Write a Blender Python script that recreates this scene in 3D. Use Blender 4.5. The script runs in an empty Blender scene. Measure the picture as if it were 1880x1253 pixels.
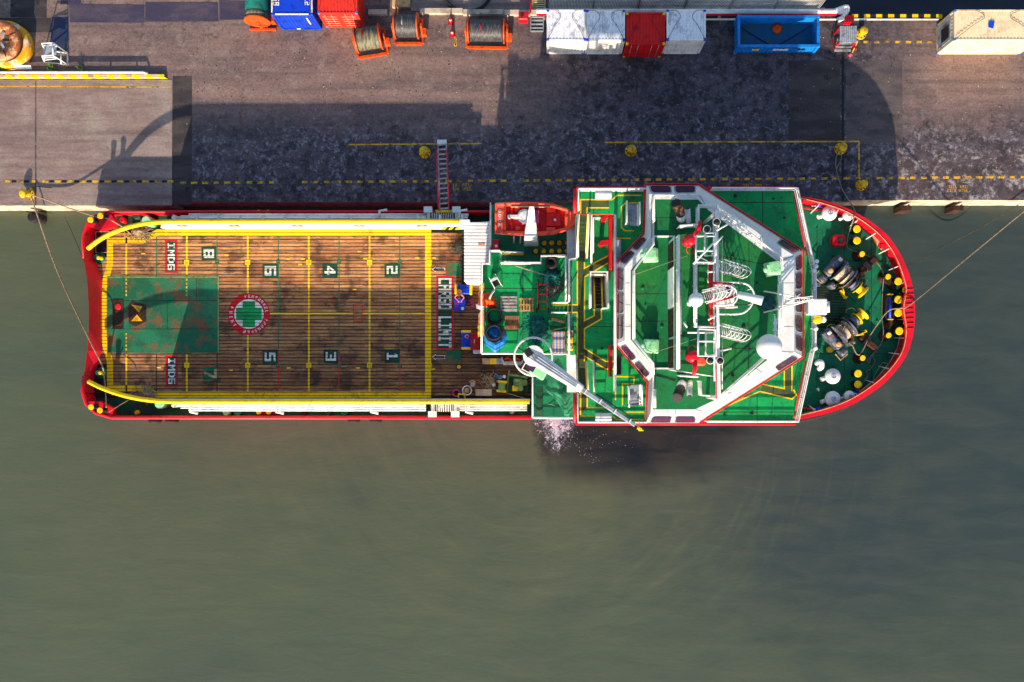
import bpy, math, random
from mathutils import Vector, Matrix, noise as mnoise
random.seed(7)
sc = bpy.context.scene
col = sc.collection
R = math.radians

# ------------------------------------------------------------------ camera, sky, sun, exposure
CAM_H, FPX, NX, NY = 65.0, 1462.0, 990.0, 685.0      # drone height above the water, focal length in photo pixels, nadir pixel
cam_data = bpy.data.cameras.new('camera')
cam = bpy.data.objects.new('camera', cam_data); col.objects.link(cam)
cam.location = (0, 0, CAM_H); cam.rotation_euler = (0, 0, 0)
cam_data.sensor_width = 36.0; cam_data.lens = FPX/1880*36
cam_data.shift_x = (940-NX)/1880; cam_data.shift_y = (NY-626.5)/1880
cam_data.clip_end = 6000
sc.camera = cam
SUN_EL, SUN_AZ = 21.0, 4.0                             # shadows fall towards +Y, a little towards +X
world = bpy.data.worlds.new('World'); sc.world = world; world.use_nodes = True
wn = world.node_tree.nodes; wl = world.node_tree.links
for n in list(wn): wn.remove(n)
sky = wn.new('ShaderNodeTexSky'); sky.sky_type = 'NISHITA'; sky.sun_disc = False
sky.sun_elevation = R(SUN_EL); sky.sun_rotation = R(180 + SUN_AZ); sky.altitude = 0
bg = wn.new('ShaderNodeBackground'); bg.inputs[1].default_value = 0.14
wo = wn.new('ShaderNodeOutputWorld')
wl.new(sky.outputs[0], bg.inputs[0]); wl.new(bg.outputs[0], wo.inputs[0])
sun_data = bpy.data.lights.new('sun', 'SUN'); sun_data.energy = 5.0; sun_data.angle = R(0.6); sun_data.color = (1.0, 0.82, 0.62)
sun = bpy.data.objects.new('sun', sun_data); col.objects.link(sun)
d = Vector((math.sin(R(SUN_AZ))*math.cos(R(SUN_EL)), math.cos(R(SUN_AZ))*math.cos(R(SUN_EL)), -math.sin(R(SUN_EL))))
sun.rotation_euler = d.to_track_quat('-Z', 'Y').to_euler(); sun.location = (0, -60, 40)
sc.view_settings.view_transform = 'Standard'; sc.view_settings.look = 'None'
sc.view_settings.exposure = 0.9; sc.view_settings.gamma = 1.0; sc.view_settings.use_curve_mapping = False
sc.render.engine = 'CYCLES'; sc.cycles.max_bounces = 6

# ------------------------------------------------------------------ levels (metres above the water)
ZQ, ZM, ZB, ZP, ZC, ZD, ZS, ZR, ZT, ZF = 2.0, 2.5, 5.2, 7.3, 8.3, 10.5, 11.3, 13.2, 15.4, 5.8
def S(z): return (CAM_H-z)/FPX
def PX(x, z): return (x-NX)*S(z)
def PY(y, z): return (NY-y)*S(z)
def P(x, y, z): return (PX(x, z), PY(y, z), z)
def P2(x, y, z): return (PX(x, z), PY(y, z))
def L2(z, pts): return [P2(x, y, z) for x, y in pts]
def L3(z, pts): return [P(x, y, z) for x, y in pts]

# ------------------------------------------------------------------ mesh collector
class MB:
    def __init__(s): s.v = []; s.f = []; s.fm = []; s.fs = []; s.mats = []
    def mi(s, m):
        if m not in s.mats: s.mats.append(m)
        return s.mats.index(m)
    def face(s, idx, m, smooth=False): s.f.append(tuple(idx)); s.fm.append(s.mi(m)); s.fs.append(smooth)
    def add(s, vs, fs, m, smooth=False):
        b = len(s.v); s.v += [tuple(p) for p in vs]
        for f in fs: s.face([b+i for i in f], m, smooth)
        return s
    def box(s, c, size, m, rz=0, rx=0, ry=0):
        M = Matrix.Translation(c) @ Matrix.Rotation(rz, 4, 'Z') @ Matrix.Rotation(ry, 4, 'Y') @ Matrix.Rotation(rx, 4, 'X')
        hx, hy, hz = size[0]/2, size[1]/2, size[2]/2
        vs = [M @ Vector((x, y, z)) for z in (-hz, hz) for x, y in ((-hx, -hy), (hx, -hy), (hx, hy), (-hx, hy))]
        return s.add(vs, [(3, 2, 1, 0), (4, 5, 6, 7), (0, 1, 5, 4), (1, 2, 6, 5), (2, 3, 7, 6), (3, 0, 4, 7)], m)
    def bbox(s, x0, x1, y0, y1, z0, z1, m): return s.box(((x0+x1)/2, (y0+y1)/2, (z0+z1)/2), (abs(x1-x0), abs(y1-y0), abs(z1-z0)), m)
    def bevbox(s, c, size, m, b=.03, rz=0):
        hx, hy, hz = size[0]/2, size[1]/2, size[2]/2; b = min(b, hx*.45, hy*.45, hz*.9)
        def ring(x, y, z, k): return [(x-k, -y, z), (x, -y+k, z), (x, y-k, z), (x-k, y, z), (-x+k, y, z), (-x, y-k, z), (-x, -y+k, z), (-x+k, -y, z)]
        rs = [ring(hx, hy, -hz, b), ring(hx, hy, hz-b, b), ring(hx-b, hy-b, hz, b*.6)]
        M = Matrix.Translation(c) @ Matrix.Rotation(rz, 4, 'Z')
        return s.loft([[M @ Vector(p) for p in r] for r in rs], m, cap=True)
    def poly(s, pts, m):
        b = len(s.v); s.v += [tuple(p) for p in pts]; s.face(range(b, b+len(pts)), m); return s
    def prism(s, poly, z0, z1, m, mtop=None):
        a = sum(poly[i][0]*poly[(i+1) % len(poly)][1]-poly[(i+1) % len(poly)][0]*poly[i][1] for i in range(len(poly)))
        if a < 0: poly = poly[::-1]
        n = len(poly); b = len(s.v)
        s.v += [(x, y, z0) for x, y in poly] + [(x, y, z1) for x, y in poly]
        for i in range(n): s.face((b+i, b+(i+1) % n, b+n+(i+1) % n, b+n+i), m)
        s.face([b+n+i for i in range(n)], mtop or m); s.face([b+i for i in range(n)][::-1], m); return s
    def loft(s, rings, m, cap=False, smooth=False, closed=True):
        n = len(rings[0]); b = len(s.v)
        for r in rings: s.v += [tuple(p) for p in r]
        for k in range(len(rings)-1):
            for i in range(n if closed else n-1):
                j = (i+1) % n
                s.face((b+k*n+i, b+k*n+j, b+(k+1)*n+j, b+(k+1)*n+i), m, smooth)
        if cap:
            s.face([b+i for i in range(n)][::-1], m); e = b+(len(rings)-1)*n; s.face([e+i for i in range(n)], m)
        return s
    def tube(s, path, r, m, n=8, closed=False, rr=None):
        path = [Vector(p) for p in path]
        if len(path) < 2: return s
        rings = []; up = None
        K = len(path)
        for i, p in enumerate(path):
            if closed: t = path[(i+1) % K]-path[i-1]
            else: t = path[min(i+1, K-1)]-path[max(i-1, 0)]
            if t.length < 1e-7: t = Vector((0, 0, 1))
            t.normalize()
            if up is None:
                a = Vector((0, 0, 1)) if abs(t.z) < .9 else Vector((1, 0, 0))
                up = (a-t*a.dot(t)).normalized()
            else:
                up = up-t*up.dot(t)
                up = up.normalized() if up.length > 1e-5 else t.orthogonal().normalized()
            w = t.cross(up); q = rr[i] if rr else r
            rings.append([p+up*(q*math.cos(2*math.pi*k/n))+w*(q*math.sin(2*math.pi*k/n)) for k in range(n)])
        if closed: rings.append(rings[0])
        return s.loft(rings, m, cap=not closed, smooth=True)
    def lathe(s, c, prof, m, n=20, M=None, smooth=True):
        M = M or Matrix.Identity(4); T = Matrix.Translation(c) @ M
        rings = [[T @ Vector((r*math.cos(2*math.pi*k/n), r*math.sin(2*math.pi*k/n), z)) for k in range(n)] for r, z in prof]
        return s.loft(rings, m, cap=True, smooth=smooth)
    def cyl(s, c, r, h, m, n=18, M=None): return s.lathe(c, [(r, 0), (r, h)], m, n, M, False)
    def ball(s, c, r, m, n=20, k=10, sz=1.0):
        return s.lathe(c, [(max(r*math.sin(math.pi*i/k), 1e-3), -r*sz*math.cos(math.pi*i/k)) for i in range(k+1)], m, n)
    def wall(s, path, t, z0, z1, m, closed=False, side=0.0):
        pts = [Vector((p[0], p[1])) for p in path]; K = len(pts); lo = []; ro = []
        for i in range(K):
            if closed: a, b = pts[i]-pts[i-1], pts[(i+1) % K]-pts[i]
            else: a = pts[i]-pts[i-1] if i else pts[1]-pts[0]; b = pts[i+1]-pts[i] if i < K-1 else a
            a = a.normalized(); b = b.normalized(); nn = Vector((-a.y-b.y, a.x+b.x))
            nn = nn.normalized() if nn.length > 1e-6 else Vector((-a.y, a.x))
            q = t/max(.4, nn.dot(Vector((-a.y, a.x))))
            lo.append(pts[i]+nn*q*(.5+side)); ro.append(pts[i]-nn*q*(.5-side))
        rings = [[(lo[i].x, lo[i].y, z0), (ro[i].x, ro[i].y, z0), (ro[i].x, ro[i].y, z1), (lo[i].x, lo[i].y, z1)] for i in range(K)]
        if closed: rings.append(rings[0])
        return s.loft(rings, m, cap=not closed)

def link(name, mb, parent=None, label=None, cat=None, group=None, kind=None, loc=None, rz=0.0):
    me = bpy.data.meshes.new(name); me.from_pydata(mb.v, [], mb.f)
    for m in mb.mats: me.materials.append(MAT[m])
    me.polygons.foreach_set('material_index', mb.fm); me.polygons.foreach_set('use_smooth', mb.fs); me.update()
    o = bpy.data.objects.new(name, me); col.objects.link(o)
    if parent is not None: o.parent = parent
    if loc is not None: o.location = loc
    o.rotation_euler = (0, 0, rz)
    return tag(o, label, cat, group, kind)
def tag(o, label=None, cat=None, group=None, kind=None):
    if label: o['label'] = label
    if cat: o['category'] = cat
    if group: o['group'] = group
    if kind: o['kind'] = kind
    return o
def thing(name, label, cat, loc, rz=0.0, group=None):
    o = bpy.data.objects.new(name, None); col.objects.link(o); o.location = loc; o.rotation_euler = (0, 0, rz); o.empty_display_size = .3
    return tag(o, label, cat, group)
def copy_tree(o, parent=None):
    c = o.copy(); col.objects.link(c); c.parent = parent
    for ch in list(o.children): copy_tree(ch, c)
    return c
def arc(cx, cy, z, r, a0, a1, n=12): return [(cx+r*math.cos(R(a0+(a1-a0)*i/n)), cy+r*math.sin(R(a0+(a1-a0)*i/n)), z) for i in range(n+1)]
def spline(pts, k=6):
    pts = [Vector(p) for p in pts]; out = []
    for i in range(len(pts)-1):
        a, b = pts[i], pts[i+1]; p = pts[i-1] if i else a; q = pts[i+2] if i+2 < len(pts) else b
        for j in range(k):
            t = j/k
            out.append(.5*((2*a)+(b-p)*t+(2*p-5*a+4*b-q)*t*t+(3*a-p-3*b+q)*t**3))
    return out+[pts[-1]]
def rail(mb, pts, m, h=1.0, mids=2, r=.045, rm=.03, post=1.5, closed=False, mp=None):
    P_ = [Vector(p) for p in pts]+([Vector(pts[0])] if closed else [])
    for k in range(mids+1):
        z = h*(k+1)/(mids+1); mb.tube([p+Vector((0, 0, z)) for p in P_], r if k == mids else rm, m, 6)
    for a, b in zip(P_, P_[1:]):
        L = (b-a).length; n = max(1, round(L/post))
        for i in range(n+1):
            q = a+(b-a)*(i/n); mb.tube([q, q+Vector((0, 0, h))], .03, mp or m, 5)
    return mb

# ------------------------------------------------------------------ materials
MAT = {}
def lin(c): return tuple(((x/255)/12.92 if x/255 <= .04045 else ((x/255+.055)/1.055)**2.4) for x in c)
class G:
    def __init__(s, name):
        s.m = bpy.data.materials.new(name); s.m.use_nodes = True; s.n = s.m.node_tree.nodes; s.l = s.m.node_tree.links
        s.b = s.n['Principled BSDF']; MAT[name] = s.m
        s.pos = s.n.new('ShaderNodeNewGeometry').outputs['Position']
    def put(s, node, i, v):
        if isinstance(v, bpy.types.NodeSocket): s.l.new(v, node.inputs[i])
        elif v is not None:
            t = node.inputs[i]
            t.default_value = (*v, 1.0) if t.type == 'RGBA' and len(v) == 3 else v
    def map(s, sx=1, sy=1, sz=1, off=(0, 0, 0), rz=0, v=None):
        n = s.n.new('ShaderNodeMapping'); s.put(n, 0, v or s.pos); n.inputs[1].default_value = off; n.inputs[2].default_value = (0, 0, rz); n.inputs[3].default_value = (sx, sy, sz); return n.outputs[0]
    def noise(s, scale, detail=4, rough=.6, v=None, dist=0):
        n = s.n.new('ShaderNodeTexNoise'); s.put(n, 'Vector', v or s.pos); n.inputs['Scale'].default_value = scale; n.inputs['Detail'].default_value = detail
        n.inputs['Roughness'].default_value = rough; n.inputs['Distortion'].default_value = dist; return n.outputs['Fac']
    def step(s, x, lo, hi, a=0.0, b=1.0):
        n = s.n.new('ShaderNodeMapRange'); n.interpolation_type = 'SMOOTHSTEP'; s.put(n, 0, x)
        n.inputs[1].default_value = lo; n.inputs[2].default_value = hi; n.inputs[3].default_value = a; n.inputs[4].default_value = b; return n.outputs[0]
    def math(s, op, a, b=None, c=None):
        n = s.n.new('ShaderNodeMath'); n.operation = op
        for i, v in enumerate((a, b, c)): s.put(n, i, v)
        return n.outputs[0]
    def mix(s, f, a, b, mode='MIX'):
        n = s.n.new('ShaderNodeMix'); n.data_type = 'RGBA'; n.blend_type = mode; s.put(n, 0, f); s.put(n, 6, a); s.put(n, 7, b); return n.outputs[2]
    def sep(s, v=None):
        n = s.n.new('ShaderNodeSeparateXYZ'); s.put(n, 0, v or s.pos); return n.outputs
    def comb(s, x, y, z=0.0):
        n = s.n.new('ShaderNodeCombineXYZ'); s.put(n, 0, x); s.put(n, 1, y); s.put(n, 2, z); return n.outputs[0]
    def bump(s, h, dist=.02, st=.5):
        n = s.n.new('ShaderNodeBump'); n.inputs['Strength'].default_value = st; n.inputs['Distance'].default_value = dist; s.put(n, 'Height', h); s.l.new(n.outputs[0], s.b.inputs['Normal'])
    def out(s, c, rough=.6, metal=0.0, spec=None):
        s.put(s.b, 'Base Color', c); s.put(s.b, 'Roughness', rough); s.put(s.b, 'Metallic', metal)
        if spec is not None: s.put(s.b, 'Specular IOR Level', spec)
        return s.m
def paint(name, c, c2=None, scale=1.6, lo=.52, hi=.7, rough=.5, metal=0.0, fine=.18, bump=.004, c3=None, lo3=.66, hi3=.72, sc3=2.5, fs=14, stretch=None, grime=.35, gcol=(58, 50, 42), scuff=0.0):
    """painted or plain surface: base colour, a worn second colour in patches, spots of a third, fine grain."""
    g = G(name); v = g.map(*stretch) if stretch else None
    colr = lin(c)
    if c2: colr = g.mix(g.step(g.noise(scale, 6, .65, v), lo, hi), colr, lin(c2))
    if c3: colr = g.mix(g.step(g.noise(sc3, 8, .7), lo3, hi3), colr, lin(c3))
    if scuff: colr = g.mix(g.step(g.noise(1.3, 8, .75, g.map(.5, 1.8, 1, (21, 4, 2))), .54, .7, 0, scuff), colr, tuple(min(1, x*1.9+.03) for x in lin(c)))
    if grime:
        gr_ = g.math('ADD', g.math('MULTIPLY', g.noise(.8, 5, .6, g.map(1, 1, 1, (5, 11, 3))), .5), g.math('MULTIPLY', g.noise(3.4, 8, .75, g.map(1.2, .7, .4, (2, 8, 1))), .5))
        colr = g.mix(g.step(gr_, .5, .64, 0, grime), colr, lin(gcol))
    fn = g.noise(fs, 4, .7, v)
    k = g.step(fn, .25, .75, 1-fine, 1+fine*.6)
    colr = g.mix(1.0, colr, g.comb(k, k, k), 'MULTIPLY')
    g.out(colr, g.step(fn, .2, .8, max(.05, rough-.12), min(1, rough+.15)), metal, .3 if not metal else None)
    if bump: g.bump(fn, bump*4, .4)
    return g.m
RUST = (96, 48, 24)
paint('white', (226, 226, 222), (196, 190, 178), .9, .5, .75, .4, c3=(150, 112, 84), lo3=.72, hi3=.78, sc3=3.0, grime=.5, gcol=(140, 122, 104))
paint('whiteclean', (216, 217, 216), (190, 188, 182), .7, .5, .8, .35, fine=.08, grime=.3, gcol=(150, 142, 132))
paint('steelgrey', (150, 158, 166), (96, 100, 106), 2, .45, .7, .4, c3=(110, 66, 40), grime=.7, gcol=(70, 52, 40))
paint('red', (214, 10, 34), (184, 8, 32), 1.2, .45, .7, .45, c3=(120, 40, 26), lo3=.7, hi3=.78, grime=.45, gcol=(92, 24, 26))
paint('redrust', (208, 14, 40), (200, 44, 30), 1.0, .46, .7, .6, c3=(110, 44, 30), lo3=.64, hi3=.72, sc3=2.2)
paint('orange', (214, 78, 16), (168, 50, 14), 2.2, .48, .7, .5, c3=(80, 36, 20), grime=.6)
paint('boatred', (246, 84, 52), (222, 48, 32), 1.5, .5, .66, .5)
paint('boatinner', (224, 28, 24), (190, 16, 18), 2.0, .5, .66, .5)
paint('yellow', (246, 200, 0), (230, 178, 2), 1.1, .48, .7, .45, c3=(150, 104, 20), lo3=.69, hi3=.76, sc3=4, grime=.45, gcol=(120, 88, 30))
paint('markwhite', (222, 222, 212), (186, 178, 160), 1.5, .5, .66, .7, c3=(108, 74, 50), lo3=.56, hi3=.66, sc3=4.5, stretch=(.5, 1.6, 1), grime=.5, gcol=(84, 62, 46))
paint('markyellow', (246, 200, 0), (224, 170, 6), 1.1, .48, .7, .7, c3=(104, 68, 34), lo3=.61, hi3=.7, sc3=4.0, stretch=(.5, 1.6, 1), grime=.5, gcol=(110, 78, 30))
paint('markred', (206, 10, 34), (178, 10, 30), 1.1, .48, .7, .7, c3=(96, 56, 38), lo3=.62, hi3=.7, sc3=4.0, grime=.5, gcol=(84, 34, 30))
paint('yellowworn', (224, 178, 10), (170, 120, 28), 2.0, .48, .62, .6, c3=(76, 54, 34), lo3=.6, hi3=.68, sc3=3.5)
paint('quayyellow', (214, 164, 24), (120, 98, 60), 1.7, .46, .6, .8, c3=(60, 54, 48), lo3=.56, hi3=.64, sc3=3)
paint('black', (22, 22, 24), (44, 42, 40), 3, .5, .7, .6)
paint('rubber', (26, 26, 30), (58, 56, 58), 5, .5, .75, .75)
paint('green', (2, 154, 78), (2, 130, 70), .55, .42, .62, .65, c3=(16, 158, 70), lo3=.58, hi3=.7, sc3=.8, fine=.22, grime=.55, gcol=(16, 46, 34), scuff=.45)
paint('greendark', (4, 102, 70), (10, 122, 78), .6, .45, .65, .65, c3=(52, 70, 40), lo3=.66, hi3=.74, sc3=1.2, fine=.25, grime=.7, gcol=(18, 30, 26), scuff=.35)
paint('roofgreen', (4, 106, 56), (26, 110, 42), .5, .42, .6, .7, c3=(4, 76, 56), lo3=.56, hi3=.7, sc3=.7, fine=.22, stretch=(1, .25, 1), grime=.6, gcol=(20, 44, 26), scuff=.4)
paint('walkway', (66, 82, 44), (52, 62, 44), 1.3, .45, .65, .7, fine=.3)
paint('rustgreen', (14, 92, 62), (24, 112, 76), .5, .46, .58, .7, c3=(122, 70, 40), lo3=.47, hi3=.66, sc3=.9, fine=.35)
paint('hullgreen', (20, 74, 48), (14, 50, 36), 1, .45, .6, .6)
paint('mint', (150, 214, 160), (122, 194, 138), 3, .5, .7, .45)
paint('teal', (10, 84, 78), (6, 50, 54), 3.5, .42, .6, .9, fine=.5, fs=9, bump=.012)
paint('tealcloth', (26, 130, 112), (14, 92, 84), 2, .45, .65, .8, fine=.3)
paint('greencloth', (40, 128, 88), (22, 98, 70), 1.5, .45, .65, .8, fine=.25)
paint('bluecloth', (26, 130, 206), (12, 96, 176), 2.4, .45, .65, .5, fine=.2)
paint('blue', (14, 62, 196), (10, 40, 140), 2, .48, .68, .4, c3=(60, 60, 70), lo3=.7, hi3=.76)
paint('skipblue', (14, 120, 200), (10, 92, 160), 1.5, .48, .68, .45, c3=(70, 80, 80), lo3=.67, hi3=.75, grime=.45, gcol=(40, 60, 70))
paint('skipfloor', (10, 84, 128), (36, 92, 96), 1.2, .45, .62, .5, c3=(62, 70, 62), lo3=.58, hi3=.68, sc3=1.6, fine=.35)
paint('contwhite', (226, 228, 232), (178, 180, 190), 2.5, .5, .66, .55, c3=(74, 74, 84), lo3=.62, hi3=.7, sc3=3.2, stretch=(1, .45, 1), grime=.75, gcol=(110, 108, 112))
paint('contside', (232, 228, 218), (206, 202, 192), 1, .5, .7, .55)
paint('reefer', (232, 210, 172), (214, 186, 144), 1.4, .48, .68, .6, c3=(146, 112, 78), lo3=.64, hi3=.72, sc3=3.4)
paint('contred', (206, 16, 14), (160, 12, 12), 1.5, .5, .68, .5, c3=(110, 36, 26), lo3=.7, hi3=.77)
paint('contred2', (222, 50, 34), (190, 36, 28), 1.2, .5, .68, .5, c3=(130, 40, 28), lo3=.68, hi3=.76)
paint('rustbuoy', (196, 150, 110), (150, 78, 36), 1.8, .44, .54, .75, c3=(82, 40, 22), lo3=.56, hi3=.64, sc3=2.4, fine=.3)
paint('buoyyellow', (214, 150, 20), (224, 206, 176), 1.1, .5, .62, .6, c3=(96, 58, 28), lo3=.66, hi3=.74)
paint('rustdark', (66, 38, 24), (34, 24, 20), 2.5, .45, .6, .8, fine=.4)
paint('funnel', (40, 28, 24), (120, 74, 48), 1.6, .5, .66, .6)
paint('cable', (42, 46, 58), (96, 92, 80), 6, .46, .62, .5, fine=.4, stretch=(4, .5, .5))
paint('cablewrap', (116, 112, 86), (64, 62, 56), 3, .44, .6, .6, fine=.35, stretch=(2.5, .4, .4))
paint('rope', (170, 146, 112), (120, 98, 70), 6, .45, .65, .9, fine=.4, fs=40)
paint('ropegrey', (132, 130, 112), (96, 96, 82), 6, .45, .65, .9, fine=.4, fs=40)
paint('ropedark', (60, 54, 46), (96, 84, 66), 6, .45, .65, .9, fine=.4, fs=40)
paint('chain', (196, 88, 30), (120, 48, 22), 4, .45, .65, .7)
paint('drumrope', (206, 186, 158), (140, 116, 92), 5, .45, .65, .8, fine=.35, fs=30)
paint('palletgrey', (176, 166, 160), (134, 122, 116), 3, .45, .65, .85, fine=.3)
paint('pallettan', (196, 146, 88), (150, 104, 62), 3, .45, .65, .85, fine=.3)
paint('palletbrown', (150, 104, 68), (106, 70, 46), 3, .45, .65, .85, fine=.35)
paint('board', (196, 172, 150), (170, 146, 126), 2, .45, .65, .8)
paint('cloth_orange', (226, 84, 20), (184, 54, 14), 3, .45, .62, .85, fine=.25)
paint('cloth_yellow', (232, 184, 30), (190, 140, 20), 3, .45, .62, .85, fine=.25)
paint('cloth_red', (176, 22, 24), (120, 14, 18), 3, .45, .62, .85, fine=.25)
paint('cloth_white', (226, 224, 218), (190, 188, 184), 3, .45, .62, .85, fine=.15)
paint('cloth_pink', (206, 70, 110), (150, 40, 80), 4, .45, .62, .85)
paint('peach', (224, 150, 110), (196, 116, 80), 3, .45, .62, .85)
paint('skin', (176, 112, 72), (150, 92, 58), 4, .45, .7, .55, fine=.08, bump=0, grime=0)
paint('hairdark', (34, 22, 30), (60, 30, 60), 8, .45, .6, .7, grime=0)
paint('shorts', (44, 46, 60), (30, 30, 40), 8, .45, .6, .9, grime=0)
paint('cap', (110, 30, 90), (70, 20, 60), 8, .45, .6, .8, grime=0)
paint('pumpgreen', (116, 150, 92), (84, 112, 66), 3, .45, .65, .5, c3=(90, 60, 40))
paint('leaf', (48, 84, 28), (80, 104, 36), 3, .45, .6, .7)
paint('plate', (58, 52, 74), (78, 68, 80), .8, .42, .62, .65, c3=(42, 38, 54), lo3=.6, hi3=.7, sc3=1.2, fine=.25, stretch=(.4, 1, 1))
paint('plateblue', (30, 44, 84), (48, 52, 74), 1.2, .42, .62, .6, fine=.25)
paint('asphalt', (56, 50, 52), (74, 66, 64), .9, .42, .62, .9, c3=(34, 30, 34), lo3=.58, hi3=.68, sc3=1.6, fine=.4, fs=20, stretch=(.35, 1, 1))
paint('bowshadow', (92, 82, 82), (72, 66, 68), .9, .42, .62, .9, c3=(50, 46, 50), lo3=.58, hi3=.68, sc3=1.6, fine=.35, fs=20, stretch=(.35, 1, 1))  # tone of the bow shadow painted on the quay
paint('winch', (104, 116, 134), (62, 66, 76), 2.2, .42, .6, .45, c3=(134, 78, 34), lo3=.55, hi3=.66, sc3=3.5, grime=.8, gcol=(36, 28, 24))
paint('concedge', (196, 178, 156), (150, 136, 120), 1.2, .45, .65, .85, c3=(84, 66, 52), lo3=.6, hi3=.7, sc3=1.8, fine=.3)
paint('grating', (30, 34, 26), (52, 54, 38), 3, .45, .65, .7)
paint('cream', (190, 172, 130), (150, 134, 100), 2, .45, .65, .7, fine=.3)
paint('tan', (206, 162, 110), (170, 124, 80), 3, .45, .65, .7)
g = G('glass'); fz = g.noise(24, 3, .6); g.out(g.mix(g.step(fz, .35, .7), lin((44, 24, 54)), lin((74, 44, 72))), .22, 0.0, .6)
g = G('foam'); g.out(lin((176, 188, 200)), .7)
g = G('foamsheet'); x, y, z = g.sep(); q0 = P2(1013, 770, 0)
u_ = g.math('DIVIDE', g.math('SUBTRACT', -3.4, y), 3.3); xo = g.math('SUBTRACT', x, g.math('ADD', q0[0]+.2, g.math('MULTIPLY', u_, .35))); of_ = g.math('DIVIDE', g.math('ABSOLUTE', xo), 1.75)
fall = g.math('SUBTRACT', 1.0, g.math('ADD', g.math('MULTIPLY', g.math('MULTIPLY', u_, u_), .95), g.math('MULTIPLY', g.math('MULTIPLY', of_, of_), .8)))
core = g.step(g.math('ABSOLUTE', g.math('ADD', xo, g.math('MULTIPLY', g.math('SUBTRACT', g.noise(1.5, 4), .5), .8))), .3, .05, 0, .3)
n1 = g.noise(7.0, 9, .82, g.map(1.3, .8, 1), .8); n2 = g.noise(1.4, 5, .6)
al = g.step(g.math('ADD', g.math('ADD', n1, g.math('MULTIPLY', n2, .3)), g.math('MULTIPLY', g.math('ADD', fall, core), .17)), .735, .86)
al = g.math('MULTIPLY', al, g.step(fall, -.05, .2)); g.out(lin((164, 180, 196)), .9, 0.0, .1); g.put(g.b, 'Alpha', al)
g = G('lens'); g.out(lin((200, 210, 190)), .2)
g = G('mattress'); x, y, z = g.sep()
st = g.step(g.math('SINE', g.math('MULTIPLY', y, 32.0)), -.2, .2); st2 = g.step(g.math('SINE', g.math('MULTIPLY', x, 26.0)), -.2, .2)
g.out(g.mix(st2, g.mix(st, lin((214, 150, 84)), lin((196, 190, 186))), lin((110, 132, 190))), .9)
# deck planks: every plank its own tone (by row and bay), grain along the plank, oil stains
ROW, ROW0, BAYX = .2725, PY(727, ZM), [PX(x, ZM) for x in (176, 204, 232, 287.5, 343, 398.5, 455, 511, 567, 622.5, 678.5, 734, 790, 848, 890, 934, 976)]
g = G('plank'); x, y, z = g.sep()
ri = g.math('FLOOR', g.math('DIVIDE', g.math('SUBTRACT', y, ROW0), ROW)); ci = g.math('FLOOR', g.math('DIVIDE', g.math('ADD', x, 40.0), 2.39))
w = g.n.new('ShaderNodeTexWhiteNoise'); w.noise_dimensions = '2D'; g.l.new(g.comb(ri, ci), w.inputs['Vector'])
grain = g.noise(3.0, 7, .72, g.map(.3, 7, 1)); tone = g.math('ADD', g.math('MULTIPLY', w.outputs['Value'], .14), g.math('MULTIPLY', grain, .86))
c = g.mix(g.step(tone, .3, .66), lin((88, 52, 32)), lin((212, 152, 92)))
c = g.mix(g.step(g.noise(.5, 5, .6, g.map(.6, 1.2, 1)), .5, .68, 0, .7), c, lin((142, 82, 42)))
oily = g.step(g.math('ADD', y, g.math('MULTIPLY', g.noise(.35, 4), 8.0)), 12.5, 3.0)
c = g.mix(g.math('MULTIPLY', oily, g.step(g.noise(1.4, 6, .7, g.map(.3, 2.2, 1, (2, 8, 0))), .36, .62, .05, .62)), c, lin((74, 46, 34)))
c = g.mix(g.step(g.noise(1.1, 8, .74, g.map(.7, 1.6, 1, (7, 3, 0))), .55, .68, 0, .85), c, lin((40, 27, 22)))
c = g.mix(g.step(g.noise(1.5, 8, .75, g.map(.3, 3.2, 1, (33, 7, 0))), .56, .68, 0, .6), c, lin((206, 182, 158)))
c = g.mix(g.step(g.noise(.42, 6, .65, g.map(1, 1, 1, (50, 9, 0))), .52, .63, 0, .75), c, lin((46, 32, 27)))
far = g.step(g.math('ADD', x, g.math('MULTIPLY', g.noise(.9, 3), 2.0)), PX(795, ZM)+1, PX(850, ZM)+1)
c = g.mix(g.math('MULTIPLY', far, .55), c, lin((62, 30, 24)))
fr = g.math('FRACT', g.math('DIVIDE', g.math('SUBTRACT', y, ROW0), ROW)); edge = g.math('ABSOLUTE', g.math('SUBTRACT', fr, .5))
c = g.mix(g.math('MULTIPLY', g.step(g.math('ADD', edge, g.math('MULTIPLY', g.noise(5, 5, .7, g.map(.4, 1, 1)), .22)), .42, .56), .8), c, lin((34, 23, 19)))
c = g.mix(g.step(g.noise(1.6, 8, .75, g.map(.45, 1.2, 1, (3, 13, 0))), .53, .66, 0, .7), c, lin((168, 84, 30)))
fin = g.noise(22, 4, .75, g.map(.15, 1, 1)); k = g.step(fin, .25, .75, .6, 1.22)
g.out(g.mix(1.0, c, g.comb(k, k, k), 'MULTIPLY'), .8); g.bump(fin, .02, .5)
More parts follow.
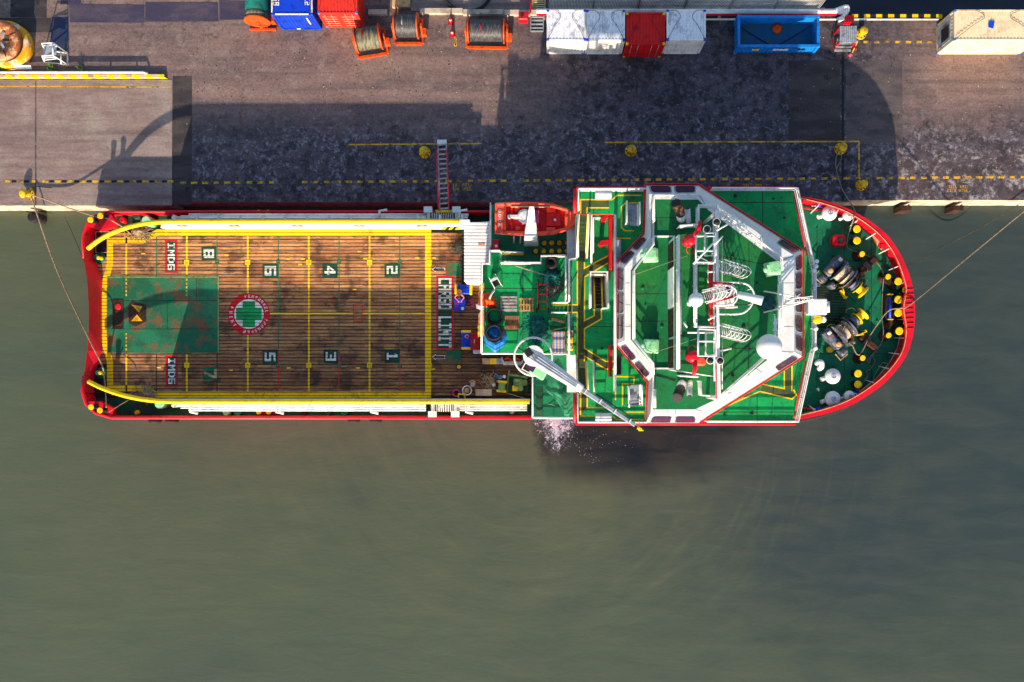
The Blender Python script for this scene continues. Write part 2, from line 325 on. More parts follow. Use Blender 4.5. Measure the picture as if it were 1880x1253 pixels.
# quay concrete: brown-grey slab with cement-light patches and black oil soaked in along the berth
g = G('quay'); x, y, z = g.sep()
n1 = g.noise(.18, 6, .6); n2 = g.noise(.9, 8, .7); n3 = g.noise(4.5, 6, .75); n4 = g.noise(.5, 5, .6, g.map(.22, 1.5, 1))
c = g.mix(g.step(n4, .35, .68), lin((126, 102, 94)), lin((104, 84, 80)))
c = g.mix(g.step(n2, .5, .68, 0, .6), c, lin((140, 124, 116)))
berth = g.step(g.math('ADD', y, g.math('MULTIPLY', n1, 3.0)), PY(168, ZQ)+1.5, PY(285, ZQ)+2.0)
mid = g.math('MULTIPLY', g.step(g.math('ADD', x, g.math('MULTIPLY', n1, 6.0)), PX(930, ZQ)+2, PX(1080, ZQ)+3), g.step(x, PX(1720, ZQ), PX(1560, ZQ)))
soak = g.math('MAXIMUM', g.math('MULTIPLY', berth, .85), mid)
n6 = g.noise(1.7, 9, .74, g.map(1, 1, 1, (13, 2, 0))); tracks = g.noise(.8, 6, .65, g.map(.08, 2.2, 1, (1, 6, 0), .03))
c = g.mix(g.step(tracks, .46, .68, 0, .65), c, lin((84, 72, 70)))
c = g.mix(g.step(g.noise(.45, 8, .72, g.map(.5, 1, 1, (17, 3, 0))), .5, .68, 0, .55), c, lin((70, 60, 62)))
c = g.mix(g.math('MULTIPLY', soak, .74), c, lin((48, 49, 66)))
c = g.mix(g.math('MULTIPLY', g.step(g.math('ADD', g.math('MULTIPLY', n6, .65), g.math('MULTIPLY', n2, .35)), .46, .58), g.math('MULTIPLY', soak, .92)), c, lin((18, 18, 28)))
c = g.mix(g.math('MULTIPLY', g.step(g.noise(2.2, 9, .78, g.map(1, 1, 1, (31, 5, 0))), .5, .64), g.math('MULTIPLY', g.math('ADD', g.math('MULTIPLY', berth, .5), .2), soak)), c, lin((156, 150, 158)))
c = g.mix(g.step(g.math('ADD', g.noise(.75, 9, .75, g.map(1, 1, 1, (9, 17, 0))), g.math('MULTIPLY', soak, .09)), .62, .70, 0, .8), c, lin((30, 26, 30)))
c = g.mix(g.step(g.noise(6, 3, .6, g.map(1, 1, 1, (3, 1, 0))), .66, .74, 0, .7), c, lin((50, 40, 38)))
ox = g.math('SUBTRACT', x, PX(522, ZQ)); oy = g.math('SUBTRACT', y, PY(282, ZQ))
pud = g.math('ADD', g.math('MULTIPLY', g.math('MULTIPLY', ox, ox), .6), g.math('MULTIPLY', g.math('MULTIPLY', oy, oy), .13))
c = g.mix(g.step(g.math('ADD', pud, g.math('MULTIPLY', g.noise(1.1, 8, .75), 5.0)), 2.55, 2.15, 0, .85), c, lin((16, 15, 18)))
vo = g.n.new('ShaderNodeTexVoronoi'); vo.feature = 'DISTANCE_TO_EDGE'; vo.inputs['Scale'].default_value = .13
g.put(vo, 'Vector', g.comb(g.math('ADD', x, g.math('MULTIPLY', n2, 3.0)), g.math('ADD', y, g.math('MULTIPLY', n1, 5.0)))); c = g.mix(g.step(vo.outputs['Distance'], .006, .002, 0, .3), c, lin((46, 40, 40)))
east_ = g.math('MULTIPLY', g.step(x, PX(1560, ZQ), PX(1640, ZQ)), g.step(y, PY(250, ZQ), PY(300, ZQ)))
c = g.mix(g.math('MULTIPLY', east_, g.step(g.noise(1.1, 9, .76, g.map(1, 1, 1, (41, 15, 0))), .42, .6, 0, .8)), c, lin((66, 50, 50)))
c = g.mix(g.math('MULTIPLY', east_, g.step(g.noise(1.3, 9, .76, g.map(1, 1, 1, (11, 25, 0))), .52, .64, 0, .7)), c, lin((176, 164, 160)))
back = g.step(y, PY(110, ZQ), PY(70, ZQ)); c = g.mix(g.math('MULTIPLY', back, g.step(g.noise(1.5, 9, .76, g.map(1, 1, 1, (1, 45, 0))), .5, .62, 0, .65)), c, lin((64, 52, 48)))
n8 = g.noise(11, 5, .8); k = g.math('MULTIPLY', g.step(n3, .25, .75, .66, 1.3), g.step(n8, .25, .75, .72, 1.25)); g.out(g.mix(1.0, c, g.comb(k, k, k), 'MULTIPLY'), .85); g.bump(n3, .04, .6)
g = G('slab'); n2 = g.noise(1.0, 7, .65, g.map(.25, 1.6, 1)); n3 = g.noise(5, 6, .75); n5 = g.noise(.3, 4, .6)
c = g.mix(g.step(n2, .36, .66), lin((138, 118, 110)), lin((116, 96, 90)))
c = g.mix(g.step(n5, .45, .65, 0, .7), c, lin((150, 136, 124)))
c = g.mix(g.step(g.noise(2.6, 7, .72, g.map(.4, 1, 1)), .63, .7, 0, .7), c, lin((84, 66, 62)))
c = g.mix(g.step(g.noise(.7, 8, .7, g.map(.12, 2.6, 1, (4, 1, 0))), .48, .66, 0, .55), c, lin((96, 78, 76)))
k = g.math('MULTIPLY', g.step(n3, .2, .8, .72, 1.2), g.step(g.noise(14, 4, .8, g.map(.4, 1.5, 1)), .25, .75, .8, 1.18)); g.out(g.mix(1.0, c, g.comb(k, k, k), 'MULTIPLY'), .85); g.bump(n3, .02, .4)
# river water: silty olive, darker clean water let out at the ship's side and carried off towards the bow
g = G('water'); x, y, z = g.sep()
nb = g.noise(.035, 5, .6, dist=1.2); ns = g.noise(.16, 5, .6, g.map(1, 1, 1, (4, 9, 0), .5), 1.5)
xx = g.math('ADD', x, g.math('MULTIPLY', g.math('SUBTRACT', nb, .5), 20.0))
yy = g.math('ADD', y, g.math('MULTIPLY', g.math('SUBTRACT', ns, .5), 9.0))
east = g.step(g.math('ADD', xx, g.math('MULTIPLY', g.math('ADD', yy, 4.0), .72)), -2.0, 15.0)
c = g.mix(g.step(nb, .3, .7), lin((75, 82, 60)), lin((66, 76, 59)))
east = g.math('MULTIPLY', east, g.step(g.math('ADD', yy, g.math('MULTIPLY', x, -.25)), -36.0, -20.0, .45, 1.0))
c = g.mix(g.math('MULTIPLY', east, .92), c, lin((44, 56, 55)))
dx = g.math('DIVIDE', g.math('SUBTRACT', g.math('ADD', x, g.math('MULTIPLY', g.math('SUBTRACT', ns, .5), 5.0)), 7.5), 12.0); dy = g.math('DIVIDE', g.math('ADD', g.math('ADD', y, g.math('MULTIPLY', g.math('SUBTRACT', nb, .5), 4.0)), 4.2), 6.0)
rad = g.math('ADD', g.math('MULTIPLY', dx, dx), g.math('MULTIPLY', dy, dy))
hole = g.math('MULTIPLY', g.step(rad, 1.1, .2), g.step(g.math('ADD', g.math('ADD', x, g.math('MULTIPLY', y, .22)), g.math('MULTIPLY', g.math('SUBTRACT', g.noise(.7, 6, .7), .5), 2.6)), -1.9, -.9))
c = g.mix(g.math('MULTIPLY', hole, .95), c, lin((11, 14, 17)))
sw = g.noise(.3, 6, .65, g.map(.5, 1.1, 1, (3, 0, 0), -.6), 2.2)
c = g.mix(g.math('MULTIPLY', g.math('MULTIPLY', g.step(rad, 6.0, 1.4), g.step(rad, .6, 1.4)), g.step(sw, .5, .7, 0, .35)), c, lin((62, 70, 58)))
c = g.mix(g.step(g.math('ADD', y, g.math('MULTIPLY', nb, 6)), 26, 32), c, lin((10, 20, 36)))
qx = g.math('SUBTRACT', x, 2.0); qy = g.math('ADD', y, 1.0); rr_ = g.math('SQRT', g.math('ADD', g.math('MULTIPLY', qx, qx), g.math('MULTIPLY', qy, qy))); an_ = g.math('ARCTAN2', qy, qx)
swl = g.noise(1.0, 6, .62, g.comb(g.math('ADD', g.math('MULTIPLY', rr_, .75), g.math('MULTIPLY', an_, 2.0)), g.math('MULTIPLY', an_, 2.2)), .6)
swm = g.math('MULTIPLY', g.math('MULTIPLY', g.step(rr_, 6.0, 12.0), g.step(rr_, 34.0, 14.0)), g.math('SUBTRACT', 1.0, g.math('MULTIPLY', g.step(rad, 2.2, .7), .9)))
c = g.mix(g.math('MULTIPLY', swm, g.step(swl, .48, .72, 0, .26)), c, lin((92, 94, 72)))
c = g.mix(g.math('MULTIPLY', swm, g.step(swl, .46, .3, 0, .22)), c, lin((48, 56, 52)))
wv = g.noise(.55, 4, .55, g.map(.35, 1.4, 1, (0, 0, 0), .75), .4)
c = g.mix(g.step(wv, .3, .75, 0, .12), c, lin((104, 104, 80)))
g.out(c, .2, 0.0, .5); g.bump(g.math('ADD', wv, g.math('MULTIPLY', g.noise(2.2, 4, .6, g.map(.5, 1.5, 1, (0, 0, 0), .7), .6), .3)), .1, .28)

# ------------------------------------------------------------------ block lettering (5 x 7 cells)
GL = {'0': '0E11131519110E', '1': '040C040404040E', '2': '0E11010E10101F', '3': '1E01010E01011E', '4': '02060A121F0202', '5': '1F101E0101110E', '6': '0E10101E11110E',
      '7': '1F010204080808', '8': '0E11110E11110E', '9': '0E11110F01010E', 'A': '0E11111F111111', 'C': '0F10101010100F', 'D': '1E11111111111E', 'E': '1F10101E10101F',
      'F': '1F10101E101010', 'G': '0F10101711110F', 'I': '1F04040404041F', 'J': '0702020202120C', 'L': '1010101010101F', 'M': '111B1515111111', 'N': '11191915131311', 'O': '0E11111111110E', 'P': '1E11111E101010',
      'R': '1E11111E141211', 'S': '0F10100E01011E', 'T': '1F040404040404', 'U': '1111111111110E', 'V': '1111110A0A0404', 'H': '1111111F111111', 'X': '11110A040A1111'}
GL['2'] = '1F01011F10101F'; GL['8'] = '1F11111F11111F'; GL['6'] = '1F10101F11111F'; GL['0'] = '1F11111111111F'; GL['O'] = '1F11111111111F'; GL['3'] = '1F01010F01011F'; GL['5'] = '1F10101F01011F'; GL['G'] = '1F10101711111F'; GL['C'] = '1F10101010101F'; GL['D'] = '1E13111111131E'; GL['A'] = '1F11111F111111'; GL['R'] = '1F11111E141211'
GX = [0, .27, .38, .62, .73, 1.0]; GY = [0, .185, .30, .41, .59, .70, .815, 1.0]
GP = {'7': [[(0, .8), (1, .8), (1, 1), (0, 1)], [(.22, 0), (.52, 0), (1, .8), (.7, .8)]],
      '4': [[(.58, 0), (.84, 0), (.84, 1), (.58, 1)], [(0, .24), (.58, .24), (.58, .43), (0, .43)], [(.84, .24), (1, .24), (1, .43), (.84, .43)], [(0, .43), (.26, .43), (.58, .76), (.58, 1)]],
      'M': [[(0, 0), (.25, 0), (.25, 1), (0, 1)], [(.75, 0), (1, 0), (1, 1), (.75, 1)], [(.25, .66), (.5, .3), (.5, .64), (.25, 1)], [(.5, .3), (.75, .66), (.75, 1), (.5, .64)]],
      'N': [[(0, 0), (.26, 0), (.26, 1), (0, 1)], [(.74, 0), (1, 0), (1, 1), (.74, 1)], [(.26, .64), (.74, 0), (.74, .36), (.26, 1)]],
      '1': [[(.36, 0), (.64, 0), (.64, 1), (.36, 1)], [(.1, 0), (.36, 0), (.36, .18), (.1, .18)], [(.64, 0), (.9, 0), (.9, .18), (.64, .18)], [(.12, .68), (.36, .78), (.36, 1), (.3, 1)]],
      'I': [[(.36, 0), (.64, 0), (.64, 1), (.36, 1)], [(.1, 0), (.36, 0), (.36, .17), (.1, .17)], [(.64, 0), (.9, 0), (.9, .17), (.64, .17)], [(.1, .83), (.36, .83), (.36, 1), (.1, 1)], [(.64, .83), (.9, .83), (.9, 1), (.64, 1)]],
      'T': [[(.35, 0), (.65, 0), (.65, .8), (.35, .8)], [(0, .8), (1, .8), (1, 1), (0, 1)]]}
def glyph(ch, org, u, v, w, h):
    """rectangles of one character; org is its lower-left corner, u the reading direction, v its up direction"""
    out = []; g_ = GL[ch]; org = Vector(org); u = Vector(u); v = Vector(v)
    if ch in GP: return [[tuple(org+u*(x*w)+v*(y*h)) for x, y in q] for q in GP[ch]]
    for r in range(7):
        bits = int(g_[2*r:2*r+2], 16); c0 = None
        for c_ in range(6):
            on = c_ < 5 and bits >> (4-c_) & 1
            if on and c0 is None: c0 = c_
            if not on and c0 is not None:
                y0, y1 = GY[6-r]*h, GY[7-r]*h; x0, x1 = GX[c0]*w, GX[c_]*w
                out.append([tuple(org+u*a+v*b) for a, b in ((x0, y0), (x1, y0), (x1, y1), (x0, y1))]); c0 = None
    return out
def clipy(poly, y0, y1):
    for sgn, lim in ((1, y0), (-1, -y1)):
        out = []
        for i in range(len(poly)):
            a, b = poly[i-1], poly[i]; da, db = sgn*a[1]-lim, sgn*b[1]-lim
            if (da >= 0) != (db >= 0): t = da/(da-db); out.append((a[0]+(b[0]-a[0])*t, a[1]+(b[1]-a[1])*t))
            if db >= 0: out.append(b)
        poly = out
        if len(poly) < 3: return None
    return poly
GAP = .042
def paintmark(mb, polys, z, m, rows=True):
    """flat paint; on planks it stops at every joint"""
    for p in polys:
        if not rows: mb.poly([(x, y, z) for x, y in ccw(p)], m); continue
        ys = [q[1] for q in p]
        for r in range(int((min(ys)-ROW0)//ROW), int((max(ys)-ROW0)//ROW)+1):
            c_ = clipy(p, ROW0+r*ROW+GAP/2, ROW0+(r+1)*ROW-GAP/2)
            if c_: mb.poly([(x, y, z) for x, y in ccw(c_)], m)
def ccw(p):
    a = sum(p[i-1][0]*p[i][1]-p[i][0]*p[i-1][1] for i in range(len(p)))
    return p if a > 0 else p[::-1]
def rect(x0, y0, x1, y1, z): return [P2(x0, y0, z), P2(x1, y0, z), P2(x1, y1, z), P2(x0, y1, z)]
def strip(pts, w):
    """mitred band polygons along a 2D path"""
    V = [Vector(p) for p in pts]; lo = []; ro = []
    for i in range(len(V)):
        a = (V[i]-V[i-1]).normalized() if i else (V[1]-V[0]).normalized(); b = (V[i+1]-V[i]).normalized() if i < len(V)-1 else a
        n_ = Vector((-a.y-b.y, a.x+b.x)).normalized(); q = w/2/max(.35, n_.dot(Vector((-a.y, a.x)))); lo.append(V[i]+n_*q); ro.append(V[i]-n_*q)
    return [[tuple(lo[i]), tuple(ro[i]), tuple(ro[i+1]), tuple(lo[i+1])] for i in range(len(V)-1)]
# ================================================================== the setting: water and quay
mb = MB(); mb.poly([(-2500, -2500, 0), (2500, -2500, 0), (2500, 2500, 0), (-2500, 2500, 0)], 'water')
link('water', mb, kind='structure')
quay_poly = L2(ZQ, [(-3000, 378), (316, 378), (316, 371), (1558, 371), (1558, 368), (5000, 368), (5000, 28), (1513, 28), (1513, -2500), (-3000, -2500)])
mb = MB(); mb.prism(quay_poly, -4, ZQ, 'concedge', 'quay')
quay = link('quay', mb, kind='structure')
def qpart(name, mb, kind=None): return link(name, mb, quay, kind=kind)
for x0, x1 in ((-700, 65), (67.4, 316)):
    mb = MB(); mb.prism(rect(x0, 147, x1, 377.6, ZQ), ZQ-.3, ZQ+.035, 'slab'); qpart('concrete_slab', mb)
for nm, r_, m, dz in (('asphalt_strip', (318, 141, 352, 376), 'asphalt', .006), ('asphalt_shadow_patch', (1449, 112, 1543, 258), 'asphalt', .006), ('asphalt_shadow_patch', (1552, 112, 1656, 264), 'bowshadow', .006),  # last patch on this line paints the bow's cast shadow onto the quay
                  ('road_plate', (128, 9, 266, 42), 'plate', .02), ('road_plate', (267, 6, 401, 40), 'plate', .02), ('road_plate', (403, 2, 450, 36), 'plate', .018),
                  ('road_plate', (94, 33, 124, 91), 'plateblue', .02), ('asphalt_shadow_patch', (-40, 33, 93, 60), 'asphalt', .008), ('road_plate', (112, 0, 148, 8), 'plate', .018), ('asphalt_shadow_patch', (20, -30, 86, 32), 'asphalt', .006)):
    mb = MB(); j = lambda: random.uniform(-1.5, 1.5); x0, y0, x1, y1 = r_
    mb.prism(L2(ZQ, [(x0+j(), y0+j()), (x1+j(), y0+j()), (x1+j(), y1+j()), (x0+j(), y1+j())]), ZQ-.01, ZQ+dz, m); qpart(nm, mb)
mb = MB(); mb.prism(rect(1545, 80, 1550, 368, ZQ), ZQ-.01, ZQ+.004, 'black'); qpart('expansion_joint', mb)
mb = MB()
for seg in ([(640, 266), (884, 264)], [(1110, 262), (1577, 260), (1577, 326)]): paintmark(mb, strip(L2(ZQ, seg), .11), ZQ+.009, 'quayyellow', False)
qpart('safety_line', mb)
mb = MB(); paintmark(mb, strip(L2(ZQ, [(-60, 160), (66, 159)]), .09)+strip(L2(ZQ, [(68, 159), (314, 161)]), .09), ZQ+.04, 'quayyellow', False); qpart('safety_line', mb)
# dashes along the berth edge, yellow and black
def dash_mesh(w, h, m):
    b = MB(); b.box((0, 0, 0), (w, h, .012), m); me = link('edge_dash', b, quay); return me
dy_ = dash_mesh(12*S(ZQ), 4.4*S(ZQ), 'quayyellow'); dk_ = dash_mesh(9*S(ZQ), 4.0*S(ZQ), 'black')
first = {id(dy_): True, id(dk_): True}
def dash(src, x, y, dz, rz=0.0, sx=1.0):
    o = src
    if not first.pop(id(src), False): o = src.copy(); col.objects.link(o)
    o.location = P(x, y, ZQ+dz); o.rotation_euler = (0, 0, rz); o.scale = (sx, 1, 1)
x = 14
while x < 1880:
    yy_ = 333.5 if x < 315 else 336.5-(x-315)*.0071; lift = .045 if x < 315 else .01
    st_ = 23 if x < 315 else 20.3
    if not (515 < x < 545 or 935 < x < 950) and not (1543 < x < 1552 or 62 < x < 70): dash(dy_, x, yy_, lift, random.uniform(-.02, .02), random.uniform(.75, 1.02))
    if x < 300 and not 55 < x+11 < 78: dash(dk_, x+11.7, yy_, lift)
    x += st_
for i in range(7): dash(dy_, 1590+i*19.5, 77.5, .012, 0, .8)
mb = MB()
def word(mb, txt, x, y, z, hpx, wpx, m, flip=False, gap=1.35):
    s_ = S(z); u = (1, 0) if not flip else (-1, 0); v = (0, 1) if not flip else (0, -1)
    for i, ch in enumerate(txt):
        if ch != ' ': paintmark(mb, glyph(ch, Vector(P2(x, y, z))+Vector(u)*(i*wpx*gap*s_), u, v, wpx*s_, hpx*s_), z+.008, m, False)
word(mb, 'IAJ TOI', 831, 343, ZQ, 5.5, 3.4, 'quayyellow'); word(mb, 'IVN VOEE', 831, 350.5, ZQ, 5.5, 3.2, 'quayyellow'); qpart('load_marking', mb)
mb = MB(); word(mb, 'UOEI VEL', 1398, 338, ZQ, 5.5, 3.3, 'quayyellow', True); qpart('load_marking', mb)
mb = MB(); word(mb, 'IEEL EOIL', 1741, 346, ZQ, 5.5, 3.2, 'quayyellow'); word(mb, 'EIVO UIEE', 1739, 352.5, ZQ, 5, 3.2, 'quayyellow'); qpart('load_marking', mb)
# fenders hung on the quay face
def fender(px, py, label, kind):
    t = thing('quay_fender', label, 'fender', P(px, py, .6), group='fenders on the quay face')
    b = MB()
    if kind == 'tyre':
        for k in range(3): b.lathe((0, -.15, -.55+k*.5), [(.2, -.2), (.36, -.22), (.44, -.1), (.44, .1), (.36, .22), (.2, .2)], 'rubber', 16)
        link('tyre_stack', b, t)
    else:
        b.box((0, 0, .1), (.8, .4, 1.5), 'rustdark'); link('timber_block', b, t)
    b = MB(); b.tube([(0, .1, .6), (0, .15, 1.35)], .05, 'rustdark', 6); link('hanger', b, t)
fender(68, 398, 'black tyre fender hanging under the quay beside the striped kerb', 'tyre')
fender(1655, 386, 'rusty timber fender on the quay face just ahead of the bow', 'timber')
fender(1750, 386, 'rusty timber fender on the quay face farthest from the bow', 'timber')
# ------------------------------------------------------------------ quay bollards
def quay_bollard(px, py, label, k=.88, lean=0):
    t = thing('quay_bollard', label, 'bollard', P(px, py, ZQ), group='yellow mooring bollards on the quay'); t.rotation_euler = (lean*.2, -lean, 0)
    b = MB(); b.lathe((0, 0, 0), [(.52*k, 0), (.52*k, .07), (.44*k, .1), (.34*k, .12)], 'yellowworn', 22); pl = link('base_plate', b, t)
    for i in range(8):
        b = MB(); a = i*math.pi/4; b.lathe((.43*k*math.cos(a), .43*k*math.sin(a), .08), [(.05, 0), (.05, .06)], 'rustdark', 6); link('bolt', b, pl)
    b = MB(); b.lathe((0, 0, .1), [(.3*k, 0), (.26*k, .12), (.24*k, .32), (.3*k, .42), (.37*k, .5), (.38*k, .58), (.3*k, .66), (.12*k, .69)], 'yellowworn', 22); link('head', b, t)
quay_bollard(780, 281, 'yellow quay bollard just left of the gangway foot')
quay_bollard(1158, 278, 'yellow quay bollard on stained concrete opposite the wheelhouse, below the red container')
quay_bollard(1542, 274, 'yellow quay bollard with a rope loop inside the painted corner')
quay_bollard(1580, 341, 'yellow quay bollard at the quay edge by the bow', .8)
quay_bollard(57, 357, 'yellow quay bollard holding the two stern mooring lines', .95, .5)
quay_bollard(1580, 63, 'yellow quay bollard beside the grey slatted platform', .85)
# ------------------------------------------------------------------ striped barrier kerb, top left
t = thing('barrier_kerb', 'low white pipe barrier with yellow and black stripes along the concrete pad', 'barrier', P(150, 142, ZQ))
bx, by, _ = t.location
b = MB(); b.bbox(PX(-60, ZQ)-bx, PX(297, ZQ)-bx, -.12, .12, 0, .3, 'concedge'); link('kerb_beam', b, t)
b = MB(); b.tube([(PX(-60, ZQ)-bx, .2, .48), (PX(268, ZQ)-bx, .2, .48), (PX(274, ZQ)-bx, .2, .2)], .09, 'white', 8); link('guard_pipe', b, t)
for i in range(14):
    x0 = PX(-6+i*23.2, ZQ)-bx; b = MB(); b.poly([(x0, -.135, .0), (x0+.55, -.135, .0), (x0+.4, -.125, .31), (x0-.15, -.125, .31)], 'yellow')
    b.poly([(x0-.15, -.125, .312), (x0+.4, -.125, .312), (x0+.4, .1, .312), (x0-.15, .1, .312)], 'yellow'); link('stripe', b, t)
for x in (40, 110, 202, 250):
    b = MB(); b.box((PX(x, ZQ)-bx, .2, .25), (.12, .16, .5), 'steelgrey'); link('pipe_bracket', b, t)
b = MB()
for x0, x1 in ((20, 68),): b.box((PX(44, ZQ)-bx, .65, .35), (1.6, .3, .1), 'white', 0, .5)
link('cover_plate', b, t)
def weeds(px, py, label, n, r, seed):
    rnd = random.Random(seed); b = MB()
    for i in range(n):
        a = rnd.uniform(0, 6.28); q = r*rnd.random()**.6; c = Vector((q*math.cos(a), q*math.sin(a), rnd.uniform(.05, .5)))
        dv = Vector((rnd.uniform(-1, 1), rnd.uniform(-1, 1), rnd.uniform(-.2, .6))).normalized()*rnd.uniform(.12, .26); w_ = dv.cross(Vector((0, 0, 1))).normalized()*.06
        b.add([c-dv, c+w_, c+dv, c-w_], [(0, 1, 2, 3)], 'leaf')
    t = thing('weed_clump', label, 'plant', P(px, py, ZQ), group='weeds by the barrier')
    link('leaves', b, t); b = MB()
    for i in range(6):
        a = i*1.05; b.tube([(0, 0, 0), (r*.5*math.cos(a), r*.5*math.sin(a), .35)], .012, 'leaf', 4)
    link('stem', b, t)
weeds(8, 129, 'green weeds at the foot of the rusty buoy', 90, .55, 1)
weeds(99, 131, 'green weeds between white frame and striped barrier', 60, .35, 2)
weeds(147, 129, 'smallest green weed tuft behind the striped barrier', 34, .25, 3)
# ------------------------------------------------------------------ rusty buoy and white frame, top left
t = thing('mooring_buoy', 'big round rusty yellow mooring buoy standing on the quay', 'buoy', P(22, 88, ZQ))
def disc(b, r0, r1, z0, z1, m, n=40): b.lathe((0, 0, 0), [(r0, z0), (r1, z1)], m, n)
b = MB(); b.lathe((0, 0, 0), [(1.72, 0), (1.82, .08), (1.82, .72), (1.74, .8), (1.4, .82)], 'buoyyellow', 48); link('body', b, t)
b = MB(); b.lathe((0, 0, .8), [(1.42, 0), (1.42, .38)], 'rustdark', 40); link('neck', b, t)
b = MB(); b.lathe((0, 0, 1.18), [(1.3, 0), (1.56, .03), (1.56, .26), (1.46, .34), (.86, .36), (.84, .2), (.05, .2)], 'rustbuoy', 48); top = link('top_flange', b, t)
for i in range(6):
    a = i*1.05; b = MB(); b.box((.5*math.cos(a), .5*math.sin(a), 1.46), (.42, .16, .12), 'steelgrey' if i % 2 else 'black', a); link('lifting_lug', b, top)
for i in range(4):
    b = MB(); a = i*1.57+.4; b.box((1.15*math.cos(a), 1.15*math.sin(a), 1.545), (.55, .05, .04), 'rustdark', a); link('weld_bar', b, top)
t = thing('equipment_stand', 'white tubular steel frame stand beside the rusty buoy', 'stand', P(99, 104, ZQ))
def fr(x, y, z): q = P(x, y, ZQ+z); return (q[0]-t.location.x, q[1]-t.location.y, z)
for yo in (0, 23):
    A, B, C_, D_ = fr(77, 80+yo, 1.5), fr(97, 79+yo, 1.5), fr(124, 98+yo*.9, .1), fr(82, 92+yo, .1)
    b = MB(); b.tube([A, B], .05, 'white', 6); b.tube([B, C_], .05, 'white', 6); b.tube([C_, D_], .05, 'white', 6); b.tube([D_, A], .05, 'white', 6)
    for k in (.33, .66):
        p = Vector(A).lerp(Vector(D_), k); q = Vector(B).lerp(Vector(C_), k*.5); b.tube([p, q], .04, 'white', 6)
    link('side_frame', b, t)
for a_, c_ in (((124, 98, .1), (124, 119, .1)), ((112, 96, .5), (112, 118, .5)), ((97, 79, 1.5), (97, 102, 1.5)), ((82, 92, .1), (82, 115, .1))):
    b = MB(); b.tube([fr(*a_), fr(*c_)], .05, 'white', 6); link('cross_bar', b, t)
b = MB(); q = fr(92, 92, 1.0); b.box((q[0], q[1], 1.0), (.95, .75, .04), 'steelgrey', 0, 0, .1); link('deck_panel', b, t)
# ------------------------------------------------------------------ containers
def corr(b, a, c, z0, z1, m, pitch=.27, dep=.045):
    a = Vector(a); c = Vector(c); L = (c-a).length; dirv = (c-a)/L; nrm = Vector((dirv.y, -dirv.x)); n = max(2, int(L/pitch)); pts = []
    for i in range(n):
        for f, q in ((0, 0), (.36, 0), (.5, -dep), (.86, -dep)): pts.append(a+dirv*((i+f)/n*L)+nrm*q)
    pts.append(c)
    b.loft([[(p.x, p.y, z0) for p in pts], [(p.x, p.y, z1) for p in pts]], m, closed=False)
def container(name, label, x0, x1, y0, y1, zt, m, mroof, mcast, group, front='corr', z0=ZQ, text=None, ribs=True, sling=True):
    X0, X1, Y1, Y0 = PX(x0, zt), PX(x1, zt), PY(y0, zt), PY(y1, zt); cx, cy = (X0+X1)/2, (Y0+Y1)/2; hx, hy = (X1-X0)/2, (Y1-Y0)/2; h = zt-z0
    t = thing(name, label, 'container', (cx, cy, z0), group=group)
    b = MB(); e = .07
    corr(b, (-hx+e, -hy+.03), (hx-e, -hy+.03), .12, h-.1, m) if front == 'corr' else b.bbox(-hx+e, hx-e, -hy+.05, -hy+.09, .12, h-.1, m)
    corr(b, (hx-.03, -hy+e), (hx-.03, hy-e), .12, h-.1, m); corr(b, (hx-e, hy-.03), (-hx+e, hy-.03), .12, h-.1, m); corr(b, (-hx+.03, hy-e), (-hx+.03, -hy+e), .12, h-.1, m)
    body = link('wall_panel', b, t)
    b = MB()
    for sx in (-1, 1):
        for sy in (-1, 1): b.bbox(sx*hx, sx*(hx-.14), sy*hy, sy*(hy-.14), .14, h-.14, m)
    for z_ in (.06, h-.06):
        for sy in (-1, 1): b.bbox(-hx+.14, hx-.14, sy*(hy-.005), sy*(hy-.1), z_-.06, z_+.06, m)
        for sx in (-1, 1): b.bbox(sx*(hx-.005), sx*(hx-.1), -hy+.14, hy-.14, z_-.06, z_+.06, m)
    link('frame', b, t)
    b = MB()
    if ribs:
        n = max(3, int(2*hx/.26)); pts = []
        for i in range(n):
            for f, q in ((0, 0), (.4, 0), (.5, -.035), (.9, -.035)): pts.append((-hx+.09+(i+f)/n*(2*hx-.18), q))
        pts.append((hx-.09, 0)); b.loft([[(x, -hy+.1, h-.02+q) for x, q in pts], [(x, hy-.1, h-.02+q) for x, q in pts]], mroof, closed=False)
    else: b.bbox(-hx+.1, hx-.1, -hy+.1, hy-.1, h-.08, h-.03, mroof)
    link('roof_panel', b, t)
    for sx in (-1, 1):
        for sy in (-1, 1):
            for z_ in (0, h-.13): b = MB(); b.bevbox((sx*(hx-.085), sy*(hy-.085), z_+.07), (.19, .19, .15), mcast, .02); link('corner_casting', b, t)
    if front == 'door':
        for s_ in (-1, 1):
            b = MB(); b.bbox(s_*.015, s_*(hx-.16), -hy+.02, -hy+.05, .14, h-.16, m)
            for k in range(4): b.bbox(s_*.08, s_*(hx-.24), -hy+.0, -hy+.02, .3+k*.52, .55+k*.52, m)
            dr = link('door', b, t)
            for q in (.35, .7): b = MB(); b.tube([(s_*hx*q, -hy-.03, .1), (s_*hx*q, -hy-.03, h-.1)], .022, 'steelgrey', 6); link('locking_bar', b, dr)
    if sling:
        for s_ in (-1, 1):
            p = [(s_*(hx-.1), -hy+.1, h+.08), (s_*hx*.55, 0, h+.06), (s_*hx*.3, hy*.5, h+.05), (s_*hx*.5, hy*.9, h+.05), (s_*(hx-.1), hy-.1, h+.08)]
            b = MB(); b.tube(spline(p, 5), .018, 'black', 5); link('lifting_sling', b, t)
    return t, hx, hy, h
GW = 'offshore containers lined up on the quay'
container('small_container', 'weathered white container at the end nearest the grey grating, leftmost of three', 1004, 1075.5, 18, 74.5, 4.6, 'contside', 'contwhite', 'blue', GW)
container('small_container', 'weathered white container touching the left side of the red one', 1076.5, 1147.5, 18.5, 75, 4.6, 'contside', 'contwhite', 'blue', GW)
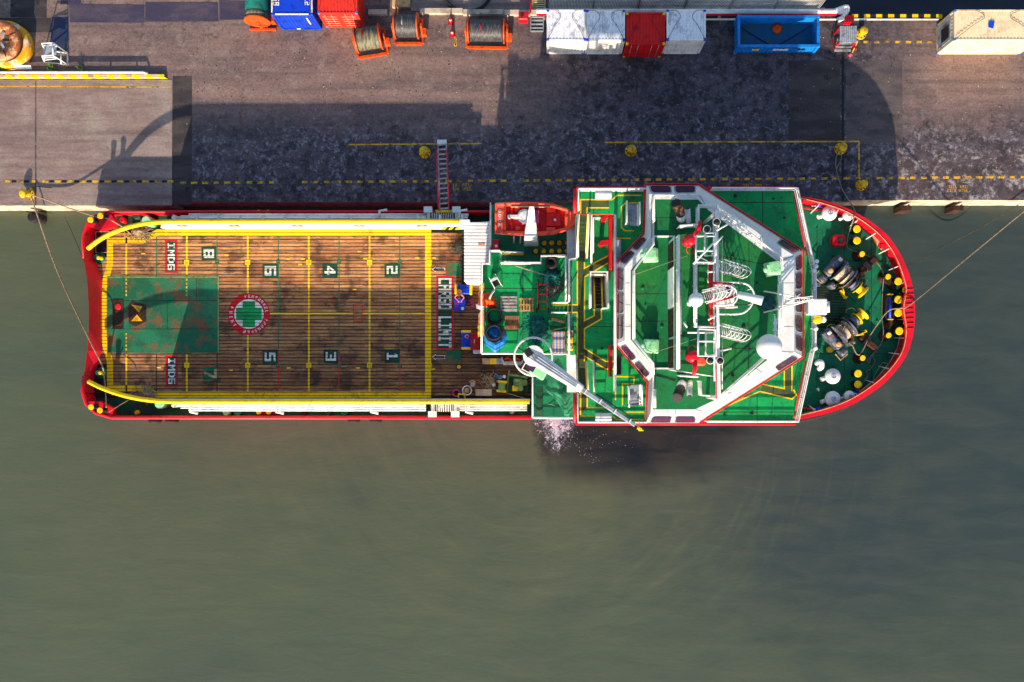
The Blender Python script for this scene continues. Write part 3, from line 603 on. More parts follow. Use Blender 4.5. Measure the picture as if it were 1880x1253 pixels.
t, hx, hy, h = container('small_container', 'bright red container with doors between two white containers', 1149.5, 1221, 23, 82, 4.45, 'contred', 'contred', 'yellow', GW, front='door')
container('small_container', 'weathered white container right of the red container', 1224, 1296, 18, 74.5, 4.6, 'contside', 'contwhite', 'blue', GW)
t, hx, hy, h = container('shipping_container', 'blue container with white edges and numbers 1158 and 2301 on its roof', 498, 574, -110, 28, 4.6, 'blue', 'blue', 'blue', GW, ribs=False)
for s_, x in ((-1, -hx+.06), (1, hx-.06)): b = MB(); b.bbox(x-.06, x+.06, -hy+.2, hy-.2, h+.004, h+.03, 'cloth_white'); link('edge_strip', b, t)
b = MB(); b.bbox(-hx+.3, hx-.3, -hy+.005, -hy+.11, h+.004, h+.03, 'cloth_white'); link('edge_strip', b, t)
b = MB()
for i, ch in enumerate('1158'): paintmark(b, glyph(ch, (-hx+.16, -hy+2.0-i*.34), (0, -1), (1, 0), .26, .44), h+.012, 'cloth_white', False)
link('number_marking', b, t); b = MB()
for i, ch in enumerate('2301'): paintmark(b, glyph(ch, (hx-.2, -hy+.75+i*.34), (0, 1), (-1, 0), .26, .4), h+.012, 'cloth_white', False)
link('number_marking', b, t)
b = MB(); b.box((hx-.6, -hy-.012, h*.6), (.1, .02, 1.1), 'cloth_white'); b.box((-.2, -hy-.012, .2), (.3, .02, .12), 'cloth_white'); link('white_plate', b, t)
t, hx, hy, h = container('shipping_container', 'orange red container beside the blue one with blue corner blocks', 583, 656, -110, 25, 4.5, 'contred2', 'contred2', 'skipblue', GW, front='door')
b = MB()
for k in range(5):
    for s_ in (-1, 1): b.box((s_*hx*.48, -hy-.03, .45+k*.38), (hx*.7, .02, .07), 'peach')
link('door_rib', b, t)
t, hx, hy, h = container('refrigerated_container', 'long cream container with a dark cooling unit at its left end', 1752, 1910, 18, 74, 4.7, 'reefer', 'reefer', 'skipblue', GW)
b = MB(); b.bbox(-hx-.05, -hx+.04, -hy+.25, hy-.5, .3, h-.5, 'steelgrey'); ru = link('cooling_unit', b, t)
b = MB(); b.bbox(-hx-.09, -hx-.05, -hy+.5, hy-.8, .9, h-.7, 'black'); link('fan_grille', b, ru)
b = MB(); b.poly([(-hx+2.55, -.2, h+.03), (-hx+2.95, -.3, h+.03), (-hx+3.05, .3, h+.03), (-hx+2.6, .25, h+.03)], 'blue'); link('blue_patch', b, t)
# blue open-top skip
zt = 3.35; X0, X1, Y1, Y0 = PX(1355, zt), PX(1504, zt), PY(29, zt), PY(86, zt); cx, cy, hx, hy, h = (X0+X1)/2, (Y0+Y1)/2, (X1-X0)/2, (Y1-Y0)/2, zt-ZQ
t = thing('cargo_basket', 'bright blue open top cargo skip on the quay', 'skip', (cx, cy, ZQ))
b = MB(); b.bbox(-hx, hx, -hy, hy, .06, .16, 'skipfloor'); link('floor_plate', b, t)
for a_, c_ in (((-hx, -hy), (hx, -hy)), ((hx, -hy), (hx, hy)), ((hx, hy), (-hx, hy)), ((-hx, hy), (-hx, -hy))):
    b = MB(); a2, c2 = Vector(a_), Vector(c_); dv = (c2-a2).normalized()*.1; corr(b, a2+dv, c2-dv, .05, h-.1, 'skipblue', .3, .05); n_ = Vector((-dv.y, dv.x)).normalized()*.14
    q1, q2 = a2+dv+n_, c2-dv+n_; b.loft([[(q1.x, q1.y, .16), (q2.x, q2.y, .16)], [(q1.x, q1.y, h-.1), (q2.x, q2.y, h-.1)]], 'skipblue', closed=False); link('side_wall', b, t)
    b = MB(); b.wall([a2+n_*.5, c2+n_*.5], .2, h-.12, h, 'skipblue'); link('top_rail', b, t)
for sx in (-1, 1):
    for sy in (-1, 1): b = MB(); b.bevbox((sx*(hx-.06), sy*(hy-.06), h/2+.03), (.24, .24, h+.06), 'skipblue', .03); link('corner_post', b, t)
for s_ in (-1, 1):
    b = MB(); b.tube(spline([(s_*(hx-.15), hy-.2, h), (s_*(hx-.5), hy-.5, .4), (s_*.5, -.5, .2), (s_*.1, -hy+.5, .2)], 5), .03, 'black', 5); link('lifting_sling', b, t)
for x_, w_, m_ in ((-hx+1.5, .55, 'yellow'), (.3, 1.2, 'cloth_white'), (hx-1.2, .6, 'black')): b = MB(); b.box((x_, -hy-.02, .8), (w_, .02, .28), m_); link('placard', b, t)
b = MB(); b.lathe((cx+.2, cy+hy-.55, ZQ+.16), [(.35, 0), (.4, .1), (.34, .2), (.2, .24)], 'cloth_orange', 14); link('rope_bundle', b, label='orange bundle lying inside the blue skip', cat='bundle')
# ------------------------------------------------------------------ cable reels
def reel(px, py, rz, label, rad, half, mdrum, axis_y=False):
    t = thing('cable_reel', label, 'reel', (*P2(px, py, ZQ+rad), ZQ), rz, 'cable reels in a row on the quay')
    M = Matrix.Rotation(R(90), 4, 'Y'); zc = rad+.12
    prof = [(rad*.82+(.03 if i % 2 else 0), -half*.93+2*half*.93*i/22) for i in range(23)]
    b = MB(); b.lathe((0, 0, zc), prof, mdrum, 36, M, True); link('cable_winding', b, t)
    for s_ in (-1, 1):
        b = MB(); b.lathe((s_*half-.05, 0, zc), [(rad, 0), (rad, .1)], 'orange', 36, M, False); fl = link('flange', b, t)
        b = MB(); b.lathe((s_*(half+.09)-.06, 0, zc), [(.2, 0), (.2, .12)], 'rustdark', 16, M, False); link('hub', b, fl)
        b = MB(); b.loft([[(s_*(half+.24)-.06, -.5, .1), (s_*(half+.24)+.06, -.5, .1), (s_*(half+.24)+.06, .5, .1), (s_*(half+.24)-.06, .5, .1)],
                          [(s_*(half+.24)-.06, -.12, zc+.15), (s_*(half+.24)+.06, -.12, zc+.15), (s_*(half+.24)+.06, .12, zc+.15), (s_*(half+.24)-.06, .12, zc+.15)]], 'orange', True); link('bearing_stand', b, t)
        b = MB(); b.bbox(s_*(half+.24)-.08, s_*(half+.24)+.08, -rad, rad, 0, .14, 'orange'); link('base_beam', b, t)
    for s_ in (-1, 1): b = MB(); b.bbox(-half-.16, half+.16, s_*rad-.1, s_*rad+.1, .0, .16, 'orange'); link('base_beam', b, t)
    b = MB(); b.box((half+.45, -.3, .55), (.3, .5, .5), 'orange'); link('drive_motor', b, t)
    b = MB(); b.tube([(-half*.3, -rad*.5, zc+rad*.62), (-half*.28, -rad*.05, zc+rad*.84), (-half*.3, rad*.4, zc+rad*.74)], .05, 'cloth_red' if rz else 'cream', 6); link('tie_band', b, t)
reel(677, 72, R(9), 'orange framed cable reel standing askew below the red container', .97, .95, 'cablewrap')
reel(747, 49, R(0), 'upright orange cable reel between the askew reel and the red cones', .97, .88, 'cable')
reel(893, 58, R(-1), 'widest orange cable reel between the red cones and white containers', .93, 1.38, 'cable')
t = thing('wrapped_reel', 'orange reel wrapped in torn teal sheeting beside the blue container', 'reel', (*P2(472, 14, 3.2), ZQ), 0, 'cable reels in a row on the quay')
M = Matrix.Rotation(R(90), 4, 'X'); b = MB(); b.lathe((0, 1.7, 1.15), [(.9, 0), (.94, .4), (.9, .8), (.93, 1.3), (.88, 2.2), (.9, 2.75)], 'tealcloth', 28, M); link('wrapping', b, t)
b = MB(); b.lathe((0, -.35, 1.15), [(.87, 0), (.92, .3), (.9, .6)], 'cablewrap', 28, M); link('cable_winding', b, t)
b = MB(); b.lathe((0, -1.0, 1.15), [(.98, 0), (.98, .1)], 'orange', 32, M, False); fl = link('flange', b, t)
b = MB(); b.box((.15, -1.14, .6), (.9, .06, .14), 'orange', 0, 0, .5); b.box((0, -1.14, .6), (.2, .06, 1.1), 'orange'); link('flange_brace', b, fl)
b = MB(); b.bbox(-1.0, 1.1, -1.3, -1.15, 0, .14, 'orange'); link('base_beam', b, t); b = MB(); b.box((1.05, -.7, .6), (.35, .5, .6), 'orange'); link('drive_motor', b, t)
# ------------------------------------------------------------------ cones, hose, pipes, fence, platform along the back of the quay
for px, py, lab in ((828, 41, 'red traffic cone nearer the low concrete wall'), (831, 64, 'red traffic cone with a yellow rope lying beside it')):
    t = thing('traffic_cone', lab, 'cone', P(px, py, ZQ), group='red traffic cones')
    b = MB(); b.bevbox((0, 0, .03), (.44, .44, .06), 'cloth_red', .02); link('base', b, t)
    b = MB(); b.lathe((0, 0, .06), [(.18, 0), (.11, .32)], 'red', 16); b.lathe((0, 0, .38), [(.11, 0), (.075, .15)], 'cloth_white', 16); b.lathe((0, 0, .53), [(.075, 0), (.03, .18)], 'red', 16); link('cone_body', b, t)
b = MB(); b.tube(spline([P(x, y, ZQ+.03) for x, y in ((833, 66), (836, 74), (834, 83), (838, 84), (838, 72), (834, 64))], 5), .025, 'cloth_yellow', 5); link('rope', b, label='thin yellow rope lying by the lower traffic cone', cat='rope')
b = MB(); b.tube([P(858+42*math.cos(a), -12+33*math.sin(a), ZQ+.14+.02*math.sin(a*3)) for a in [i*2*math.pi/40 for i in range(40)]], .13, 'rubber', 8, True); link('hose_loop', b, label='large black hose lying in a loop beyond the low wall', cat='hose')
t = thing('low_wall', 'low pale concrete kerb wall behind the cable reels', 'wall', P(840, 26, ZQ)); bx, by, _ = t.location
for x0, x1, y0 in ((678, 712, 26), (772, 850, 24), (851, 925, 26), (926, 990, 27)): b = MB(); b.bbox(PX(x0, ZQ)-bx, PX(x1, ZQ)-bx, PY(y0+4, ZQ)-by, PY(y0-5, ZQ)-by, 0, .35, 'concedge'); link('wall_block', b, t)
mb = MB(); mb.prism(rect(755, -40, 990, 21, ZQ), ZQ-.02, ZQ+.05, 'slab'); qpart('concrete_slab', mb)
mb = MB(); mb.prism(rect(721, -20, 754, 16, ZQ), ZQ-.02, ZQ+.3, 'tan'); qpart('concrete_plinth', mb)
b = MB(); b.bevbox((0, 0, .35), (.75, .6, .7), 'red', .05); vb = thing('hydrant_box', 'red valve box at the end of the low wall', 'hydrant', P(961, 36, ZQ)); link('cabinet', b, vb)
b = MB(); b.tube([(.35, .2, .3), (.55, .4, .3), (.55, 2.2, .3)], .1, 'red', 8); link('feed_pipe', b, vb); b = MB(); b.lathe((-.1, 0, .7), [(.14, 0), (.14, .08)], 'rustdark', 10); link('valve_wheel', b, vb)
t = thing('pipe_run', 'white and red pipes running behind the white containers', 'pipe', P(1250, 30, ZQ)); bx, by, _ = t.location
for y, r_, m, x0, x1, z_ in ((25, .22, 'white', 985, 1550, .3), (30, .1, 'red', 985, 1535, .3), (38.5, .07, 'white', 1290, 1720, .25)):
    b = MB(); b.tube([(PX(x0, ZQ)-bx, PY(y, ZQ)-by, z_), (PX(x1, ZQ)-bx, PY(y, ZQ)-by, z_)], r_, m, 10); link('pipe', b, t)
for x in (1000, 1100, 1320, 1420, 1510): b = MB(); b.box((PX(x, ZQ)-bx, PY(27, ZQ)-by, .1), (.2, .9, .2), 'concedge'); link('pipe_support', b, t)
b = MB(); b.tube(spline([(PX(1530, ZQ)-bx, PY(24, ZQ)-by, .3), (PX(1552, ZQ)-bx, PY(18, ZQ)-by, .4), (PX(1546, ZQ)-bx, PY(34, ZQ)-by, .3), (PX(1536, ZQ)-bx, PY(40, ZQ)-by, .2)], 5), .2, 'white', 10); link('pipe_bend', b, t)
b = MB(); b.bevbox((PX(1555, ZQ)-bx, PY(40, ZQ)-by, .3), (.7, .5, .6), 'red', .06); link('valve', b, t)
for k, x0 in enumerate((1008, 1088, 1172, 1256, 1338, 1420)):
    if k == 0: fence = thing('mesh_fence', 'grey wire mesh fence panels along the back of the quay', 'fence', P(1250, 21, ZQ)); bx, by, _ = fence.location
    X0, X1, Y_ = PX(x0, ZQ)-bx, PX(x0+80, ZQ)-bx, PY(20, ZQ)-by
    b = MB(); b.tube([(X0, Y_, .1), (X0, Y_, 2.0), (X1, Y_, 2.0), (X1, Y_, .1)], .05, 'steelgrey', 6); pn = link('panel', b, fence)
    b = MB()
    for i in range(1, 30): q = X0+(X1-X0)*i/30; b.tube([(q, Y_, .1), (q, Y_, 2.0)], .012, 'white', 4)
    for i in range(0, 9): b.tube([(X0, Y_, .1+i*.23), (X1, Y_, .1+i*.23)], .012, 'white', 4)
    link('wire_mesh', b, pn, kind='stuff')
for px, py, rows_, lab in ((989, 14, 5, 'yellowish steel grating panel behind the red valve box'), (986, 46, 3, 'grey grating panel lying beside the leftmost white container')):
    t = thing('floor_grating', lab, 'grating', P(px, py, ZQ)); b = MB(); m = 'cream' if rows_ == 5 else 'steelgrey'
    b.wall([(-.5, -.55), (.5, -.55), (.5, .55), (-.5, .55)], .08, .02, .16, m, True); link('frame', b, t)
    for i in range(rows_): b = MB(); b.box((0, -.45+.9*(i+.5)/rows_, .1), (.96, .1, .06), m); link('bar', b, t)
t = thing('access_platform', 'grey slatted platform on red legs beside a yellow bollard', 'platform', P(1552, 66, ZQ)); q = P(1557, 63.5, 3.2); ox, oy = q[0]-t.location.x, q[1]-t.location.y
for i in range(8): b = MB(); b.bevbox((ox-.56+i*.165, oy, 1.2), (.145, 1.3, .06), 'steelgrey', .012); link('slat', b, t)
for sx in (-.6, .62):
    for sy in (-.55, .55): b = MB(); b.box((ox+sx, oy+sy, .58), (.12, .12, 1.16), 'red'); link('leg', b, t)
for sx in (-.85, .75): b = MB(); b.box((ox+sx, oy-.5, .5), (.07, 1.3, .12), 'red', 0, R(-35)); link('stair_stringer', b, t)
for i in range(4): b = MB(); b.box((ox-.05, oy-.25-i*.2, .8-i*.2), (1.3, .16, .04), 'steelgrey'); link('tread', b, t)
b = MB(); b.tube(spline([P(1575, 75, 2.6), P(1568, 90, 2.2), P(1562, 100, 2.1)], 4), .05, 'cloth_yellow', 6); b.ball(P(1561, 101, 2.12), .16, 'cloth_pink', 10, 6); link('barrier_chain', b, label='yellow chain hanging from the bollard by the grey platform', cat='chain')
t = thing('barrier_kerb', 'yellow and black striped kerb along the water behind the platform', 'kerb', P(1650, 33, ZQ)); bx, by, _ = t.location
b = MB(); b.bbox(PX(1560, ZQ)-bx, PX(1760, ZQ)-bx, -.16, .16, 0, .25, 'black'); link('kerb_beam', b, t)
for i in range(9): b = MB(); b.bbox(PX(1562+i*22, ZQ)-bx, PX(1573+i*22, ZQ)-bx, -.165, .165, .12, .256, 'yellow'); link('stripe', b, t)

rnd = random.Random(99)
for nm, m, n_ in (('grit', 'rustdark', 700), ('grit', 'cream', 350)):
    b = MB()
    for i in range(n_):
        px, py = rnd.uniform(330, 1890), rnd.triangular(30, 368, 100); s_ = rnd.uniform(.02, .07); q = P(px, py, ZQ+.012); a_ = rnd.uniform(0, 6.28)
        b.add([(q[0]+s_*math.cos(a_+k*2.09)*rnd.uniform(.6, 1.3), q[1]+s_*math.sin(a_+k*2.09)*rnd.uniform(.6, 1.3), q[2]) for k in range(3)]+[(q[0], q[1], q[2]+.03)], [(0, 1, 3), (1, 2, 3), (2, 0, 3)], m)
    link(nm, b, label='scattered dark grit and scraps on the quay' if m == 'rustdark' else 'scattered pale chips of concrete on the quay', cat='grit', kind='stuff')
# ================================================================== the ship
SHIP0 = Vector((-4.0, 4.5, 0.0))
ship = thing('supply_ship', 'red hulled offshore supply ship with timber cargo deck and green upper decks', 'ship', SHIP0)
def sp(name, mb, loc=None, rz=0.0, label=None, kind=None):
    """a part of the ship; mesh in world coordinates, or local to a given world point"""
    return link(name, mb, ship, label=label, kind=kind, loc=(Vector(loc) if loc is not None else Vector((0, 0, 0)))-SHIP0, rz=rz)
YP, YS, YCL = 12.43, -3.45, 4.49                       # port side, starboard side, centreline
# ------------------------------------------------------------------ hull
aft_px = [(1000, 389), (200, 389), (176, 396), (159, 411), (152, 438), (154, 475), (162, 530), (164, 590), (162, 640), (155, 690), (152, 720), (159, 742), (176, 758), (206, 767), (1000, 767)]
aft = L2(3.75, aft_px)
mb = MB(); mb.prism(aft, -1, 2.40, 'red', 'hullgreen'); hull = sp('hull', mb)
XB = PX(1452, 7.2)
mb = MB(); mb.bbox(PX(1000, 5.2), XB, YS, YP, -1, 5.12, 'red'); link('hull_midbody', mb, hull)
bow_o = [(1452, 356), (1490, 364), (1525, 372), (1562, 386), (1600, 408), (1630, 433), (1652, 465), (1668, 500), (1677, 535), (1680, 570), (1678, 605), (1670, 640), (1655, 668), (1630, 698), (1600, 722), (1565, 743), (1525, 758), (1480, 769), (1452, 774)]
bow_i = [(1452, 361), (1488, 369), (1522, 378), (1558, 392), (1594, 415), (1622, 441), (1643, 472), (1656, 505), (1662, 532), (1656, 566), (1662, 602), (1658, 636), (1645, 662), (1621, 690), (1592, 713), (1559, 733), (1521, 748), (1479, 759), (1452, 764)]
bo = [Vector(p) for p in L2(7.2, bow_o)]; bi = [Vector(p) for p in L2(7.2, bow_i)]
cen = Vector((14.0, YCL))
def inset(p, q): v = p-cen; return p-v.normalized()*q
deck_ring = [inset(p, .3) for p in bo]
mb = MB(); low = [Vector((p.x-max(0, p.x-15)*.28, YCL+(p.y-YCL)*(1-.5*max(0, (p.x-15))/13))) for p in deck_ring]
mb.loft([[(p.x, p.y, -1) for p in low], [(p.x, p.y, ZF-.02) for p in deck_ring]], 'red', True); link('hull_bow', mb, hull)
mb = MB(); mb.poly([(p.x, p.y, ZF) for p in ccw([tuple(q) for q in deck_ring]) for p in [Vector(p)]], 'greendark'); bowdeck = sp('bow_deck', mb)
mb = MB(); dense_o = spline([(p.x, p.y, 0) for p in bo], 4); dense_i = spline([(p.x, p.y, 0) for p in bi], 4)
mb.loft([[(a.x, a.y, 7.06), (a.x, a.y, 7.2), (c_.x, c_.y, 7.2), (c_.x, c_.y, 7.06)] for a, c_ in zip(dense_o, dense_i)], 'red', True); bulw = sp('bow_bulwark', mb)
mb = MB(); mb.wall([(inset(Vector((p.x, p.y)), .12).x, inset(Vector((p.x, p.y)), .12).y) for p in dense_o], .08, ZF-.3, 7.06, 'red'); link('bulwark_plating', mb, bulw)
mb = MB(); mb.tube([(inset(Vector((p.x, p.y)), -.12).x, inset(Vector((p.x, p.y)), -.12).y, 6.3) for p in dense_o], .2, 'rubber', 8); link('bow_fender', mb, bulw)
mb = MB(); mb.tube([(p.x, p.y, 7.22) for p in [a.lerp(c_, .88) for a, c_ in zip(dense_o, dense_i)]], .035, 'peach', 6); link('cap_lip', mb, bulw)
for i in range(6, len(dense_o)-6, 4):
    a, c_ = dense_o[i], dense_i[i]; v = (Vector((c_.x, c_.y))-Vector((a.x, a.y))).normalized(); p0 = Vector((a.x, a.y))+v*.2; mb = MB()
    mb.loft([[(p0.x, p0.y, 7.05), (p0.x+v.x*.25, p0.y+v.y*.25, 7.05), (p0.x+v.x*.55, p0.y+v.y*.55, ZF)], [(p0.x-v.y*.05, p0.y+v.x*.05, 7.05), (p0.x+v.x*.25-v.y*.05, p0.y+v.y*.25+v.x*.05, 7.05), (p0.x+v.x*.55-v.y*.05, p0.y+v.y*.55+v.x*.05, ZF)]], 'white', True); link('stanchion', mb, bulw)
for i in range(9):
    y = 532+i*9; mb = MB(); mb.tube([P(1663, y, 7.235), P(1677.5, y-1, 7.235)], .025, 'redrust', 5); link('cap_seam', mb, bulw)
# aft bulwarks
mb = MB(); mb.wall([p for p in aft[:5]][::-1], .1, 2.3, 3.7, 'red'); mb.tube([(x, y, 3.75) for x, y in aft[:6]], .1, 'red', 8); sp('side_bulwark', mb)
mb = MB(); mb.wall([p for p in aft[10:]], .1, 2.3, 3.7, 'red'); mb.tube([(x, y, 3.75) for x, y in aft[9:]], .15, 'red', 8); sb = sp('side_bulwark', mb)
st_o = [(154, 432), (152, 445), (154, 478), (160, 515), (163, 560), (163, 605), (160, 645), (155, 682), (152, 708), (154, 722)]
st_i = [(160, 434), (163, 446), (174, 478), (187, 514), (184, 560), (184, 605), (186, 645), (176, 678), (166, 704), (161, 720)]
mb = MB(); o_, i_ = L2(3.9, st_o), L2(2.62, st_i)
mb.loft([[(a[0], a[1], 2.2), (a[0], a[1], 3.9), (c_[0], c_[1], 2.62), (c_[0]-.05, c_[1], 2.2)] for a, c_ in zip(o_, i_)], 'redrust', True); sp('stern_bulwark', mb)
for pts in ([(158, 414), (178, 398), (202, 391), (214, 410), (208, 417), (182, 424)], [(159, 738), (180, 754), (206, 764), (209, 750), (196, 744), (181, 737)]):
    mb = MB(); mb.prism(L2(3.8, pts), 3.3, 3.8, 'red'); sp('fairlead_platform', mb)
def bollard_pair(px, names, label=None):
    for x, y, z, r in px:
        mb = MB(); mb.lathe((0, 0, 0), [(r*1.02, 0), (r*.82, .05), (r*.8, .55), (r*.95, .6), (r, .7)], 'black' if z > 3.5 else 'red', 18); o = sp('mooring_bollard', mb, P(x, y, z))
        mb = MB(); mb.lathe((0, 0, .7), [(r*1.02, 0), (r*1.02, .05), (r*.9, .08)], 'yellow', 20); link('cap', mb, o)
bollard_pair([(176, 407, 3.8, .22), (194, 400, 3.8, .22), (177, 747, 3.8, .21), (193, 753, 3.8, .21), (481, 394, 2.9, .2), (498, 394, 2.9, .2), (481, 756, 2.9, .2), (499, 756, 2.9, .2)], None)
for x, y in ((489, 394), (490, 756)): mb = MB(); mb.bbox(PX(x-20, 3), PX(x+20, 3), PY(y+5, 3), PY(y-5, 3), 2.4, 2.92, 'red'); sp('bollard_seat', mb)
for i, (x, y) in enumerate(((285, 771), (316, 771), (650, 770), (690, 770))):
    mb = MB(); M = Matrix.Rotation(R(90), 4, 'X'); mb.lathe(P(x, y, 2.2), [(.15, -.1), (.42, -.1), (.52, .05), (.42, .25), (.15, .25)], 'rubber', 16, M); o = sp('tyre_fender', mb)
    mb = MB(); q = P(x, y, 2.2); mb.tube([(q[0]-.35, q[1]+.2, 2.3), (q[0]-.45, YS+.05, 3.6)], .03, 'rustdark', 5); mb.tube([(q[0]+.35, q[1]+.2, 2.3), (q[0]+.45, YS+.05, 3.6)], .03, 'rustdark', 5); link('fender_chain', mb, o)
# ------------------------------------------------------------------ timber cargo deck
mb = MB(); mb.bbox(PX(172, 2.4), PX(980, 2.4), PY(731, 2.4), PY(424, 2.4), 2.395, 2.43, 'black'); cdeck = sp('cargo_deck', mb)
plank_mesh = {}; nplank = 0; rest = MB(); S25 = S(ZM)
def pxof(X): return X/S25+NX
def pyof(Y): return NY-Y/S25
for j in range(len(BAYX)-1):
    x0, x1 = BAYX[j]+.015, BAYX[j+1]-.015; pxm = pxof((x0+x1)/2)
    for r in range(48):
        yc = ROW0+(r+.5)*ROW; py = pyof(yc)
        if py < 429: continue
        if 196 < pxm < 403 and 509 < py < 646: continue
        if pxm < 205 and (py < 432 or py > 716 or (pxm < 195 and (470 > py or py > 672))): continue
        if pxm > 884 and py < 645: continue
        if pxm > 848 and py < 520 and pxm > 850: continue
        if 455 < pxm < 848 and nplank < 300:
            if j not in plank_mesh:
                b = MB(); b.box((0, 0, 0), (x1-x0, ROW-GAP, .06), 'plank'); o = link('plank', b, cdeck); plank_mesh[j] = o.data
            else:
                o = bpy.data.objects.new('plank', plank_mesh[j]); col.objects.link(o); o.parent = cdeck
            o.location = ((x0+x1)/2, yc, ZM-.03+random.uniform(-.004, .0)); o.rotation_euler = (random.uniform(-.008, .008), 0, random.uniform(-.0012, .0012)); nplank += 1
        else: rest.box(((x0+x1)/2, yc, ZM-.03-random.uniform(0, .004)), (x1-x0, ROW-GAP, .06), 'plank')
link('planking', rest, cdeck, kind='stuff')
mb = MB(); mb.prism(rect(197, 508, 402, 648, ZM), 2.40, ZM+.015, 'rustgreen'); steel = link('steel_plate', mb, cdeck)
for r_ in ((197, 508, 402, 510.5), (400, 510.5, 402, 648)): b = MB(); b.prism(rect(*r_, ZM), ZM+.01, ZM+.03, 'pumpgreen'); link('plate_edge', b, cdeck)
for x0, y0, x1, y1 in ((198, 552, 400, 553), (198, 604, 400, 605), (307, 553, 308, 604), (360, 510, 361, 553)): b = MB(); b.prism(rect(x0, y0, x1, y1, ZM), ZM+.012, ZM+.02, 'rustdark'); link('weld_seam', b, cdeck)
for x, y0, y1 in ((232, 512, 546), (343, 512, 542), (232, 612, 645)): b = MB(); paintmark(b, [rect(x-1.2, y, x+1.2, y+4, ZM) for y in range(y0, y1, 7)], ZM+.022, 'yellowworn', False); link('worn_bay_line', b, cdeck, kind='stuff')
def dmark(name, fn):
    b = MB(); fn(b); return link(name, b, cdeck)
def frame_path(pts, w): return strip(L2(ZM, pts), w*S25)
border = [(786, 427), (290, 427), (262, 442), (202, 442), (202, 485), (190, 530), (190, 620), (202, 665), (202, 713), (268, 713), (285, 725), (786, 725)]
dmark('border_line', lambda b: (paintmark(b, frame_path(border, 11.5), ZM+.006, 'markyellow'), paintmark(b, [rect(780.5, 421, 791.5, 731, ZM)], ZM+.0065, 'markyellow')))
for x in (232, 343, 455, 567, 678.5):
    dmark('bay_line', lambda b: paintmark(b, [rect(x-1.6, 433, x+1.6, 505 if x < 400 else 719, ZM)]+([rect(x-1.6, 650, x+1.6, 719, ZM)] if x < 400 else []), ZM+.006, 'markyellow'))
for x in (287.5, 398.5, 511, 622.5, 734):
    dmark('lashing_bar', lambda b: (b.bbox(PX(x-.9, ZM), PX(x+.9, ZM), PY(640 if x > 400 else 506, ZM), PY(434, ZM), 2.42, ZM+.005, 'greendark'), b.bbox(PX(x-.9, ZM), PX(x+.9, ZM), PY(719, ZM), PY(650, ZM), 2.42, ZM+.005, 'redrust' if x > 400 else 'rustdark')))
dmark('centre_line', lambda b: paintmark(b, [rect(496, 574.8, 780, 577.4, ZM)], ZM+.01, 'markyellow'))
for x in (343, 455, 567, 678.5, 788):
    for y in (482, 671):
        b = MB(); q = P(x, y, ZM); b.wall([(q[0]-.14, q[1]-.14), (q[0]+.14, q[1]-.14), (q[0]+.14, q[1]+.14), (q[0]-.14, q[1]+.14)], .1, ZM-.03, ZM+.03, 'yellow', True); link('lashing_socket', b, cdeck)
for x in (398.5, 511, 622.5, 734):
    for y in (481, 672):
        b = MB(); q = P(x, y, ZM); b.wall([(q[0]-.12, q[1]-.12), (q[0]+.12, q[1]-.12), (q[0]+.12, q[1]+.12), (q[0]-.12, q[1]+.12)], .08, ZM-.03, ZM+.025, 'greendark', True); link('lashing_socket', b, cdeck)
for x, y in ((263, 466), (416, 469), (529, 476), (551, 486), (556, 476), (660, 462), (671, 475), (766, 474), (651, 532), (797, 474), (292, 675), (424, 680), (657, 676), (795, 678), (530, 676)):
    b = MB(); b.box(P(x, y, ZM+.012), (.3, .1, .03), 'yellow'); link('deck_cleat', b, cdeck)
U, V_ = Vector((0, -1)), Vector((1, 0))               # text runs down the picture, its top towards the bow
def panel(name, x0, y0, x1, y1, txt, frame, fill, ink, mx=3, my=3):
    def fn(b):
        if frame: paintmark(b, [rect(x0, y0, x1, y1, ZM)], ZM+.006, frame)
        if fill: paintmark(b, [rect(x0+(3 if frame else 0), y0+(3 if frame else 0), x1-(3 if frame else 0), y1-(3 if frame else 0), ZM)], ZM+.010, fill)
        n = len(txt); H = (x1-x0-2*mx)*S25; cell = (y1-y0-2*my)/n
        for i, ch in enumerate(txt):
            if ch == ' ': continue
            wpx = cell*.9; paintmark(b, glyph(ch, P2(x0+mx, y0+my+i*cell+cell*.05, ZM), U, V_, wpx*S25, H), ZM+.014, ink)
    dmark(name, fn)
panel('deck_sign', 303, 441, 326, 501, 'IMDG', 'markred', 'hullgreen', 'markwhite', 5, 4)
panel('deck_sign', 304, 653, 327, 710, 'IMDG', 'markred', 'hullgreen', 'markwhite', 5, 4)
for ch, x0, y0, x1, y1 in (('8', 370, 453, 397, 479), ('6', 482, 484, 511, 511), ('4', 592, 484, 620, 510), ('2', 706, 484, 734, 509), ('5', 482, 643, 510, 669), ('3', 594, 642, 621, 668), ('1', 706, 642, 734, 667)):
    panel('bay_number', x0, y0, x1, y1, ch, None, 'hullgreen', 'markwhite', 4, 4)
panel('bay_number', 373, 675, 400, 698, '7', None, 'greendark', 'tan', 2, 2)
panel('deck_sign', 801, 507, 833, 643, 'CARGO LIMIT', 'markred', 'hullgreen', 'markwhite', 4, 3.5)
for y in (495, 656):
    def arrow(b, y=y):
        pts = lambda k: [L2(ZM, [(792+k, y), (800+k*.3, y-6.5+k*1.3), (800+k*.3, y+6.5-k*1.3)]), L2(ZM, [(800+k*.2, y-3.5+k*.7), (818-k, y-3.5+k*.7), (818-k, y+3.5-k*.7), (800+k*.2, y+3.5-k*.7)])]
        paintmark(b, pts(0), ZM+.006, 'markred'); paintmark(b, pts(.8), ZM+.01, 'markwhite'); paintmark(b, pts(2.2), ZM+.014, 'hullgreen')
    dmark('limit_arrow', arrow)
    b = MB(); b.prism(rect(819, y-12, 846, y+12, ZM), 2.42, ZM+.012, 'rustgreen'); link('steel_plate', b, cdeck)
cx, cy = P2(457, 577, ZM)
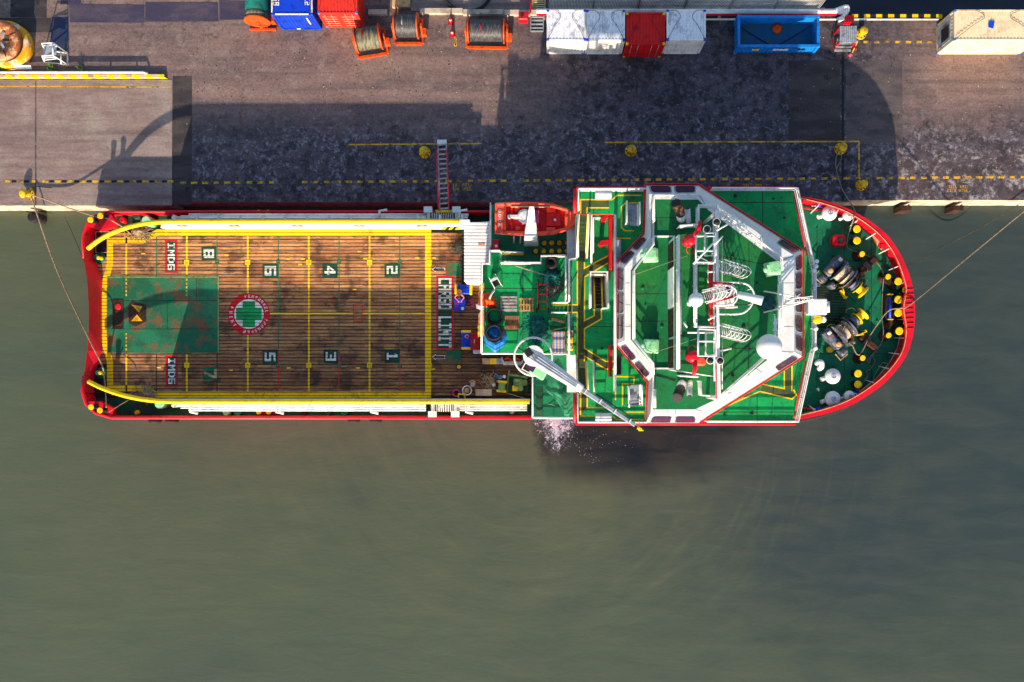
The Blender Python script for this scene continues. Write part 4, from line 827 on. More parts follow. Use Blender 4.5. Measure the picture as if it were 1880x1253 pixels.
def ringpoly(r0, r1, n=56):
    out = []
    for i in range(n):
        a, c_ = 2*math.pi*i/n, 2*math.pi*(i+1)/n
        q = [(cx+r1*math.cos(a), cy+r1*math.sin(a)), (cx+r1*math.cos(c_), cy+r1*math.sin(c_))]
        out.append(q+([(cx+r0*math.cos(c_), cy+r0*math.sin(c_)), (cx+r0*math.cos(a), cy+r0*math.sin(a))] if r0 else [(cx, cy)]))
    return out
def transfer(b):
    paintmark(b, ringpoly(27*S25, 38.5*S25), ZM+.008, 'markred'); paintmark(b, ringpoly(0, 27*S25), ZM+.008, 'markwhite')
    paintmark(b, [rect(445.5, 553.5, 468.5, 601, ZM), rect(433.5, 565.5, 445.5, 588, ZM), rect(468.5, 565.5, 480.5, 588, ZM)], ZM+.013, 'green')
    rad = 30.3*S25; h_ = 5.6*S25; w_ = 4.0*S25
    for txt, a0, a1, cw in (('PERSONNEL', 100, 8, True), ('TRANSFER', -18, -104, True), ('POINT', 160, 218, False)):
        for i, ch in enumerate(txt):
            a = R(a0+(a1-a0)*i/(len(txt)-1)); rd = Vector((math.cos(a), math.sin(a)))
            if cw: u = Vector((rd.y, -rd.x)); v = rd; org = Vector((cx, cy))+rd*rad-u*w_/2
            else: u = Vector((-rd.y, rd.x)); v = -rd; org = Vector((cx, cy))+rd*(rad+h_)-u*w_/2
            paintmark(b, glyph(ch, org, u, v, w_, h_), ZM+.013, 'markwhite')
dmark('transfer_point_sign', transfer)
dmark('stern_hatch', lambda b: (b.bbox(PX(207, ZM), PX(227, ZM), PY(605, ZM), PY(551, ZM), ZM+.01, ZM+.06, 'rustdark'), b.lathe(P(217, 563, ZM+.06), [(.26, 0), (.2, .05)], 'redrust', 10), b.lathe(P(217, 592, ZM+.06), [(.28, 0), (.22, .05)], 'rustdark', 10)))
dmark('stern_hatch', lambda b: (b.prism(L2(ZM, [(236, 561), (243, 554), (268, 560), (269, 590), (250, 600), (237, 594)]), ZM+.01, ZM+.05, 'rustdark'), b.prism(L2(ZM, [(242, 560), (262, 563), (256, 574)]), ZM+.05, ZM+.07, 'yellowworn'), b.prism(L2(ZM, [(242, 590), (262, 590), (252, 578)]), ZM+.05, ZM+.07, 'yellowworn')))
dmark('deck_hatch', lambda b: (b.bbox(PX(650, ZM), PX(664, ZM), PY(590, ZM), PY(562, ZM), ZM-.02, ZM+.012, 'plank'), b.wall(L2(ZM, [(649, 561), (665, 561), (665, 591), (649, 591)]), .045, ZM, ZM+.035, 'redrust', True)))
for pts in ([(176, 426), (229, 426), (229, 437), (197, 437), (197, 464), (176, 464)],): dmark('steel_edging', lambda b: paintmark(b, strip(L2(ZM, pts+[pts[0]]), .05), ZM+.01, 'tan', False))
for x, y in ((184, 474), (187, 685)):
    b = MB(); b.lathe(P(x, y, ZM-.05), [(.45, 0), (.45, .1), (.2, .12), (.16, .45), (.24, .5), (.2, .56)], 'greendark', 18); o = sp('stern_roller', b)
    b = MB(); b.lathe(P(x-2, y, ZM+.4), [(.13, 0), (.15, .1), (.1, .16)], 'yellow', 12); b.lathe(P(x+3, y+1, ZM+.3), [(.13, 0), (.15, .1), (.1, .16)], 'yellow', 12); link('roller_head', b, o)
# ------------------------------------------------------------------ cargo rails with their yellow top pipes
for name, yt, xs, xe, pipe, side in (('port', 405, 300, 862, [(843, 406.5, 5.7), (600, 406.7, 5.7), (360, 407, 5.7), (325, 407.2, 5.7), (295, 408, 5.69), (268, 410.5, 5.62), (243, 415.5, 5.5), (220, 422.5, 5.3), (199, 431.5, 5.0), (180, 442.5, 4.6), (162, 456.5, 4.15)], 1),
                               ('starboard', 737, 300, 972, [(972, 738, 5.7), (650, 738, 5.7), (370, 738, 5.7), (335, 738, 5.7), (305, 737.5, 5.69), (278, 735.5, 5.62), (252, 731.8, 5.5), (228, 726.5, 5.3), (205, 719.5, 5.0), (183, 711, 4.65), (163, 701, 4.25)], -1)):
    Y_ = PY(yt, 5.7); X0, X1 = PX(xs, 5.6), PX(xe, 5.6); mb = MB()
    prof = [(X0-1.2, 2.45), (X0-1.4, 3.1), (X0, 5.55), (X1, 5.55), (X1, 2.45)]
    mb.loft([[(x, Y_-.09, z) for x, z in prof], [(x, Y_+.09, z) for x, z in prof]], 'white', True); cr = sp('cargo_rail', mb)
    mb = MB(); mb.tube(spline(L3_ := [P(x, y, z) for x, y, z in pipe], 7), .17, 'yellow', 12); link('guard_pipe', mb, cr)
    for i in range(14):
        x = X0+.6+(X1-X0-1.2)*i/13; mb = MB(); mb.bbox(x-.06, x+.06, Y_+side*.09, Y_+side*.5, 2.45, 5.3, 'white'); link('rail_frame', mb, cr)
    if side > 0:
        for i, x in enumerate((335, 431, 547, 660, 775)):
            mb = MB(); q = PX(x, 4); mb.box((q, Y_-.1, 4.0), (.8, .03, .45), ('black', 'hullgreen', 'black', 'hullgreen', 'grating')[i]); mb.box((q, Y_-.12, 4.0), (.3, .03, .3), 'yellowworn'); link('notice_plate', mb, cr)
        for i in range(5):
            mb = MB(); q = PX(812+i*6, 3.2); mb.loft([[(q-.13, Y_-.1, 2.5), (q+.13, Y_-.1, 2.5), (q+.45, Y_-.1, 3.6), (q+.19, Y_-.1, 3.6)], [(q-.13, Y_-.12, 2.5), (q+.13, Y_-.12, 2.5), (q+.45, Y_-.12, 3.6), (q+.19, Y_-.12, 3.6)]], 'yellow' if i % 2 == 0 else 'black', True); link('hazard_stripe', mb, cr)
    # pipes in the side passage
    for k, (dy__, z, r_) in enumerate(((.35, 4.9, .09), (.55, 4.5, .06), (.72, 4.2, .1))):
        mb = MB(); mb.tube([(X0+.3+k*.5, Y_+side*dy__, z), (PX(782, z), Y_+side*dy__, z)], r_, 'white', 8); link('side_pipe', mb, cr)
        mb = MB(); mb.tube([(PX(840, z), Y_+side*dy__, z), (X1-.2, Y_+side*dy__, z)], r_*.8, 'white', 8); link('side_pipe', mb, cr)
    for x in ((697, 844) if side > 0 else (350, 508, 682, 856)):
        mb = MB(); q = PX(x, 5); mb.tube([(q, Y_+side*.1, 5.0), (q, Y_+side*.85, 5.0), (q+(.55 if side > 0 else .5), Y_+side*.95, 4.9)], .1, 'white', 8); link('vent_pipe', mb, cr)
    for x in (786, 838) if side > 0 else (794, 836):
        mb = MB(); q = PX(x, 4.6); mb.bbox(q-.12, q+.12, Y_+side*.15, Y_+side*1.15, 4.2, 4.5, 'white'); mb.loft([[(q-.18, Y_+side*.85, 3.4), (q+.18, Y_+side*.85, 3.4), (q+.18, Y_+side*1.2, 3.4), (q-.18, Y_+side*1.2, 3.4)], [(q-.32, Y_+side*.8, 4.7), (q+.32, Y_+side*.8, 4.7), (q+.32, Y_+side*1.25, 4.7), (q-.32, Y_+side*1.25, 4.7)]], 'white', True); link('gate_post', mb, cr)
    for i in range(10):
        mb = MB(); q = PX(793+i*4.2, 4.4); mb.bbox(q-.035, q+.035, Y_+side*.15, Y_+side*.85, 3.7, 4.3, 'white'); link('gate_bar', mb, cr)
for x, y, z, m, r_ in ((268, 405, 3.6, 'mint', .38), (202+90, 742, 3.6, 'mint', .38), (700, 393, 2.9, 'blue', .2), (520, 394, 2.8, 'greendark', .3), (415, 757, 2.9, 'mint', .3), (436, 758, 2.8, 'greencloth', .3), (600, 757, 2.8, 'hullgreen', .35), (632, 757, 2.8, 'greendark', .3), (224, 404, 2.9, 'red', .22), (250, 396, 2.8, 'hullgreen', .3), (940, 757, 2.9, 'steelgrey', .2), (556, 757, 2.7, 'rustdark', .3), (660, 394, 2.8, 'cloth_pink', .2), (250, 758, 2.8, 'yellowworn', .18)):
    mb = MB(); mb.lathe((0, 0, 0), [(r_, 0), (r_, z-2.5), (r_*.8, z-2.4)], m, 18); sp('tank_top', mb, P(x, y, 2.5)[0:2]+(2.42,)) if False else sp('tank_top', mb, (*P2(x, y, z), 2.42))
# ------------------------------------------------------------------ white slatted deckhouse roof
mb = MB(); mb.prism(L2(5.2, [(853, 410), (900, 406), (900, 486), (887, 486), (887, 517), (853, 517)]), 2.42, 5.1, 'white'); dh = sp('deckhouse', mb)
for i in range(18):
    y = 408+i*6.1; mb = MB(); mb.bevbox((PX((852+(900 if y < 484 else 886.5))/2, 5.2), PY(y+2.9, 5.2), 5.15), (((900 if y < 484 else 886.5)-852)*S(5.2), 5.6*S(5.2), .1), 'whiteclean', .035); link('roof_slat', mb, dh)
mb = MB(); mb.box(P(884, 449, 5.22), (.5, .12, .03), 'peach'); link('name_plate', mb, dh)
# ------------------------------------------------------------------ deck blocks
mb = MB(); mb.prism(L2(5.2, [(901, 376), (1062, 376), (1062, 768), (976, 768), (976, 650), (887, 650), (887, 487), (901, 487)]), 2.4, ZB, 'white', 'greendark'); boatdeck = sp('boat_deck', mb)
pal = [(886, 650), (886, 487), (900, 486), (900, 463), (920, 463), (920, 486), (994, 487), (994, 473), (1040, 473), (1040, 650)]
mb = MB(); mb.prism(L2(ZP, pal), ZB, ZP, 'white', 'green'); palletdeck = sp('working_deck', mb)
# centre deck with an open stair well
wx0, wx1, wy0, wy1 = 1084, 1113, 504, 567
mb = MB(); mb.bbox(PX(1043, ZC), PX(1132, ZC), PY(722, ZC), PY(392, ZC), ZB, 6.0, 'white')
for r_ in ((1058, 392, 1132, 478), (1043, 478, 1132, wy0), (1043, wy0, wx0, wy1), (wx1, wy0, 1132, wy1), (1043, wy1, 1132, 652), (1057, 652, 1132, 722)):
    mb.prism(rect(*r_, ZC), 6.0, ZC, 'white', 'green')
centredeck = sp('centre_deck', mb)
house_px = [(1132, 352), (1455, 352), (1472, 470), (1476, 500), (1476, 630), (1472, 650), (1456, 770), (1132, 770)]
mb = MB(); mb.prism(L2(ZD, house_px), ZB, ZD-.25, 'white'); house = sp('accommodation_house', mb)
bd = [(1058, 349), (1186, 349), (1457, 349), (1487, 484), (1491, 500), (1491, 640), (1487, 648), (1459, 776), (1058, 776), (1058, 720), (1128, 720), (1128, 394), (1058, 394)]
mb = MB(); mb.prism(L2(ZD, bd), ZD-.25, ZD, 'red', 'green'); bridgedeck = sp('bridge_deck', mb)
for q in ([(1058, 346.5), (1180, 346.5)], [(1300, 346.5), (1459, 346.5)], [(1055.5, 392), (1055.5, 347)], [(1055.5, 722), (1055.5, 777)], [(1057, 778), (1460, 778)]):
    mb = MB(); mb.tube(L3(ZD+.1, q), .13, 'red', 8); link('rubbing_bar', mb, bridgedeck)
# ------------------------------------------------------------------ painted walkways
def walk(name, parent, z, lines, fills=(), w=2.3):
    for q in fills: b = MB(); paintmark(b, [L2(z, q)], z+.004, 'walkway', False); link('walkway_coating', b, parent)
    for q in lines: b = MB(); paintmark(b, strip(L2(z, q), w*S(z)), z+.008, 'yellow', False); link('walkway_line', b, parent)
walk('walkway_marking', centredeck, ZC, [[(1060, 480), (1060, 560), (1042, 560)], [(1042, 574), (1060, 574), (1060, 662)], [(1073, 482), (1073, 493), (1120, 468)], [(1120, 481), (1073, 509), (1073, 589), (1091, 580), (1091, 568)], [(1104, 568), (1104, 586), (1073, 604), (1073, 640), (1112, 664), (1128, 664)], [(1073, 664), (1073, 654), (1112, 678), (1128, 678)]],
     [[(1061, 476), (1072.4, 476), (1072.4, 664), (1061, 664)], [(1043, 561), (1060.5, 561), (1060.5, 573), (1043, 573)], [(1072.6, 494), (1119, 469), (1119, 481), (1072.6, 508)], [(1072.6, 590), (1091.5, 581), (1091.5, 568), (1103.6, 568), (1103.6, 585), (1072.6, 603)], [(1072.6, 641), (1112, 665), (1127, 665), (1127, 677), (1112, 677), (1072.6, 653)]])
walk('walkway_marking', bridgedeck, ZD, [[(1066, 392), (1066, 367), (1124, 367), (1133, 359), (1178, 359)], [(1078, 393), (1078, 382), (1118, 382)], [(1174, 373), (1148, 373), (1141, 380), (1141, 418), (1147, 424), (1164, 424)], [(1130, 435), (1134, 438), (1158, 438)],
     [(1066, 722), (1066, 764), (1124, 764), (1133, 771), (1182, 771)], [(1078, 722), (1078, 749), (1120, 749)], [(1130, 735), (1130, 692), (1164, 692), (1164, 705), (1143, 705), (1143, 745)], [(1150, 757), (1182, 757)],
     [(1320, 752), (1395, 719), (1454, 733), (1462, 726), (1458, 717), (1454, 717), (1454, 672)], [(1400, 706), (1440, 714), (1440, 682)]],
     [[(1067, 394), (1077, 394), (1077, 382), (1118, 382), (1118, 368), (1067, 368)], [(1067, 763), (1077, 748), (1077, 722), (1067, 722)], [(1396, 718), (1400, 707), (1440, 715), (1440, 682), (1453, 673), (1453, 718), (1461, 726), (1453, 732)]])
# ------------------------------------------------------------------ wheelhouse
WB = [(1186, 341), (1283, 341), (1288, 345), (1473, 462), (1473, 655), (1288, 772), (1283, 777), (1186, 777), (1190, 700), (1133, 632), (1133, 485), (1183, 430)]
WT = [(1192, 357), (1281, 357), (1290, 362), (1458, 470), (1458, 647), (1290, 756), (1281, 761), (1194, 761), (1200, 690), (1147, 626), (1147, 491), (1193, 438)]
wb = L3(ZS, WB); wt = L3(ZR, WT)
mb = MB(); mb.prism([p[:2] for p in wb], ZD, ZS, 'whiteclean'); mb.loft([wb, wt], 'whiteclean'); mb.poly(wt[::-1], 'whiteclean'); wh = sp('wheelhouse', mb)
def window(k, u0, u1, v0=.1, v1=.9):
    a, c_, a2, c2 = Vector(wb[k]), Vector(wb[(k+1) % 12]), Vector(wt[k]), Vector(wt[(k+1) % 12])
    n_ = (c_-a).cross(a2-a).normalized(); n_ = n_ if (n_.xy.dot((a+c_).xy/2-Vector((11, YCL)))) > 0 else -n_
    q = lambda u, v: (a.lerp(c_, u)).lerp(a2.lerp(c2, u), v)
    du, dv = (u1-u0), (v1-v0); e = min(.12, .12/((c_-a).length*du)); f = .16
    def ring(g_, off): return [q(u0+du*u, v0+dv*v)+n_*off for u, v in ((g_+e, g_), (1-g_-e, g_), (1-g_, g_+f), (1-g_, 1-g_-f), (1-g_-e, 1-g_), (g_+e, 1-g_), (g_, 1-g_-f), (g_, g_+f))]
    b = MB(); r0, r1 = ring(-.04, .004), ring(.02, .05); b.loft([r0, r1], 'steelgrey'); b.poly(ring(.02, .03), 'glass')
    link('window', b, wh)
for k, us in ((0, ((.06, .46), (.54, .94))), (2, ((.80, .975),)), (3, ((.02, .165), (.19, .352), (.38, .585), (.615, .78), (.81, .965))), (4, ((.03, .23),)), (6, ((.06, .46), (.54, .94))), (9, ((.04, .35), (.37, .645), (.675, .97))), (8, ((.08, .46), (.54, .92))), (10, ((.08, .46), (.54, .92)))):
    for u0, u1 in us: window(k, u0, u1)
green = [(1196, 367), (1282, 367), (1300, 386), (1428, 481), (1428, 645), (1405, 664), (1318, 732), (1276, 752), (1199, 752), (1199, 672), (1158, 624), (1158, 497), (1196, 452)]
mb = MB(); mb.poly([(x, y, ZR+.012) for x, y in ccw(L2(ZR, green))], 'roofgreen'); link('roof_coating', mb, wh)
og = [(a[0]*1+(a[0]-1310)*.012, a[1]+(a[1]-558)*.012) for a in WB]
mb = MB(); mb.tube(L3(ZS+.15, og[:1]+og[1:]+og[:1]), .07, 'red', 8); gr = link('grab_rail', mb, wh)
# raised top house with white sides
mb = MB(); mb.prism(L2(ZT, [(1238, 434), (1316, 418), (1316, 692), (1238, 680)]), ZR, ZT, 'whiteclean', 'roofgreen'); th = sp('top_house', mb)
for y0, y1 in ((440, 488), (565, 618), (622, 676)):  # shade of the unlit aft face, put in as dark slatted panels
    mb = MB(); mb.bbox(PX(1238, ZT)-.03, PX(1238, ZT)-.005, PY(y1, ZT), PY(y0, ZT), ZR+.15, ZT-.25, 'grating'); link('shade_panel', mb, th)
    for i in range(7): mb = MB(); mb.box((PX(1238, ZT)-.05, (PY(y1, ZT)+PY(y0, ZT))/2, ZR+.3+i*.26), (.1, (y1-y0-3)*S(ZT), .02), 'grating', 0, 0, .7); link('shade_slat', mb, th)
mb = MB(); mb.bbox(PX(1238, ZT)-.08, PX(1238, ZT)-.02, PY(562, ZT), PY(490, ZT), ZR+.1, ZT, 'white'); link('side_panel', mb, th)
for pts, z in (([(1199, 380), (1199, 435), (1238, 435)], ZR), ([(1199, 677), (1238, 677)], ZR), ([(1199, 677), (1199, 728)], ZR)):
    mb = MB(); mb.wall(L2(z, pts), .1, z, z+.16, 'white'); sp('roof_coaming', mb)
# ------------------------------------------------------------------ railings
def railing(pts, z, m='white', h=1.0, mids=2, post=1.5, r=.05, closed=False):
    b = MB(); rail(b, L3(z, pts), m, h, mids, r*1.2, .045, post, closed); return sp('railing', b)
railing([(1061, 393), (1061, 353), (1182, 353)], ZD, r=.06); railing([(1302, 352), (1456, 352), (1484, 485), (1488, 500), (1488, 640), (1484, 648), (1457, 773), (1292, 773)], ZD, r=.06)
railing([(1184, 774), (1060, 774), (1060, 722)], ZD, r=.06); railing([(1127, 400), (1127, 718)], ZD, r=.07)
mb = MB(); mb.tube(L3(ZD+.75, [(1457, 354), (1482, 470)]), .06, 'red', 6); mb.tube(L3(ZD+.75, [(1480, 662), (1458, 768)]), .06, 'red', 6); sp('hose_pipe', mb)
railing([(1084, 486), (1084, 390), (1125, 390)], ZC, r=.06); railing([(1087, 468), (1087, 405), (1100, 405)], ZC, r=.06); railing([(1060, 476), (1060, 396)], ZC, r=.06)
railing([(1044, 652), (1044, 578)], ZC, r=.06); railing([(1044, 556), (1044, 480), (1056, 478)], ZC, r=.06); railing([(1044, 652), (1056, 655), (1058, 720)], ZC, r=.06)
railing([(1088, 662), (1090, 722), (1110, 722)], ZC, r=.05); railing([(1082, 568), (1082, 502), (1114, 502), (1114, 568), (1104, 568)], ZC, h=.9, r=.08)
railing([(886, 650), (886, 488), (900, 487), (900, 464), (919, 464)], ZP, r=.06); railing([(921, 486), (993, 486), (993, 474), (1038, 473)], ZP, r=.06); railing([(886, 650), (948, 650)], ZP, r=.07); railing([(1038, 474), (1038, 556)], ZP, r=.06); railing([(1012, 651), (1040, 651)], ZP)
railing([(902, 378), (902, 455)], ZB, r=.05); railing([(978, 766), (1054, 767)], ZB, r=.06); railing([(978, 656), (978, 766)], ZB, 'white')
# monkey island and top house rails
railing([(1241, 437), (1241, 678)], ZT, r=.07, post=2); railing([(1243, 420), (1275, 418)], ZT, r=.06); railing([(1243, 690), (1276, 692)], ZT, r=.06)
railing([(1296, 380), (1330, 402), (1428, 479), (1428, 500)], ZR, r=.05); railing([(1428, 520), (1428, 606)], ZR, r=.05); railing([(1400, 655), (1318, 728)], ZR, r=.05)
railing([(1161, 624), (1161, 499), (1196, 454), (1196, 440)], ZR, r=.06); railing([(1161, 624), (1196, 668), (1196, 688)], ZR, r=.06); railing([(1197, 412), (1197, 366), (1275, 364)], ZR, r=.05); railing([(1199, 715), (1199, 748)], ZR, r=.05)
railing([(1276, 432), (1276, 384), (1311, 384), (1311, 425)], ZR+.2, r=.06, h=1.2); railing([(1279, 700), (1281, 725), (1312, 727), (1312, 700)], ZR+.2, r=.06, h=1.2)
railing([(1272, 488), (1272, 600)], ZT, r=.06, h=1.1)
# stair flights
def stairs(a, c_, width, n, mt, ms, name='stair_flight', rails=True, my='yellow'):
    a, c_ = Vector(a), Vector(c_); hd = Vector((c_.x-a.x, c_.y-a.y, 0)).normalized(); sd = Vector((-hd.y, hd.x, 0)); ang = math.atan2(hd.y, hd.x)
    b = MB()
    for s_ in (-1, 1):
        p, q = a+sd*s_*width/2, c_+sd*s_*width/2; e = sd*.05
        b.loft([[p-e, p+e, p+e+Vector((0, 0, .22)), p-e+Vector((0, 0, .22))], [q-e, q+e, q+e+Vector((0, 0, .22)), q-e+Vector((0, 0, .22))]], my, True)
    o = sp(name, b)
    for i in range(n):
        p = a.lerp(c_, (i+.5)/n); b = MB(); b.box((p.x, p.y, p.z+.06), (.24, width-.1, .035), mt, ang); link('tread', b, o)
    if rails:
        for s_ in (-1, 1):
            b = MB(); p, q = a+sd*s_*(width/2+.06), c_+sd*s_*(width/2+.06); up = Vector((0, 0, .95))
            b.tube([p, p+up, q+up, q], .05, ms, 6); b.tube([p+up*.5, q+up*.5], .03, ms, 6); link('handrail', b, o)
    return o
stairs(P(1071, 395, ZD), P(1067, 476, ZC), .62, 11, 'walkway', 'white'); stairs(P(1069, 720, ZD), P(1067, 664, ZC), .62, 9, 'walkway', 'white')
stairs(P(1098.5, 566, ZC-.05), P(1097, 508, 6.1), .55, 9, 'grating', 'white', rails=False)
stairs(P(1041, 567, ZC), P(1013, 567, ZP+.05), .58, 4, 'greendark', 'whiteclean')
stairs(P(922, 475, ZP), P(962, 476, ZB+.1), .6, 7, 'greendark', 'white')
for x0, y0, x1, y1 in ((1152, 376, 1152, 414), (1156, 745, 1156, 708)):
    stairs(P(x0+8, y0, ZD+.02), P(x1+8, y1, ZD+1.4), .75, 7, 'steelgrey', 'white', 'inclined_ladder', True, 'white')
# ------------------------------------------------------------------ red fire lockers and plates along the bridge front edge
for r_, z in (((1119, 398, 1124, 494), ZC), ((1119, 634, 1124, 692), ZC)):
    mb = MB(); mb.bbox(PX(r_[0], z+1.2), PX(r_[2], z+1.2), PY(r_[3], z+1.2), PY(r_[1], z+1.2), z, z+1.25, 'red'); sp('red_bulkhead', mb)
for pts in ([(1098, 451), (1104, 442), (1118, 441), (1118, 450)], [(1098, 405), (1108, 398), (1119, 396), (1119, 400)]): mb = MB(); mb.prism(L2(ZC+.9, pts), ZC+.85, ZC+.9, 'red'); o = sp('fire_locker', mb); mb = MB(); mb.box((*P2(pts[1][0], pts[1][1]+6, ZC+.4), ZC+.42), (.3, .3, .84), 'red'); link('locker_body', mb, o)
mb = MB(); mb.bbox(PX(905, ZB+.9), PX(915, ZB+.9), PY(459, ZB+.9), PY(440, ZB+.9), ZB, ZB+.9, 'red'); o = sp('fire_locker', mb); mb = MB(); mb.box(P(911, 452, ZB+.905), (.18, .18, .02), 'cloth_white'); link('label_plate', mb, o)
mb = MB(); mb.bevbox(P(1134, 461, ZD+.3), (.42, 1.5, .6), 'steelgrey', .05); sp('vent_box', mb); mb = MB(); mb.bevbox(P(1134, 671, ZD+.3), (.45, 1.3, .6), 'black', .05); sp('vent_box', mb)
for y in (358, 766): mb = MB(); M = Matrix.Rotation(R(90), 4, 'Y'); mb.lathe(P(1093, y, ZD+.35), [(.24, 0), (.27, .05), (.27, 1.05), (.24, 1.1)], 'whiteclean', 16, M); o = sp('life_raft_canister', mb); mb = MB(); q = P(1107, y, ZD+.05); mb.bbox(q[0]-.5, q[0]+.5, q[1]-.28, q[1]+.28, ZD, ZD+.15, 'white'); link('cradle', mb, o)
for i, (x, y, m) in enumerate(((1047, 612, 'tan'), (1047, 625, 'yellow'), (1047, 638, 'yellow'))):
    mb = MB(); mb.bevbox((*P2(x, y, ZC+.45), ZC+.22), (.42, .42, .45), m, .04); o = sp('battery_box', mb); mb = MB(); mb.bevbox((*P2(x, y, ZC+.5), ZC+.47), (.2, .18, .06), ('rustdark', 'yellow', 'cloth_white')[i], .02); link('box_lid', mb, o)
# yellow filler caps on the boat deck
for row, xs in ((447, (999, 1013, 1027, 1041, 1054)), (462, (984, 998, 1013, 1027, 1041))):
    for x in xs:
        mb = MB(); mb.lathe((0, 0, 0), [(.25, 0), (.25, .1), (.2, .13)], 'rustdark', 18); o = sp('filler_cap', mb, P(x, row, ZB)); mb = MB(); mb.lathe((0, 0, .13), [(.19, 0), (.18, .03), (.06, .035)], 'yellowworn', 18); link('cap_disc', mb, o)
# davit over the rescue boat
mb = MB(); A, C_ = P(975, 450, ZB), P(976, 384, 8.6)
mb.loft([[(A[0]-.55, A[1]-.1, ZB), (A[0]+.55, A[1]-.1, ZB), (A[0]+.55, A[1]+.35, ZB), (A[0]-.55, A[1]+.35, ZB)], [(A[0]-.45, A[1]+.2, 7.4), (A[0]+.45, A[1]+.2, 7.4), (A[0]+.45, A[1]+.6, 7.4), (A[0]-.45, A[1]+.6, 7.4)],
         [(C_[0]-.16, C_[1], 8.3), (C_[0]+.16, C_[1], 8.3), (C_[0]+.16, C_[1]+.15, 8.6), (C_[0]-.16, C_[1]+.15, 8.6)]], 'whiteclean', True); dv_ = sp('boat_davit', mb)
mb = MB(); mb.tube([(C_[0], C_[1]+.1, 8.35), (C_[0], C_[1]+.1, 6.4)], .03, 'black', 5); link('fall_wire', mb, dv_)
for x in (944, 956): mb = MB(); mb.tube([P(x, 432, ZB), P(x, 432, ZB+.6), P(x-1, 447, ZB)], .06, 'white', 6); sp('boat_chock', mb)
# ------------------------------------------------------------------ deck crane
cpx = (980, 655)
mb = MB(); q = P(*cpx, 8.6); mb.lathe((q[0], q[1], ZB), [(.75, 0), (.75, .2), (.5, .3), (.5, 5.0), (.72, 5.1), (.72, 5.4)], 'white', 28); crane = sp('deck_crane', mb)
q = P(979, 655, 9.4); mb = MB(); mb.tube(arc(q[0], q[1], 9.4, 1.32, 0, 360, 48)[:-1], .075, 'whiteclean', 8, True); ring_ = link('guard_ring', mb, crane)
mb = MB()
for a in (20, 80, 150, 215, 280, 330): mb.tube([(q[0]+1.32*math.cos(R(a)), q[1]+1.32*math.sin(R(a)), 9.4), (q[0]+.4*math.cos(R(a)), q[1]+.4*math.sin(R(a)), 9.2)], .045, 'black', 6)
link('ring_spoke', mb, crane)
A, B_ = Vector(P(966, 646, 11.9)), Vector(P(1172, 785, 12.3)); dv = (B_-A).normalized(); sd = Vector((-dv.y, dv.x, 0)).normalized(); up = Vector((0, 0, 1))
def sec(t, w, h): p = A.lerp(B_, t); return [p-sd*w-up*h, p+sd*w-up*h, p+sd*w+up*h*.7, p+sd*w*.6+up*h, p-sd*w*.6+up*h, p-sd*w+up*h*.7]
mb = MB(); mb.loft([sec(0, .34, .3), sec(.1, .5, .42), sec(.35, .36, .34), sec(.5, .27, .26)], 'whiteclean', True); link('boom', mb, crane)
mb = MB(); mb.loft([sec(.49, .19, .19), sec(.97, .13, .14)], 'steelgrey', True); link('boom_extension', mb, crane)
for k in (-.2, 0, .2): mb = MB(); mb.tube([A.lerp(B_, .03)+up*.46+sd*k, A.lerp(B_, .45)+up*.32+sd*k*.6], .03, 'steelgrey', 6); link('boom_hose', mb, crane)
mb = MB(); mb.tube([A.lerp(B_, .6)+sd*.28+up*.15, A.lerp(B_, .93)+sd*.28+up*.1], .05, 'black', 6); link('boom_cylinder', mb, crane)
for t_ in (.53, .66, .79, .92): p = A.lerp(B_, t_); mb = MB(); mb.box((p.x, p.y, p.z+.18), (.07, .34, .08), 'whiteclean', math.atan2(dv.y, dv.x)); link('boom_clamp', mb, crane)
mb = MB(); p = B_-up*.15; mb.bevbox((p.x+.1, p.y-.1, p.z-.1), (.3, .22, .35), 'yellow', .04, -.6); mb.tube(arc(0, 0, 0, .14, -60, 200, 10) and [(p.x+.25+.13*math.cos(R(a)), p.y-.25, p.z-.42+.13*math.sin(R(a))) for a in range(-200, 60, 26)], .045, 'yellow', 6); link('hook_block', mb, crane)
mb = MB(); p = A+up*.1; mb.box((p.x+.15, p.y-.05, p.z+.42), (.5, .55, .1), 'black', .6); link('winch_cover', mb, crane)
mb = MB(); q = P(989, 682, 9.6); mb.bevbox(q, (1.15, .85, 1.5), 'mint', .08, -.55); cab = link('crane_cab', mb, crane)
mb = MB(); mb.box((q[0]-.5, q[1]+.35, q[2]+.76), (.62, .62, .02), 'glass', -.55); link('cab_window', mb, crane)
mb = MB(); mb.wall([(q[0]-1.15+.0, q[1]+.15), (q[0]-.75, q[1]+.85), (q[0]-.1, q[1]+.5), (q[0]-.5, q[1]-.2)], .07, q[2]+.6, q[2]+.72, 'whiteclean', True); link('cab_frame', mb, crane)
# ------------------------------------------------------------------ exhausts and vents on the roof
def funnel(path, r, name, m1, m2, lip=None):
    b = MB(); n_ = len(path); b.tube(path[:n_-1], r, m1, 16); o = sp(name, b); b = MB(); b.tube([Vector(path[-3]).lerp(Vector(path[-2]), .6), path[-2], path[-1]], r*1.02, m2, 16); link('outlet', b, o)
    b = MB(); p, q = Vector(path[-2]), Vector(path[-1]); e = (q-p).normalized(); b.tube([q-e*.02, q+e*.015], r*.86, 'black', 16); link('outlet_bore', b, o); return o
funnel([P(1252, 402, ZR), P(1251, 399, ZR+1.0), P(1248, 388, ZR+1.7), P(1241, 373, ZR+2.4)], .3, 'exhaust_pipe', 'whiteclean', 'funnel')
funnel([P(1264, 408, ZR), P(1264, 404, ZR+.5), P(1263, 396, ZR+1.1), P(1262, 384, ZR+1.3)], .17, 'exhaust_pipe', 'whiteclean', 'whiteclean')
